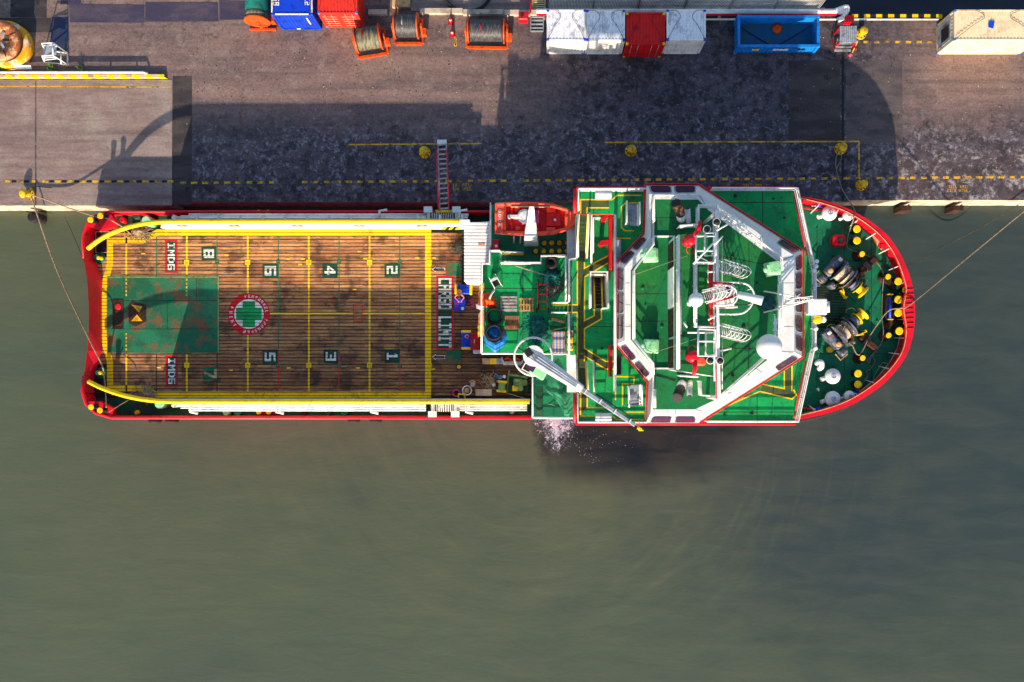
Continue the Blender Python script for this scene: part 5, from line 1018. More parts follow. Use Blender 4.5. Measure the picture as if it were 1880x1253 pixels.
funnel([P(1252, 706, ZR), P(1251, 710, ZR+1.0), P(1248, 718, ZR+1.7), P(1243, 731, ZR+2.4)], .32, 'exhaust_pipe', 'whiteclean', 'black')
funnel([P(1267, 702, ZR), P(1267, 706, ZR+.5), P(1266, 714, ZR+1.1), P(1266, 727, ZR+1.3)], .17, 'exhaust_pipe', 'white', 'steelgrey')
def green_motor(px, py, z, rz, name='search_light'):
    c_ = P(px, py, z); b = MB(); b.bevbox((0, 0, .55), (.85, .8, .75), 'mint', .14); o = sp('deck_fan_motor', b, c_, rz)
    for i in range(8): b = MB(); b.box((-.28+i*.085, 0, .93), (.035, .72, .06), 'mint'); link('cooling_fin', b, o)
    b = MB(); b.bevbox((.1, 0, .12), (1.0, .9, .24), 'mint', .05); link('base', b, o)
    b = MB(); b.lathe((-.42, 0, .55), [(.2, 0), (.2, .12), (.12, .2)], 'mint', 14, Matrix.Rotation(R(-90), 4, 'Y')); link('end_bell', b, o)
green_motor(1191, 470, ZR, .05); green_motor(1192, 636, ZR, -.05); green_motor(1415, 495, ZR+.4, .2)
def monitor(px, py, s_):
    c_ = P(px, py, ZT); b = MB(); b.lathe((0, 0, 0), [(.3, 0), (.3, .1), (.16, .15), (.16, .6), (.34, .66), (.38, .9), (.3, 1.1), (.1, 1.16)], 'red', 20); o = sp('fire_monitor', b, c_)
    b = MB(); b.bevbox((.42 if s_ < 0 else -.1, -.25 if s_ < 0 else .0, .75), (.75, .6, .55), 'boatred' if s_ < 0 else 'red', .12); link('monitor_body', b, o)
    b = MB(); b.tube([(.1, .1*s_, .95), (.1 if s_ < 0 else .45, .7*s_, 1.05), (0 if s_ < 0 else .5, 1.15*s_, 1.1)], .13, 'red', 12, rr=[.17, .14, .1]); link('nozzle', b, o)
    b = MB(); b.ball((.85 if s_ < 0 else .1, -.12, .9), .17, 'black', 12, 8); link('hand_wheel', b, o)
    b = MB(); b.tube(arc(0, -.55*s_ if s_ > 0 else .45, .7, .26, 0, 360, 14)[:-1], .03, 'chain', 6, True); link('wheel_ring', b, o)
monitor(1264, 446, 1); monitor(1267, 656, -1)
# ------------------------------------------------------------------ mast, yards, ladders, domes
mb = MB(); mb.tube(L3(16.6, [(1315, 386), (1320, 737)]), .1, 'whiteclean', 10); mast = sp('signal_mast', mb)
for pts, z, r_, m in (([(1310, 400), (1312, 700)], 16.3, .05, 'white'), ([(1304, 478), (1305, 606)], 16.2, .12, 'red'), ([(1314, 386), (1314, 412)], 16.45, .09, 'red'), ([(1316, 652), (1317, 733)], 16.45, .08, 'red')):
    mb = MB(); mb.tube(L3(z, pts), r_, m, 8); link('yard_pipe', mb, mast)
for x, y in ((1315, 390), (1316, 460), (1318, 560), (1319, 660), (1320, 732)): mb = MB(); q = P(x, y, 16.6); mb.tube([(q[0], q[1], ZR if y in (390, 732) else ZT), (q[0], q[1], 16.5)], .11, 'white', 10); link('mast_post', mb, mast)
def frame_rect(pts, z, r_=.06): b = MB(); b.tube(L3(z, pts+[pts[0]]), r_, 'whiteclean', 8); link('mast_frame', b, mast)
frame_rect([(1278, 434), (1312, 434), (1312, 482), (1278, 482)], 17.0, .07); frame_rect([(1294, 428), (1314, 428), (1314, 470), (1294, 470)], 16.8); frame_rect([(1282, 604), (1314, 606), (1314, 654), (1282, 654)], 17.0, .07); frame_rect([(1296, 612), (1314, 612), (1312, 652), (1296, 652)], 16.8)
for x0, y0, x1, y1, z in ((1273, 485, 1312, 444, 17.4), (1278, 461, 1310, 461, 17.0), (1282, 627, 1314, 627, 17.0), (1262, 611, 1316, 611, 16.6), (1274, 484, 1312, 484, 16.7), (1274, 600, 1316, 601, 16.7), (1312, 450, 1327, 434, 17.2), (1316, 424, 1336, 412, 17.0), (1298, 500, 1312, 499, 16.8), (1300, 588, 1314, 580, 16.9), (1332, 565, 1354, 564, 16.2), (1318, 646, 1343, 640, 16.6), (1255, 592, 1262, 602, 16.4)):
    mb = MB(); mb.tube([P(x0, y0, z), P(x1, y1, z)], .055, 'whiteclean', 8); link('yard_arm', mb, mast)
for x, y in ((1316, 408), (1298, 421), (1304, 662), (1322, 663), (1337, 531)):
    mb = MB(); q = P(x, y, 16.9); mb.lathe(q, [(.2, -.3), (.24, 0), (.22, .02)], 'whiteclean', 16); o = link('flood_light', mb, mast)
    mb2 = MB(); mb2.lathe((q[0], q[1], q[2]+.02), [(.2, 0), (.05, .06)], 'black', 16)
    link('flood_glass', mb2, mast)
for a0, c0 in (((1319, 488), (1360, 500)), ((1319, 606), (1360, 616)), ((1336, 534), (1292, 546))):
    A, C_ = Vector(P(*a0, 16.2)), Vector(P(*c0, 14.2)) if c0[0] > 1300 else Vector(P(*c0, 17.6)); e = (C_-A).normalized(); sd = Vector((-e.y, e.x, 0)).normalized(); nn = e.cross(sd); nn = nn if nn.z > 0 else -nn
    mb = MB()
    for s_ in (-.3, .3): mb.tube([A+sd*s_, C_+sd*s_], .04, 'whiteclean', 6)
    lad = sp('caged_ladder', mb)
    for i in range(13): p = A.lerp(C_, (i+.5)/13); mb = MB(); mb.tube([p-sd*.3, p+sd*.3], .022, 'whiteclean', 5); link('rung', mb, lad)
    for i in range(6): p = A.lerp(C_, .08+.18*i); mb = MB(); mb.tube([p+sd*(.42*math.cos(R(t_)))+nn*(.75*math.sin(R(t_))) for t_ in range(0, 181, 20)], .026, 'whiteclean', 6); link('cage_hoop', mb, lad)
    for s_, z_ in ((0, .75), (.36, .4), (-.36, .4)): mb = MB(); mb.tube([A+sd*s_+nn*z_, C_+sd*s_+nn*z_], .022, 'whiteclean', 5); link('cage_bar', mb, lad)
for path, z in (([(1312, 577), (1356, 577), (1372, 570), (1381, 558), (1385, 543), (1380, 530), (1370, 522), (1350, 519), (1312, 519)], 16.0), ([(1312, 561), (1340, 560), (1350, 554), (1354, 544), (1350, 532), (1338, 525), (1312, 524)], 16.9)):
    mb = MB(); mb.tube(spline(L3(z, path), 4), .055, 'whiteclean', 8); mb.tube(spline(L3(z-.5, path), 4), .035, 'whiteclean', 6); pf = sp('mast_platform_rail', mb)
    for x, y in path[1:-1:2]: mb = MB(); q = P(x, y, z); mb.tube([q, (q[0], q[1], z-1.0)], .03, 'whiteclean', 5); link('rail_post', mb, pf)
    mb = MB(); mb.poly([(p.x, p.y, z-1.0) for p in spline(L3(z, path), 3)], 'grating') if False else mb.box(P(1330, 548, z-1.05), (1.2, 1.3, .05), 'white'); link('platform_plate', mb, pf)
for s_ in ((1308, 520, 1345, 522), (1303, 556, 1346, 545)): mb = MB(); mb.tube([P(s_[0], s_[1], 16.7), P(s_[2], s_[3], 16.7)], .08, 'red', 8); link('red_stay', mb, mast)
mb = MB(); mb.tube([P(1355, 541, 17.0), P(1400, 553, 17.4)], .24, 'whiteclean', 18, rr=[.2, .28]); o = sp('radar_scanner', mb); mb = MB(); mb.tube([P(1360, 543, 15.4), P(1362, 543, 17.0)], .12, 'white', 10); link('scanner_post', mb, o)
for px, py, z, r_ in ((1278, 551, 17.4, .44), (1412, 637, 14.9, .8)):
    mb = MB(); q = P(px, py, z); mb.ball(q, r_, 'whiteclean', 36, 20); o = sp('radar_dome', mb)
    mb = MB(); mb.lathe((q[0], q[1], ZT if z > 16 else ZR), [(r_*.5, 0), (r_*.35, .1), (r_*.35, z-(ZT if z > 16 else ZR)-r_*.7), (r_*.7, z-(ZT if z > 16 else ZR)-r_*.6)], 'white', 20); link('dome_pedestal', mb, o)
mb = MB(); mb.tube([P(1422, 578, ZR), P(1422, 578, 14.3)], .05, 'white', 8)
for i in range(5): mb.lathe(P(1422+i*0, 588+i*6, ZR+.9), [(.09+.05*(i % 2), 0), (.09+.05*(i % 2), .2)], 'whiteclean', 12)
mb.tube([P(1422, 580, ZR+1.0), P(1424, 622, ZR+1.0)], .05, 'whiteclean', 8); sp('signal_lamp_bar', mb)
mb = MB()
for i in range(26):
    a = i/25; mb.ball((*P2(1413+math.cos(i*2.4)*9*math.sqrt(a), 556+math.sin(i*2.4)*9*math.sqrt(a), ZR+.9), ZR+.45+.35*(1-a)), .3, 'teal', 8, 6)
sp('covered_search_light', mb)
# forward lattice boom and radar box over the bow rail
A, C_ = Vector(P(1492, 547, 14.6)), Vector(P(1437, 556, 13.9)); mb = MB()
for s_ in (-.16, .16):
    for z_ in (-.12, .12): mb.tube([A+Vector((0, s_*.6, z_)), C_+Vector((0, s_, z_))], .03, 'whiteclean', 6)
lat = sp('lattice_boom', mb)
for i in range(12):
    p, q = A.lerp(C_, i/12), A.lerp(C_, (i+1)/12); s_ = .16 if i % 2 else -.16; mb = MB(); mb.tube([p+Vector((0, s_, .12)), q+Vector((0, -s_, .12))], .022, 'whiteclean', 5); link('lattice_brace', mb, lat)
for a0, c0 in (((1492, 550), (1402, 535)), ((1492, 551), (1402, 574))): mb = MB(); mb.tube([P(*a0, 14.4), P(*c0, 13.9)], .05, 'whiteclean', 8); link('boom_stay', mb, lat)
mb = MB(); mb.bevbox(P(1499, 564, 12.5), (1.25, 1.05, .5), 'whiteclean', .05); o = sp('mast_box', mb)
mb = MB(); q = P(1502, 564, 12); mb.box((q[0]-.2, q[1], 11.2), (.5, .6, 2.1), 'white'); link('box_support', mb, o)
mb = MB(); mb.tube([P(1521, 554, 12.6), P(1521, 574, 12.6)], .09, 'whiteclean', 8); mb.tube([P(1512, 556, 12.6), P(1521, 556, 12.6)], .05, 'whiteclean', 6); mb.tube([P(1512, 572, 12.6), P(1521, 572, 12.6)], .05, 'whiteclean', 6); link('light_bar', mb, o)
mb = MB(); mb.lathe(P(1498, 588, 12.0), [(.2, 0), (.28, .2), (.28, .5), (.1, .62)], 'yellow', 16); sp('deck_light', mb); mb = MB(); mb.lathe(P(1508, 588, 12.0), [(.15, 0), (.2, .2), (.2, .4), (.1, .5)], 'whiteclean', 16); sp('deck_light', mb)
for x, y in ((1498, 481), (1497, 490), (1492, 498), (1496, 524), (1501, 524), (1497, 604), (1496, 640), (1494, 530)):
    mb = MB(); mb.lathe(P(x, y, ZD+.9), [(.1, -.4), (.1, 0), (.14, .05), (.14, .2), (.08, .26)], 'whiteclean' if x != 1501 else 'steelgrey', 12); o = sp('deck_light', mb); mb = MB(); q = P(x, y, ZD+.6); mb.tube([q, (PX(1488, ZD+.6), q[1], q[2])], .03, 'white', 5); link('light_bracket', mb, o)
# ------------------------------------------------------------------ bow gear
bollard_pair([(1566, 424, ZF+.3, .27), (1566, 445, ZF+.3, .27), (1641, 519, ZF+.35, .27), (1655, 535, ZF+.35, .26), (1641, 552, ZF+.35, .28), (1641, 576, ZF+.35, .28), (1657, 594, ZF+.35, .26), (1643, 609, ZF+.35, .28), (1568, 686, ZF+.3, .27), (1568, 706, ZF+.3, .27)], None)
for pts in ([(1558, 418), (1574, 418), (1574, 452), (1558, 452)], [(1556, 678), (1574, 678), (1574, 714), (1556, 714)]): mb = MB(); mb.prism(L2(ZF, pts), ZF-.01, ZF+.06, 'greendark'); sp('bollard_seat', mb)
for x, y, dx, dy__ in ((1577, 470, -13, 4), (1624, 511, -12, 3), (1625, 617, -14, 2), (1578, 658, -15, -2)):
    mb = MB(); mb.lathe((0, 0, 0), [(.42, 0), (.4, .1), (.2, .16), (.17, .6), (.24, .7), (.24, .8), (.15, .86)], 'rustdark', 18); o = sp('roller_fairlead', mb, P(x-3, y, ZF))
    mb = MB(); mb.lathe((0, 0, .86), [(.2, 0), (.19, .06)], 'yellow', 16); link('cap', mb, o)
for x, y, r_ in ((1515, 396, .55), (1549, 400, .4), (1521, 691, .56), (1521, 732, .56), (1551, 727, .4)):
    mb = MB(); mb.lathe((0, 0, 0), [(r_*.5, 0), (r_*.5, .7), (r_, .75), (r_*1.02, .9), (r_*.9, 1.02), (r_*.3, 1.08)], 'whiteclean', 28); o = sp('mushroom_vent', mb, P(x, y, ZF))
    mb = MB(); mb.tube(arc(0, 0, 1.1, r_*.28, 0, 360, 16)[:-1], .02, 'steelgrey', 5, True); mb.lathe((0, 0, 1.08), [(.05, 0), (.05, .06)], 'steelgrey', 8); link('hand_wheel', mb, o)
    mb = MB(); mb.tube([(-r_*.6, -.1, .5), (-r_*1.35, -.25, .6)], r_*.3, 'whiteclean', 12); link('side_spout', mb, o)
mb = MB(); mb.tube(spline([P(1500, 667, ZF+.4), P(1503, 665, ZF+1.0), P(1508, 666, ZF+1.1), P(1508, 674, ZF+.9), P(1504, 677, ZF+.6)], 5), .2, 'whiteclean', 14); sp('gooseneck_vent', mb)
mb = MB(); mb.tube(spline([P(1500, 715, ZF), P(1502, 714, ZF+.6), P(1503, 718, ZF+.6)], 4), .07, 'whiteclean', 10); sp('gooseneck_vent', mb)
for s_ in (1, -1):                                      # windlass, one each side
    my = lambda y: y if s_ > 0 else 1117-y
    c_ = Vector(P(1545, my(512), ZF)); ax = Vector((.757, -.653*s_, 0)); ang = math.atan2(ax.y, ax.x); M = Matrix.Rotation(R(90), 4, 'Y')
    mb = MB(); mb.bevbox((0, 0, .08), (3.6, 1.3, .14), 'greendark', .04); o = sp('mooring_winch', mb, c_, ang)
    mb = MB(); mb.bevbox((-1.22, .05, .6), (.62, 1.7, .85), 'winch', .1); mb.bevbox((-1.22, .1, 1.06), (.36, 1.2, .1), 'winch', .04); mb.bevbox((-1.2, .62, 1.12), (.3, .25, .2), 'cloth_white', .05); mb.lathe((-1.22, -.45, 1.02), [(.2, 0), (.2, .16), (.1, .2)], 'tan', 12); link('gear_housing', mb, o)
    mb = MB(); mb.lathe((-1.5, -1.15, .6), [(.3, 0), (.34, .1), (.34, .5), (.2, .62)], 'winch', 16, M); link('drive_motor', mb, o)
    mb = MB(); mb.lathe((-.72, 0, .95), [(.62+(.035 if i % 2 else 0), i*.062) for i in range(15)], 'drumrope', 32, M); link('rope_drum', mb, o)
    for x in (-.78, .2): mb = MB(); mb.lathe((x, 0, .95), [(.86, 0), (.86, .06)], 'winch', 32, M, False); link('drum_flange', mb, o)
    mb = MB(); mb.bevbox((.42, 0, .6), (.22, 1.0, 1.1), 'rustdark', .06); link('bearing_stand', mb, o)
    mb = MB(); mb.lathe((.6, 0, .8), [(.42, 0), (.5, .05), (.38, .12), (.38, .25), (.5, .32), (.42, .38)], 'winch', 20, M); link('chain_wheel', mb, o)
    mb = MB(); mb.lathe((1.1, 0, .8), [(.52, 0), (.52, .04), (.3, .06), (.28, .5), (.52, .56), (.52, .62)], 'yellow', 24, M); link('warping_drum', mb, o)
    mb = MB(); mb.tube([(-.9, 0, .95), (1.9, 0, .85)], .09, 'rustdark', 10); link('shaft', mb, o)
    mb = MB(); mb.wall([(.35, -.95), (1.0, -1.15), (1.0, -1.0)], .06, .5, .9, 'yellow'); mb.tube([(.2, -.8, .1), (.2, -.8, 1.2), (.6, -1.1, 1.2)], .04, 'yellow', 6); link('brake_lever', mb, o)
    mb = MB(); mb.wall([(-1.8, -.9), (-1.8, -1.5), (-1.1, -1.5)], .05, .8, .86, 'tan'); link('control_frame', mb, o)
    for k in range(5): mb = MB(); x_ = -1.5+k*.62; mb.tube(spline([(x_, .75, .16), (x_+.1, .95, .5), (x_+.35, .85, .85), (x_+.5, .5, .6)], 4), .035, ('black', 'yellowworn', 'black', 'rustdark', 'tan')[k], 6); link('hydraulic_pipe', mb, o)
    mb = MB(); mb.bevbox((-.3, -1.05, .5), (.5, .35, .8), 'winch', .06); link('valve_block', mb, o)
    for k in range(3): mb = MB(); mb.tube([(-.45+k*.15, -1.05, .9), (-.5+k*.17, -1.15, 1.25)], .025, 'yellow' if k % 2 else 'black', 5); link('control_lever', mb, o)
    mb = MB(); mb.lathe((-.2, 0, .95), [(.9, 0), (.9, .03), (.76, .04)], 'rustdark', 28, M, False); link('brake_band', mb, o)
    mb = MB(); rr2 = random.Random(6+s_); mb.tube(spline([(rr2.uniform(-.6, .1), .3+rr2.uniform(-.5, .4), 1.5+rr2.uniform(-.1, .12)) for k in range(8)], 4), .035, 'drumrope', 6); link('loose_turn', mb, o)
    # anchor chain running forward from the chain wheel to the stopper
    A, B_ = Vector(P(1553, my(528), ZF+.55)), Vector(P(1594, my(493), ZF+.45)); e = (B_-A).normalized(); sd = Vector((-e.y, e.x, 0)); n_ = 13; mb = None
    for i in range(n_):
        p = A.lerp(B_, (i+.5)/n_); b = MB(); u_ = sd if i % 2 else Vector((0, 0, 1)); L_ = (B_-A).length/n_*.72
        b.tube([p+e*(L_*math.cos(R(t_)))+u_*(.1*math.sin(R(t_))) for t_ in range(0, 360, 45)], .055, 'chain' if s_ > 0 else 'rustdark', 5, True)
        if i == 0: ch = sp('anchor_chain', b)
        else: link('chain_link', b, ch)
    mb = MB(); q = P(1590, my(488), ZF); mb.bevbox((0, 0, .3), (1.5, .5, .6), 'rustdark', .08); mb.box((-.2, 0, .65), (.3, .7, .2), 'black'); sp('chain_stopper', mb, q, math.atan2(e.y, e.x))
    mb = MB(); q = P(1631, my(521), ZF); mb.bevbox((0, 0, .2), (.5, 1.0, .4), 'rustdark', .05); sp('fairlead_block', mb, q, s_*.8)
mb = MB(); mb.bbox(PX(1500, ZF), PX(1553, ZF), PY(603, ZF), PY(524, ZF), ZF+.02, ZF+.05, 'greendark'); gt = sp('deck_grating', mb)
for i in range(16): y = 526+i*5; mb = MB(); mb.bbox(PX(1500, ZF), PX(1553, ZF), PY(y+1.3, ZF), PY(y-1.3, ZF), ZF+.05, ZF+.1, 'grating'); link('grating_bar', mb, gt)
mb = MB(); mb.prism(L2(ZF, [(1600, 418), (1600, 430), (1606, 446), (1621, 463), (1632, 464), (1640, 455), (1632, 446), (1618, 432)]), ZF-.01, ZF+.015, 'cream'); o = sp('patched_plating', mb); mb = MB(); mb.lathe(P(1617, 452, ZF+.015), [(.22, 0), (.18, .06)], 'redrust', 12); link('drain_cap', mb, o)
mb = MB(); mb.bbox(PX(1620, ZF), PX(1640, ZF), PY(588, ZF), PY(540, ZF), ZF, ZF+.5, 'black'); o = sp('bow_roller_frame', mb); mb = MB(); mb.tube([P(1634, 545, ZF+.6), P(1634, 585, ZF+.6)], .1, 'blue', 10); link('bow_roller', mb, o)
for y in (541, 587): mb = MB(); mb.box(P(1634, y, ZF+.55), (.4, .07, .2), 'yellow'); link('roller_bracket', mb, o)
for y, s_ in ((378, 1), (752, -1)):
    mb = MB(); mb.lathe(P(1500, y, ZF+.1), [(.2, 0), (.24, .3), (.18, .6), (.08, .66)], 'blue', 14); o = sp('hydrant_valve', mb); mb = MB(); mb.tube([P(1490, y+s_*1, ZF+.4), P(1499, y, ZF+.4)], .07, 'whiteclean', 8); link('valve_outlet', mb, o); mb = MB(); mb.tube([P(1468, y+s_*3, ZF+.5), P(1508, y+s_*(-1 if s_ < 0 else 10), ZF+.5)], .05, 'red', 6); link('supply_pipe', mb, o)
for x, y in ((1655, 517), (1568, 720)): mb = MB(); mb.lathe(P(x, y, ZF), [(.16, 0), (.18, .5), (.1, .6)], 'blue', 12); sp('hydrant_valve', mb)
mb = MB()
for q in ([(1620, 666), (1640, 670)], [(1620, 666), (1605, 690), (1602, 710)], [(1632, 672), (1612, 705)]): mb.tube(L3(ZF+.5, q), .035, 'ropegrey', 6)
sp('rope_rack', mb)
mb = MB(); mb.lathe(P(1522, 642, ZF), [(.24, 0), (.24, .3), (.1, .32)], 'yellowworn', 14); sp('valve_head', mb)
for x0, x1 in ((1264, 1300), (1338, 1388)):
    mb = MB(); mb.prism(L2(4.0, [(x0, 770), (x1, 770), (x1-6, 776), (x0+9, 776.5)]), 3.7, 4.0, 'rustdark'); sp('side_fender_bar', mb)

# weld seams, hatches and small fittings that break up the decks
rnd = random.Random(5)
for parent, z, segs in ((palletdeck, ZP, [((890, 530), (1036, 530)), ((890, 600), (1036, 600)), ((960, 490), (960, 648))]), (bridgedeck, ZD, [((1310, 372), (1458, 372)), ((1400, 352), (1400, 425)), ((1300, 757), (1460, 757)), ((1390, 722), (1390, 774)), ((1090, 352), (1090, 392))]), (wh, ZR+.012, [((1165, 540), (1225, 540)), ((1165, 590), (1225, 590)), ((1322, 470), (1425, 490)), ((1322, 560), (1425, 560)), ((1322, 640), (1400, 640)), ((1375, 445), (1375, 690)), ((1200, 400), (1290, 400))]), (centredeck, ZC, [((1046, 600), (1130, 600)), ((1075, 450), (1118, 450))]), (bowdeck, ZF, [((1500, 420), (1500, 730)), ((1600, 430), (1600, 710)), ((1480, 480), (1640, 480)), ((1480, 650), (1640, 650)), ((1550, 390), (1550, 735))])):
    for p, q in segs: b = MB(); paintmark(b, strip(L2(z, [p, q]), .05), z+.003, 'grating', False); link('weld_seam', b, parent)
for x, y, w, h_ in ((937, 513, 38, 20),):
    b = MB(); b.prism(rect(x-w/2, y-h_/2, x+w/2, y+h_/2, ZP), ZP, ZP+.025, 'green'); o = sp('flush_hatch', b)
    for i in range(14): b = MB(); a_ = i/14*6.28; b.lathe(P(x+w*.46*max(-1, min(1, 1.4*math.cos(a_))), y+h_*.44*max(-1, min(1, 1.4*math.sin(a_))), ZP+.025), [(.03, 0), (.03, .02)], 'black', 6); link('bolt', b, o)
for x, y, z in ((1345, 470, ZR), (1390, 520, ZR), (1365, 600, ZR), (1345, 690, ZR), (1185, 560, ZR), (1215, 600, ZR), (1180, 530, ZR), (1420, 365, ZD), (1350, 360, ZD), (1380, 760, ZD), (1330, 762, ZD), (1440, 400, ZD), (1530, 470, ZF), (1590, 530, ZF), (1545, 660, ZF), (1600, 640, ZF), (1500, 420, ZF), (1610, 590, ZF), (905, 500, ZP), (1030, 640, ZP), (1095, 610, ZC), (1105, 640, ZC)):
    b = MB(); r_ = rnd.uniform(.06, .13); b.lathe(P(x, y, z+.012), [(r_, 0), (r_, .05), (r_*.6, .08)], rnd.choice(['greendark', 'rustdark', 'black']), 10); sp('deck_fitting', b)
for k, us in ((3, (.1, .27, .48, .7, .89)), (9, (.2, .5, .82))):
    for u in us:
        a_, c_, a2, c2 = Vector(wb[k]), Vector(wb[(k+1) % 12]), Vector(wt[k]), Vector(wt[(k+1) % 12]); q = lambda u, v: (a_.lerp(c_, u)).lerp(a2.lerp(c2, u), v); n_ = (c_-a_).cross(a2-a_).normalized(); n_ = n_ if n_.xy.dot((a_+c_).xy/2-Vector((11, YCL))) > 0 else -n_
        b = MB(); b.tube([q(u, .95)+n_*.07, q(u+.03, .3)+n_*.07], .018, 'black', 5); link('window_wiper', b, wh)
for pts, z in (([(1165, 505), (1165, 618)], ZR+.05), ([(1326, 440), (1326, 520), (1345, 540)], ZR+.05), ([(1326, 600), (1326, 715)], ZR+.05), ([(1205, 690), (1240, 700)], ZR+.05), ([(1280, 470), (1300, 480), (1300, 520)], ZT+.05), ([(1250, 500), (1250, 620)], ZT+.05), ([(1060, 500), (1050, 520), (1050, 600)], ZC+.05), ([(1470, 540), (1440, 560), (1428, 560)], ZR+.05)):
    b = MB(); b.tube(L3(z, pts), .03, rnd.choice(['white', 'steelgrey', 'black']), 5); sp('cable_conduit', b)

for p, q in (((1283, 358), (1300, 384)), ((1345, 398), (1330, 408)), ((1400, 434), (1385, 448)), ((1457, 470), (1429, 481)), ((1457, 560), (1429, 560)), ((1457, 600), (1429, 600)), ((1457, 520), (1429, 520)), ((1457, 647), (1429, 645)), ((1400, 685), (1388, 677)), ((1345, 722), (1330, 722)), ((1290, 756), (1278, 752)), ((1240, 358), (1240, 366)), ((1240, 753), (1240, 760)), ((1148, 560), (1157, 560)), ((1148, 600), (1157, 600)), ((1148, 520), (1157, 520))):
    b = MB(); paintmark(b, strip(L2(ZR, [p, q]), .045), ZR+.006, 'steelgrey', False); link('roof_seam', b, wh)
# ================================================================== loose things on deck and on the quay
# ------------------------------------------------------------------ gangway
A, C_ = Vector(P(811.5, 262, ZQ+.12)), Vector(P(816, 388, 4.55)); e = (C_-A).normalized(); sd = Vector((-e.y, e.x, 0)).normalized()
t = thing('gangway', 'aluminium gangway with red side rails reaching from quay to ship rail', 'gangway', A); o0 = A.copy()
for s_ in (-1, 1):
    b = MB(); p, q = sd*s_*.34, (C_-A)+sd*s_*.34; b.tube([p, q], .06, 'steelgrey', 6); sr = link('side_beam', b, t)
    b = MB(); b.tube([p+sd*s_*.06+e*.9+Vector((0, 0, .45)), q+sd*s_*.06+Vector((0, 0, .45))], .05, 'red', 6); link('hand_rail', b, sr)
    for k in range(6): b = MB(); r_ = p.lerp(q, .18+k*.16); b.tube([r_, r_+sd*s_*.06+Vector((0, 0, .45))], .025, 'red', 5); link('rail_post', b, sr)
for k in range(14): p = (C_-A)*((k+.5)/14); b = MB(); b.box((p.x, p.y, p.z+.03), (.6, .13, .04), 'palletgrey', math.atan2(e.y, e.x)-math.pi/2, math.asin(e.z)); link('tread', b, t)
b = MB(); b.box((0, 0, .05), (.75, .4, .08), 'whiteclean'); link('foot_plate', b, t)
b = MB(); p = C_-A; b.box((p.x, p.y, p.z-.05), (1.3, .18, .1), 'yellow'); link('landing_bar', b, t)
# ------------------------------------------------------------------ rescue boat
t = thing('rescue_boat', 'open orange red rescue boat under the white davit arm', 'boat', P(983, 403, 5.7)); bx, by, bz = t.location; zt_ = 6.7
def bp(x, y, z): q = P(x, y, z); return (q[0]-bx, q[1]-by, z-bz)
out = [(911, 375), (945, 373.5), (985, 374), (1015, 377), (1040, 385), (1053, 396), (1056, 404), (1053, 413), (1040, 422), (1015, 429), (985, 431), (945, 430), (911, 428)]
def shr(pts, k, ky): return [(983+(x-983)*k, 402+(y-402)*ky) for x, y in pts]
rings = [[bp(x, y, 5.75) for x, y in shr(out, .9, .55)], [bp(x, y, 6.2) for x, y in shr(out, .98, .92)], [bp(x, y, zt_) for x, y in out], [bp(x, y, zt_+.08) for x, y in shr(out, .985, .95)], [bp(x, y, zt_+.02) for x, y in shr(out, .955, .83)], [bp(x, y, 6.25) for x, y in shr(out, .93, .78)]]
b = MB(); b.loft(rings, 'boatred', True); hl = link('hull', b, t)
b = MB(); b.tube([bp(x, y, zt_) for x, y in out], .11, 'boatred', 8, True); link('gunwale', b, hl)
b = MB(); b.tube([bp(x, y, zt_-.05) for x, y in shr(out, 1.012, 1.05)], .05, 'cloth_white', 6, True); link('fender_rope', b, hl)
b = MB(); b.poly([bp(x, y, 6.27) for x, y in shr(out, .925, .77)], 'boatinner'); link('floor_boards', b, t)
def bbx(name, x0, y0, x1, y1, z0, z1, m): a, c_ = bp(x0, y1, z1), bp(x1, y0, z1); b = MB(); b.bevbox(((a[0]+c_[0])/2, (a[1]+c_[1])/2, (z0+z1)/2-bz), (c_[0]-a[0], c_[1]-a[1], z1-z0), m, .05); return link(name, b, t)
bbx('stern_deck', 913, 379, 929, 425, 6.25, 6.72, 'boatred'); bbx('bow_deck', 1037, 389, 1052, 418, 6.25, 6.75, 'boatred'); bbx('seat_box', 1003, 392, 1029, 415, 6.25, 6.62, 'boatinner'); bbx('seat_box', 1003, 382, 1020, 391, 6.25, 6.55, 'boatred'); bbx('seat_box', 1003, 417, 1020, 424, 6.25, 6.55, 'boatred')
bbx('thwart', 937, 380, 942, 424, 6.25, 6.55, 'boatinner'); bbx('thwart', 985, 380, 990, 424, 6.25, 6.55, 'boatinner'); bbx('seat_box', 945, 381, 955, 389, 6.25, 6.5, 'boatred'); bbx('seat_box', 945, 416, 955, 423, 6.25, 6.5, 'boatred'); bbx('console', 958, 386, 990, 411, 6.25, 6.95, 'cloth_pink'); bbx('engine_cover', 932, 394, 957, 401, 6.25, 6.7, 'cloth_white')
b = MB(); b.lathe(bp(963, 398, 6.95), [(.5, 0), (.52, .1), (.35, .16)], 'cloth_white', 20); link('life_ring', b, t)
b = MB(); b.lathe(bp(1019, 404, 6.62), [(.1, 0), (.08, .06)], 'cloth_white', 12); link('lifting_eye', b, t)
b = MB(); b.tube([bp(938, 380, 6.8), bp(1010, 380.5, 6.8)], .05, 'cream', 6); link('oar', b, t)
for txt, yy_ in (('DDOR', 385),):
    b = MB()
    for i, ch in enumerate(txt):
        a = bp(915, yy_+i*8.5, 6.73); paintmark(b, glyph(ch, (a[0], a[1]), (0, -1), (1, 0), .24, .2), 6.728-bz, 'cloth_white', False)
    link('stern_lettering', b, t)
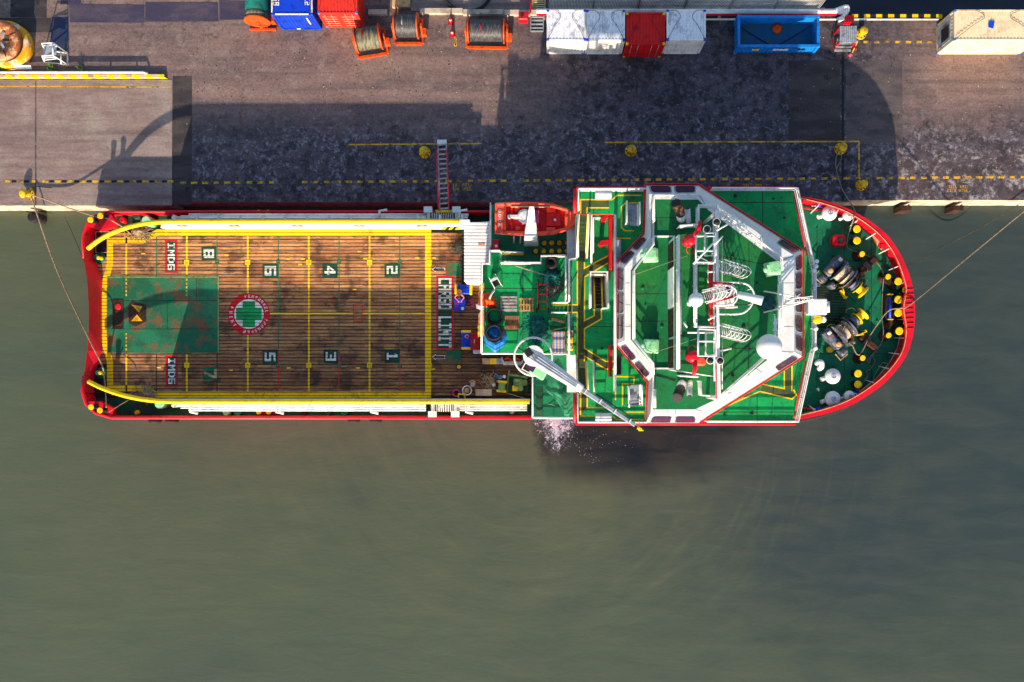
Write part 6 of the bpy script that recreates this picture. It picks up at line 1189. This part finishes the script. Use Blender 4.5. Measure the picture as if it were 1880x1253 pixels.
# ------------------------------------------------------------------ pallets
def pallet(px, py, rz, m, label, nb, gap, w=.98, l=1.05, z=ZP):
    t = thing('wooden_pallet', label, 'pallet', P(px, py, z), rz, 'pallets on the working deck')
    for s_ in (-1, 0, 1): b = MB(); b.bbox(s_*(w/2-.06)-.05, s_*(w/2-.06)+.05, -l/2, l/2, .02, .11, m); link('bearer', b, t)
    for i in range(nb): b = MB(); y = -l/2+(i+.5)*l/nb; b.bbox(-w/2, w/2, y-l/nb*gap/2, y+l/nb*gap/2, .11+random.uniform(0, .006), .135, m); link('board', b, t)
    for i in range(2): b = MB(); y = (-1, 1)[i]*(l/2-.06); b.bbox(-w/2, w/2, y-.05, y+.05, 0, .02, m); link('bottom_board', b, t)
pallet(934, 558, .0, 'palletgrey', 'grey weathered pallet next to the orange bags', 5, .62, 1.2, 1.15)
pallet(967, 560, R(90), 'pallettan', 'pale tan pallet between grey pallet and red trolley', 5, .5)
pallet(940, 593, R(90), 'palletbrown', 'dark brown pallet of close boards beside the black hose coils', 8, .86)
# ------------------------------------------------------------------ coils, nets, tarpaulins
def coil(name, px, py, z, rads, r, m, label, cat):
    t = thing(name, label, cat, P(px, py, z))
    for i, (R0, dz, ox, oy) in enumerate(rads):
        b = MB(); b.tube([(ox+R0*math.cos(a)*(1+.03*math.sin(3*a+i)), oy+R0*math.sin(a)*(1+.03*math.cos(2*a+i)), dz+.02*math.sin(2*a+i*2)) for a in [k*2*math.pi/36 for k in range(36)]], r, m, 8, True); link('turn', b, t)
    return t
rn = random.Random(4)
coil('hose_coil', 908, 581, ZP, [(.56-.03*(i % 4), .05+.085*i, rn.uniform(-.04, .04), rn.uniform(-.04, .04)) for i in range(6)], .05, 'rubber', 'black hose coil on the green deck between orange bags and blue tarpaulin', 'hose')
coil('hose_coil', 907, 612, ZP+.3, [(.6-.05*(i % 3), .06+.085*i, rn.uniform(-.04, .04), rn.uniform(-.04, .04)) for i in range(6)], .055, 'rubber', 'black hose coil lying on top of the blue tarpaulin', 'hose')
coil('tyre_stack', 1012, 484, ZP, [(.34, .1+.18*i, 0, 0) for i in range(4)], .13, 'rubber', 'stack of black tyres in the corner of the working deck', 'tyre')
def cloth(name, z, pts, h, m, label, cat, seed, n=26, wrinkle=.25, base=0.0, parent=None):
    """draped sheet: polygon outline, humped and creased"""
    poly = L2(z, pts); xs = [p[0] for p in poly]; ys = [p[1] for p in poly]; cxx, cyy = sum(xs)/len(xs), sum(ys)/len(ys)
    rim = []; K = len(poly)
    for i in range(K):
        a, c_ = Vector(poly[i]), Vector(poly[(i+1) % K])
        for k in range(6): rim.append(a.lerp(c_, k/6))
    N_ = len(rim); rows = 7; b = MB(); vs = []
    for j in range(rows+1):
        f = j/rows
        for i in range(N_):
            p = rim[i].lerp(Vector((cxx, cyy)), f*.97); nz = mnoise.noise(Vector((p.x*1.8+seed, p.y*1.8, seed*.7))); n2 = mnoise.noise(Vector((p.x*5+seed, p.y*5, 3.3)))
            hh = h*(1-(1-f)**2)*(1+wrinkle*2.2*nz)+(.05+wrinkle*.12*abs(n2))*min(1, f*3)
            q = Vector((n2*.05, mnoise.noise(Vector((p.y*3, p.x*3, seed)))*.05)) if j == 0 else Vector((0, 0))
            vs.append((p.x+q.x, p.y+q.y, z+base+max(.02, hh)))
    fs = []
    for j in range(rows):
        for i in range(N_): fs.append((j*N_+i, j*N_+(i+1) % N_, (j+1)*N_+(i+1) % N_, (j+1)*N_+i))
    fs.append([rows*N_+i for i in range(N_)]); b.add(vs, fs, m, True)
    return b
def strands(b, z, cx_, cy_, rx, ry, h, n, m, r, rnd):
    for i in range(n):
        a = rnd.uniform(0, 6.28); q = rnd.random()**.5; pts = []
        p = Vector((cx_+rx*q*math.cos(a), cy_+ry*q*math.sin(a)))
        d_ = rnd.uniform(0, 6.28)
        for k in range(6):
            u = ((p.x-cx_)/rx)**2+((p.y-cy_)/ry)**2; pts.append((p.x, p.y, z+max(.03, h*max(0, 1-u))+rnd.uniform(.02, .1))); d_ += rnd.uniform(-.9, .9); p = p+Vector((math.cos(d_), math.sin(d_)))*.16
        b.tube(spline(pts, 3), r, m, 5)
def heap(name, px, py, z, rx, ry, h, m, mr, label, cat, seed, n=60):
    rnd = random.Random(seed); pts = [(px+rx*math.cos(a)*rnd.uniform(.85, 1.15), py+ry*math.sin(a)*rnd.uniform(.85, 1.15)) for a in [k*2*math.pi/14 for k in range(14)]]
    b = cloth('mound', z, pts, h, m, None, None, seed, wrinkle=.35); t = thing(name, label, cat, P(px, py, z)); o = link('mound', b, t, loc=tuple(-Vector(t.location)))
    b = MB(); q = P(px, py, z); strands(b, 0, 0, 0, rx*S(z), ry*S(z), h, n, mr, .022, rnd); link('strand', b, t, kind='stuff')
heap('net_heap', 1014, 512, ZP, 16, 20, .5, 'tealcloth', 'teal', 'teal netting heaped against the white rail above the stairs', 'net', 3)
heap('net_heap', 988, 604, ZP, 19, 27, .55, 'teal', 'tealcloth', 'dark teal netting heaped beside the crane ring', 'net', 5, 90)
heap('rope_heap', 1014, 528, ZP, 13, 9, .3, 'ropedark', 'ropegrey', 'grey rope heap below the teal netting by the rail', 'rope', 8, 80)
heap('rope_heap', 257, 426, ZM, 13, 9, .3, 'rope', 'rope', 'pale mooring rope piled on the port quarter of the cargo deck', 'rope', 9, 90)
heap('rope_heap', 270, 722, ZM, 12, 6, .25, 'ropedark', 'rope', 'dark rope and shackles piled on the starboard quarter', 'rope', 12, 70)
def sheet(name, z, pts, h, m, label, cat, seed, wrinkle=.25, base=0.0):
    return link(name, cloth(name, z, pts, h, m, label, cat, seed, wrinkle=wrinkle, base=base), label=label, cat=cat)
sheet('blue_tarpaulin', ZP, [(888, 606), (896, 598), (918, 600), (931, 617), (929, 632), (909, 649), (890, 632)], .35, 'bluecloth', 'bright blue tarpaulin spread under a black hose coil', 'tarpaulin', 2)
sheet('green_tarpaulin', ZB, [(1016, 668), (1036, 690), (1058, 712), (1058, 724), (1052, 752), (1044, 765), (1036, 764), (1024, 738), (1000, 716), (1006, 694)], .55, 'greencloth', 'green tarpaulin draped on the starboard deck under the crane boom', 'tarpaulin', 6, .35)
sheet('deck_mat', ZB, [(983, 710), (997, 710), (997, 764), (983, 764)], .04, 'hullgreen', 'flat dark green mat beside the draped tarpaulin', 'mat', 7, .05)
for pts, h, lab, seed in (([(882, 540), (900, 537), (908, 545), (904, 560), (890, 566), (878, 558)], .45, 'orange bag slumped against the deck rail, nearer the cargo deck', 11), ([(897, 545), (911, 548), (913, 565), (896, 566), (893, 556)], .5, 'orange bag beside the white chair on the green deck', 13)):
    sheet('work_bag', ZP, pts, h, 'cloth_orange', lab, 'bag', seed, .35)
# washing hung over the aft rail of the working deck
for y0, y1, x0, m, lab, seed in ((540, 562, 877, 'cloth_orange', 'orange overalls hung over the aft deck rail beside the bags', 21), (571, 600, 876, 'peach', 'faded orange trousers hung over the aft deck rail', 23), (596, 618, 874, 'cloth_yellow', 'yellow waterproofs hung over the aft deck rail', 25), (563, 571, 866, 'cloth_white', 'white shirt hung beside the blue box on the cargo deck', 27), (520, 534, 878, 'cloth_yellow', 'small yellow jacket hung at the corner of the white roof', 29)):
    q0, q1 = P(887, y0, ZP+1.05), P(887, y1, ZP+1.05); b = MB(); K = 9; rows = []
    for j in range(8):
        f = j/7; row = []
        for k in range(K+1):
            u = k/K; y = q0[1]+(q1[1]-q0[1])*u; wv = mnoise.noise(Vector((y*4, f*2, seed)))*.08
            xx = q0[0]+(-.10-.25*f-abs(wv) if j > 1 else (.06, 0.0)[j]); row.append((xx-(887-x0-9)*S(ZP)*f*.4, y+wv*.6*f+(.25*f*math.sin(seed)), ZP+1.1-(.1 if j == 0 else 0)-.85*max(0, f-.14)))
        rows.append(row)
    b.loft(rows, m, closed=False, smooth=True); link('garment', b, label=lab, cat='clothes', group='washing on the rail')
b = MB(); rnd = random.Random(2)
b.tube([P(864+5*math.sin(k*1.3)+.3*k, 549+k*1.0, ZM+.05+.02*(k % 3)) for k in range(16)], .04, 'cloth_pink', 6); link('pink_hose', b, label='pink hose lying in loops beside the blue box', cat='hose')
# white folding chair
t = thing('folding_chair', 'white chair with dark seat near the corner of the slatted roof', 'chair', P(911, 521, ZP), .5)
b = MB(); b.bevbox((0, 0, .42), (.5, .48, .04), 'black', .015); link('seat', b, t); b = MB(); b.box((.0, .27, .7), (.5, .05, .5), 'steelgrey', 0, -.25); link('backrest', b, t)
for sx in (-.26, .26):
    for sy in (-.3, .3): b = MB(); b.tube([(sx, sy*.7, .42), (sx*1.25, sy*1.35, 0)], .025, 'whiteclean', 6); link('leg', b, t)
    b = MB(); b.tube([(sx, -.35, .6), (sx, .3, .62), (sx, .5, .95)], .03, 'whiteclean', 6); link('armrest', b, t)
b = MB(); b.tube(spline([P(908, 533, ZP+.5), P(902, 541, ZP+.7), P(899, 549, ZP+.6)], 4), .07, 'cloth_white', 8); link('white_hose', b, label='white hose running from the chair to the orange bags', cat='hose')
# striped mattress, red trolley
t = thing('mattress', 'striped mattress lying against the rail beside the crane ring', 'mattress', P(1025, 630, ZP)); b = MB(); b.bevbox((0, 0, .12), (.92, 1.65, .2), 'mattress', .06); link('padding', b, t)
b = MB(); b.tube([(-.46, -.8, .2), (.46, -.8, .2), (.46, .8, .2), (-.46, .8, .2)], .025, 'tan', 6, True); link('piping', b, t)
t = thing('hand_trolley', 'red tubular hand trolley standing on the green working deck', 'trolley', P(996, 548, ZP)); 
for x in (-.35, .35): b = MB(); b.tube([(x, 1.1, 1.0), (x*.9, .4, .9), (x, -.9, .2)], .035, 'red', 6); link('side_tube', b, t)
for y, z_ in ((.9, .95), (.2, .8), (-.3, .55), (-.8, .25)): b = MB(); b.tube([(-.35, y, z_), (.35, y, z_)], .03, 'red', 6); link('cross_tube', b, t)
for x in (-.42, .42): b = MB(); b.lathe((x-.05, -.9, .18), [(.18, 0), (.18, .1)], 'rubber', 14, Matrix.Rotation(R(90), 4, 'Y'), False); link('wheel', b, t)
b = MB(); b.tube([P(988, 513, ZP+.3), P(989, 570, ZP+.1)], .06, 'rustdark', 8); link('steel_bar', b, label='long rusty bar lying along the deck beside the red trolley', cat='bar')
b = MB(); b.tube([P(945, 488, ZP+.8), P(1003, 506, ZP+.5)], .035, 'palletgrey', 6); link('boat_hook', b, label='long pale pole leaning over the rail toward the net heap', cat='pole')
for x, y, rz, lab, m in ((1022, 588, -.25, 'dark folded awning frame below the short stairs, upper one', 'ropedark'), (1024, 603, .25, 'dark folded awning frame below the short stairs, lower one', 'hullgreen')):
    b = MB(); b.bevbox((0, 0, .12), (1.2, .22, .22), m, .08); link('folded_awning', b, label=lab, cat='awning', loc=P(x, y, ZP), rz=rz)
# ------------------------------------------------------------------ boxes on the cargo deck
def locker(px, py, w, l, h, rz, label, ends):
    t = thing('deck_box', label, 'box', P(px, py, ZM), rz, 'blue boxes on the cargo deck')
    b = MB(); b.bevbox((0, 0, h/2), (w, l, h), 'blue', .05); link('body', b, t)
    for i in range(5): b = MB(); b.box((0, -l*.32+i*l*.16, h+.012), (w*.86 if not ends else w*.66, .035, .024), 'blue'); link('lid_rib', b, t)
    if ends:
        for s_ in (-1, 1): b = MB(); b.bevbox((s_*(w/2-.07), 0, h/2+.01), (.2, l+.06, h+.05), 'yellow', .05); link('end_cap', b, t)
    return t
locker(852, 533, 1.3, .72, .6, R(-2), 'blue box with yellow ends under the corner of the slatted roof', True)
locker(857, 625, 1.45, .72, .55, R(90), 'blue box with yellow ends and a printed emblem beside the red locker', True)
t = locker(845, 560, .85, .95, .5, R(2), 'plain blue box with red lettering that the bent person works over', False)
b = MB()
for i, ch in enumerate('NUT'): paintmark(b, glyph(ch, (-.34, .22-i*.17), (0, -1), (1, 0), .14, .22), .53, 'cloth_red', False)
link('lettering', b, t); b = MB(); b.lathe((.22, -.34, .5), [(.13, 0), (.1, .05)], 'cloth_white', 12); link('soap_dish', b, t)
b = MB(); q = P(857, 618, ZM+.58); b.lathe((q[0], q[1], q[2]), [(.17, 0), (.15, .02)], 'peach', 10); b.lathe((q[0]+.02, q[1], q[2]+.02), [(.09, 0), (.07, .015)], 'cloth_red', 8); link('float_ball', b, label='small pink and red disc lying on the blue box near the red locker', cat='disc')
t = thing('red_locker', 'dark red locker standing against the deckhouse side', 'locker', P(874, 628, ZM)); b = MB(); b.bevbox((0, 0, .45), (.72, 1.3, .9), 'cloth_red', .04); link('body', b, t); b = MB(); b.box((-.05, 0, .92), (.1, .3, .05), 'tan'); link('handle', b, t); b = MB(); b.box((0, .35, .91), (.66, .04, .03), 'red'); link('lid_seam', b, t)
b = MB(); b.bevbox(P(876, 645, ZM+.25), (.6, .42, .5), 'cloth_white', .05); link('white_crate', b, label='small white crate below the dark red locker', cat='crate')
for x, m, lab in ((893, 'tan', 'tan crate in the row below the white rail, nearest the cargo deck'), (906, 'yellow', 'yellow crate in the row below the white rail'), (918, 'steelgrey', 'grey crate in the row below the white rail')):
    t = thing('storage_crate', lab, 'crate', P(x, 664, ZM), 0, 'crates below the white rail'); b = MB(); b.bevbox((0, 0, .3), (.5, .42, .6), m, .04); link('body', b, t); b = MB(); b.bevbox((0, 0, .62), (.54, .46, .05), m, .015); link('lid', b, t)
t = thing('pipe_rack', 'white tubular rack holding orange hoses beside the crates', 'rack', P(936, 663, ZM)); 
for k in range(3): b = MB(); b.tube([(-.6, .3-.14*k, .7), (-.45, -.3+.1*k, .7), (1.0, -.3+.1*k, .7), (1.1, .3-.1*k, .7)], .035, 'cloth_white', 6); link('tube', b, t)
b = MB(); b.tube(spline([(-.4, .1, .5), (-.1, .2, .55), (.2, 0, .5), (.5, .2, .55), (.8, .05, .5)], 4), .09, 'cloth_orange', 8); link('hose', b, t)
for x in (-.5, 1.0): b = MB(); b.tube([(x, 0, 0), (x, 0, .7)], .04, 'white', 6); link('leg', b, t)
# pump set and clutter on the starboard side of the cargo deck
t = thing('pump_set', 'green and yellow pump machinery beside the red rail', 'pump', P(948, 706, ZM))
b = MB(); b.bevbox((0, 0, .1), (2.0, 1.3, .2), 'hullgreen', .04); link('skid', b, t)
M = Matrix.Rotation(R(90), 4, 'Y'); b = MB(); b.lathe((-.2, .15, .6), [(.2, 0), (.34, .06), (.34, .55), (.26, .6), (.26, 1.0), (.1, 1.06)], 'pumpgreen', 18, M); link('pump_casing', b, t)
b = MB(); b.lathe((.35, -.3, .2), [(.16, 0), (.14, .5), (.22, .55), (.22, .62)], 'pumpgreen', 14); link('riser', b, t); b = MB(); b.bevbox((-.05, -.3, .45), (.5, .46, .5), 'yellow', .07); link('motor', b, t)
b = MB(); b.tube([(-.6, .75, .8), (.9, .55, .8)], .1, 'pumpgreen', 10); link('discharge_pipe', b, t)
t = thing('winch_frame', 'yellow framed air winch with green drum on the cargo deck', 'winch', P(922, 710, ZM), -.1)
for s_ in (-1, 1): b = MB(); b.bevbox((0, s_*.36, .3), (.75, .2, .6), 'yellow', .05); link('side_frame', b, t)
b = MB(); b.lathe((0, .3, .42), [(.28, 0), (.28, .6)], 'pumpgreen', 18, Matrix.Rotation(R(90), 4, 'X'), False); link('drum', b, t)
b = MB(); b.tube([P(935, 680, ZM+.5), P(930, 722, ZM+.3)], .07, 'pumpgreen', 8); link('green_pipe', b, label='long green pipe leaning between the winch and the pump', cat='pipe')
b = MB(); b.bevbox(P(888, 721, ZM+.1), (1.3, .52, .2), 'board', .03); link('plywood_board', b, label='pale wooden board lying on deck near the yellow rail', cat='board')
t = coil('wire_reel', 858, 717, ZM, [(.34, .08+.09*i, 0, 0) for i in range(4)], .05, 'cloth_white', 'round white cable drum with brown core near the yellow rail', 'reel'); b = MB(); b.lathe((0, 0, 0), [(.2, 0), (.2, .42)], 'tan', 16); link('core', b, t)
b = MB(); b.bevbox((0, 0, .5), (.34, .4, .9), 'palletgrey', .08); t = thing('gas_bottle_cage', 'grey cage with bottles beside the white cable drum', 'cage', P(869, 706, ZM)); link('cage_body', b, t); b = MB(); b.tube([(-.25, .2, 1.0), (0, .32, 1.05), (.25, .2, 1.0)], .04, 'tan', 6); link('cage_handle', b, t)
coil('hose_coil', 838, 722, ZM, [(.28-.04*(i % 2), .05+.07*i, 0, 0) for i in range(4)], .035, 'cloth_pink', 'pink hose coil tucked beside the starboard cargo rail', 'hose')
t = thing('access_hatch', 'small yellow framed opening beside the starboard cargo rail', 'hatch', P(848, 728, ZM)); b = MB(); b.tube([(-.25, -.15, .1), (-.22, .18, .5), (.22, .18, .5), (.25, -.15, .1)], .06, 'yellow', 8); link('hoop', b, t); b = MB(); b.bevbox((0, 0, .05), (.4, .3, .1), 'black', .02); link('plate', b, t)
for i, (x, y, m, r_, lab) in enumerate(((911, 690, 'blue', .13, 'small dark blue drum on deck, nearest the crane'), (919, 693, 'bluecloth', .17, 'mid blue drum on deck above the yellow winch'), (926, 692, 'cloth_white', .15, 'white bucket on deck beside the blue drum'), (907, 707, 'cloth_white', .15, 'white bucket on deck left of the yellow winch'), (835, 485+0, 'yellow', .1, 'small yellow float on the steel plate edge'))):
    if i == 4: continue
    t = thing('small_drum', lab, 'drum', P(x, y, ZM)); b = MB(); b.lathe((0, 0, 0), [(r_*.9, 0), (r_, .1), (r_, .36), (r_*.92, .4)], m, 16); link('body', b, t); b = MB(); b.tube(arc(0, 0, .41, r_*.8, 0, 360, 12)[:-1], .015, 'steelgrey', 5, True); link('rim', b, t)
heap('scrap_heap', 898, 700, ZM, 8, 11, .12, 'rustdark', 'rope', 'scatter of small fittings on deck left of the yellow winch', 'scrap', 31, 50)
heap('net_heap', 842, 452, ZM, 7, 12, .35, 'teal', 'ropedark', 'dark bundle of gear against the end of the slatted roof', 'bundle', 33, 40)
for y in (674,): 
    t = thing('deck_float', 'small yellow float beside the lower green plate', 'float', P(843, y, ZM)); b = MB(); b.ball((0, 0, .15), .14, 'yellow', 14, 8); link('ball', b, t); b = MB(); b.lathe((0, 0, .27), [(.04, 0), (.03, .06)], 'rustdark', 8); link('eye', b, t)
# red raft case on the bow
t = thing('red_case', 'red square case with a coloured emblem on the bow deck', 'case', P(1536, 444, ZF)); b = MB(); b.bevbox((0, 0, .35), (.95, .85, .7), 'red', .16); link('body', b, t)
b = MB(); b.lathe((.05, 0, .7), [(.32, 0), (.3, .03), (.18, .035)], 'black', 3); link('emblem', b, t); b = MB(); b.lathe((.05, 0, .735), [(.17, 0), (.15, .02)], 'tealcloth', 10); link('emblem_disc', b, t)
# ------------------------------------------------------------------ person bent over the blue box
def person(px, py, z, rz, label):
    t = thing('person', label, 'person', P(px, py, z), rz)
    J = {'pel': (0, 0, .92), 'bel': (0, -.10, 1.05), 'che': (0, -.30, 1.22), 'nec': (0, -.46, 1.30), 'hed': (0, -.58, 1.34), 'top': (0, -.66, 1.32),
         'shl': (-.19, -.40, 1.24), 'ell': (-.36, -.60, 1.02), 'wrl': (-.16, -.80, .80), 'hal': (-.09, -.88, .72), 'shr': (.19, -.40, 1.24), 'elr': (.36, -.60, 1.02), 'wrr': (.16, -.80, .80), 'har': (.09, -.88, .72),
         'hil': (-.11, .02, .88), 'knl': (-.14, -.06, .48), 'anl': (-.14, .06, .08), 'tol': (-.15, -.10, .04), 'hir': (.11, .02, .88), 'knr': (.14, -.02, .48), 'anr': (.14, .12, .08), 'tor': (.15, -.04, .04)}
    rad = {'pel': .14, 'bel': .13, 'che': .16, 'nec': .06, 'hed': .09, 'top': .085, 'shl': .075, 'ell': .05, 'wrl': .034, 'hal': .04, 'hil': .1, 'knl': .065, 'anl': .045, 'tol': .04}
    E = [('pel', 'bel'), ('bel', 'che'), ('che', 'nec'), ('nec', 'hed'), ('hed', 'top'), ('che', 'shl'), ('shl', 'ell'), ('ell', 'wrl'), ('wrl', 'hal'), ('che', 'shr'), ('shr', 'elr'), ('elr', 'wrr'), ('wrr', 'har'),
         ('pel', 'hil'), ('hil', 'knl'), ('knl', 'anl'), ('anl', 'tol'), ('pel', 'hir'), ('hir', 'knr'), ('knr', 'anr'), ('anr', 'tor')]
    def skin(verts, edges, radii, root, m, name, parent, levels=1):
        me = bpy.data.meshes.new(name); me.from_pydata(verts, edges, []); o = bpy.data.objects.new(name, me); col.objects.link(o)
        md = o.modifiers.new('s', 'SKIN'); md.use_smooth_shade = True; sub = o.modifiers.new('u', 'SUBSURF'); sub.levels = sub.render_levels = levels
        for i, r_ in enumerate(radii): me.skin_vertices[0].data[i].radius = (r_, r_)
        me.skin_vertices[0].data[root].use_root = True
        dg = bpy.context.evaluated_depsgraph_get(); me2 = bpy.data.meshes.new_from_object(o.evaluated_get(dg)); bpy.data.objects.remove(o)
        me2.name = name; me2.materials.clear(); me2.materials.append(MAT[m]); o2 = bpy.data.objects.new(name, me2); col.objects.link(o2); o2.parent = parent; return o2
    ks = list(J); gr_ = lambda k: rad.get(k) or rad[k[:-1]+'l']
    vs = [J[k] for k in ks]; es = [(ks.index(a), ks.index(c_)) for a, c_ in E]; rs = [gr_(k) for k in ks]
    for s_ in (-1, 1):
        w = Vector(J['hal' if s_ < 0 else 'har']); hi_ = ks.index('hal' if s_ < 0 else 'har')
        for f in range(5):
            off = Vector(((f-2)*.022 if f else -s_*.05, -.04 if f else .0, -.02)); a = w+off; c_ = a+Vector((0, -.05 if f else -.03, -.045)); k0 = len(vs); vs += [tuple(a), tuple(c_)]; rs += [.0095, .008]; es += [(hi_, k0), (k0, k0+1)]
    body = skin(vs, es, rs, 0, 'skin', 'body', t)
    sh = ['pel', 'hil', 'knl', 'hir', 'knr', 'bel']; v2 = [J['pel'], J['hil'], tuple(Vector(J['hil']).lerp(Vector(J['knl']), .85)), J['hir'], tuple(Vector(J['hir']).lerp(Vector(J['knr']), .85)), tuple(Vector(J['pel']).lerp(Vector(J['bel']), .5))]
    skin(v2, [(0, 1), (1, 2), (0, 3), (3, 4), (0, 5)], [.16, .12, .1, .12, .1, .15], 0, 'shorts', 'shorts', t)
    b = MB(); b.ball((0, -.645, 1.375), .105, 'hairdark', 16, 10, .85); link('hair', b, t); b = MB(); b.lathe((0, -.66, 1.40), [(.1, 0), (.095, .05), (.05, .09)], 'cap', 14, Matrix.Rotation(R(35), 4, 'X')); link('cap', b, t)
    b = MB(); b.ball((0, -.70, 1.26), .022, 'skin', 8, 6)
    for s_ in (-1, 1): b.ball((s_*.04, -.705, 1.295), .012, 'cloth_white', 8, 6); b.ball((s_*.095, -.6, 1.33), .025, 'skin', 8, 6)
    b.box((0, -.69, 1.225), (.05, .012, .012), 'cloth_red'); link('face', b, t)
    return t
person(846, 535, ZM, 0.0, 'shirtless person in dark shorts bending over a blue box on deck')
# ------------------------------------------------------------------ ropes
def rope(pts, r, m, label, k=8, name='mooring_line'):
    b = MB(); b.tube(spline(pts, k), r, m, 6); return link(name, b, label=label, cat='rope')
rope([P(58, 358, ZQ+.5), P(70, 362, ZQ+.45), P(120, 380, 2.8), P(175, 398, 3.9), P(195, 401, 4.1), P(210, 408, 4.0), P(226, 418, 3.6), P(240, 430, 2.7)], .05, 'rope', 'pale mooring line from the quay bollard to the ship\'s port quarter')
rope([P(58, 360, ZQ+.5), P(66, 388, 2.6), P(106, 500, 2.4), P(163, 622, 4.0), P(186, 668, 4.0), P(191, 690, 3.1), P(194, 725, 3.0), P(195, 748, 4.3)], .05, 'rope', 'long mooring line crossing the water to the stern')
rope([P(1900, 372, 2.6), P(1788, 464, 3.2), P(1676, 556, 7.35), P(1655, 566, 7.2), P(1630, 572, 6.7), P(1600, 612, 6.5), P(1577, 652, 6.6), P(1562, 626, 6.6)], .042, 'rope', 'taut bow mooring line running over the bulwark to the quay')
rope([P(1541, 274, ZQ+.55), P(1534, 300, ZQ+.2), P(1545, 345, ZQ+.3), P(1568, 384, 6.0), P(1568, 398, 7.3), P(1560, 424, 6.4), P(1556, 440, 6.3), P(1556, 455, 6.0), P(1575, 464, 5.95), P(1600, 474, 5.95), P(1616, 490, 5.95), P(1622, 505, 6.2), P(1620, 540, 5.95), P(1619, 580, 5.95), P(1622, 610, 6.2), P(1618, 630, 5.95), P(1600, 655, 5.95), P(1594, 664, 5.95)], .04, 'ropegrey', 'grey mooring rope laid round the bow deck bollards to the quay')
rope([P(1617, 634, 5.92), P(1604, 648, 5.92), P(1592, 662, 5.92), P(1596, 666, 5.92), P(1601, 655, 5.92), P(1606, 664, 5.92), P(1598, 678, 5.92), P(1590, 682, 5.92), P(1592, 690, 5.92), P(1578, 710, 5.92), P(1566, 724, 5.92), P(1570, 728, 5.92), P(1580, 712, 5.92), P(1594, 690, 5.92)], .04, 'ropegrey', 'grey rope end snaking in loops on the starboard bow deck', 6)
rope([P(200, 757, 4.2), P(230, 738, 3.6), P(246, 730, 2.9)], .03, 'rope', 'short rope from the starboard stern bollard to the deck')
rope([P(930, 722, ZM+.4), P(975, 735, 4.6), P(1020, 745, ZB+.2)], .025, 'rope', 'thin rope stretched from the winch to the green tarpaulin')
rope([P(1161, 506, ZR+1.0), P(1262, 470, ZT+1.0)], .015, 'ropegrey', 'thin wire stay above the wheelhouse roof, port one', 3)
rope([P(1188, 652, ZR+1.0), P(1285, 620, ZT+1.2)], .015, 'ropegrey', 'thin wire stay above the wheelhouse roof, starboard one', 3)
rope([P(1541, 274, ZQ+.5), P(1545, 290, ZQ+.1), P(1536, 310, ZQ+.06), P(1535, 326, ZQ+.05)], .03, 'ropegrey', 'short grey rope hanging from the bollard in the painted corner')
b = MB(); b.tube(spline([P(58, 346, ZQ+.08), P(70, 343, ZQ+.06), P(82, 345, ZQ+.06), P(95, 345, ZQ+.06)], 4), .02, 'ropedark', 5); link('rope_tail', b, label='short dark rope tail on the concrete beside the stern bollard', cat='rope')
# ------------------------------------------------------------------ foam where the ship lets out water
rnd = random.Random(17); b = MB(); x0, x1, y0, y1 = PX(960, 0), PX(1085, 0), PY(850, 0), -3.42
b.poly([(x0, y0, .03), (x1, y0, .03), (x1, y1, .03), (x0, y1, .03)], 'foamsheet')
for i in range(60):
    x, y = P2(1055+abs(rnd.gauss(0, 45)), rnd.uniform(790, 850), 0); s_ = rnd.uniform(.01, .025); b.poly([(x+s_*math.cos(k*1.26), y+s_*math.sin(k*1.26), .04) for k in range(5)], 'foam')
link('foam', b, label='white foam churning in the water beside the hull', cat='foam', kind='stuff')
b = MB(); 
for k in range(60):
    x = rnd.gauss(PX(1014, .5), .16); z_ = rnd.uniform(.1, 2.6); b.ball((x, -3.75-(2.8-z_)*.25+rnd.gauss(0, .1), z_), rnd.uniform(.02, .05), 'foam', 6, 4)
link('water_jet', b, label='spout of water falling from the hull side into the foam', cat='water jet', kind='stuff')

rope([P(1870, 376, 1.9), P(1800, 418, .9), P(1735, 452, .9), P(1672, 490, 3.2)], .03, 'ropedark', 'dark second mooring line from the bow side to the quay')
rope([P(117, 392, 1.6), P(122, 405, .9), P(138, 440, 1.2), P(155, 482, 3.0)], .025, 'ropedark', 'thin dark line hanging from the quay to the stern corner')
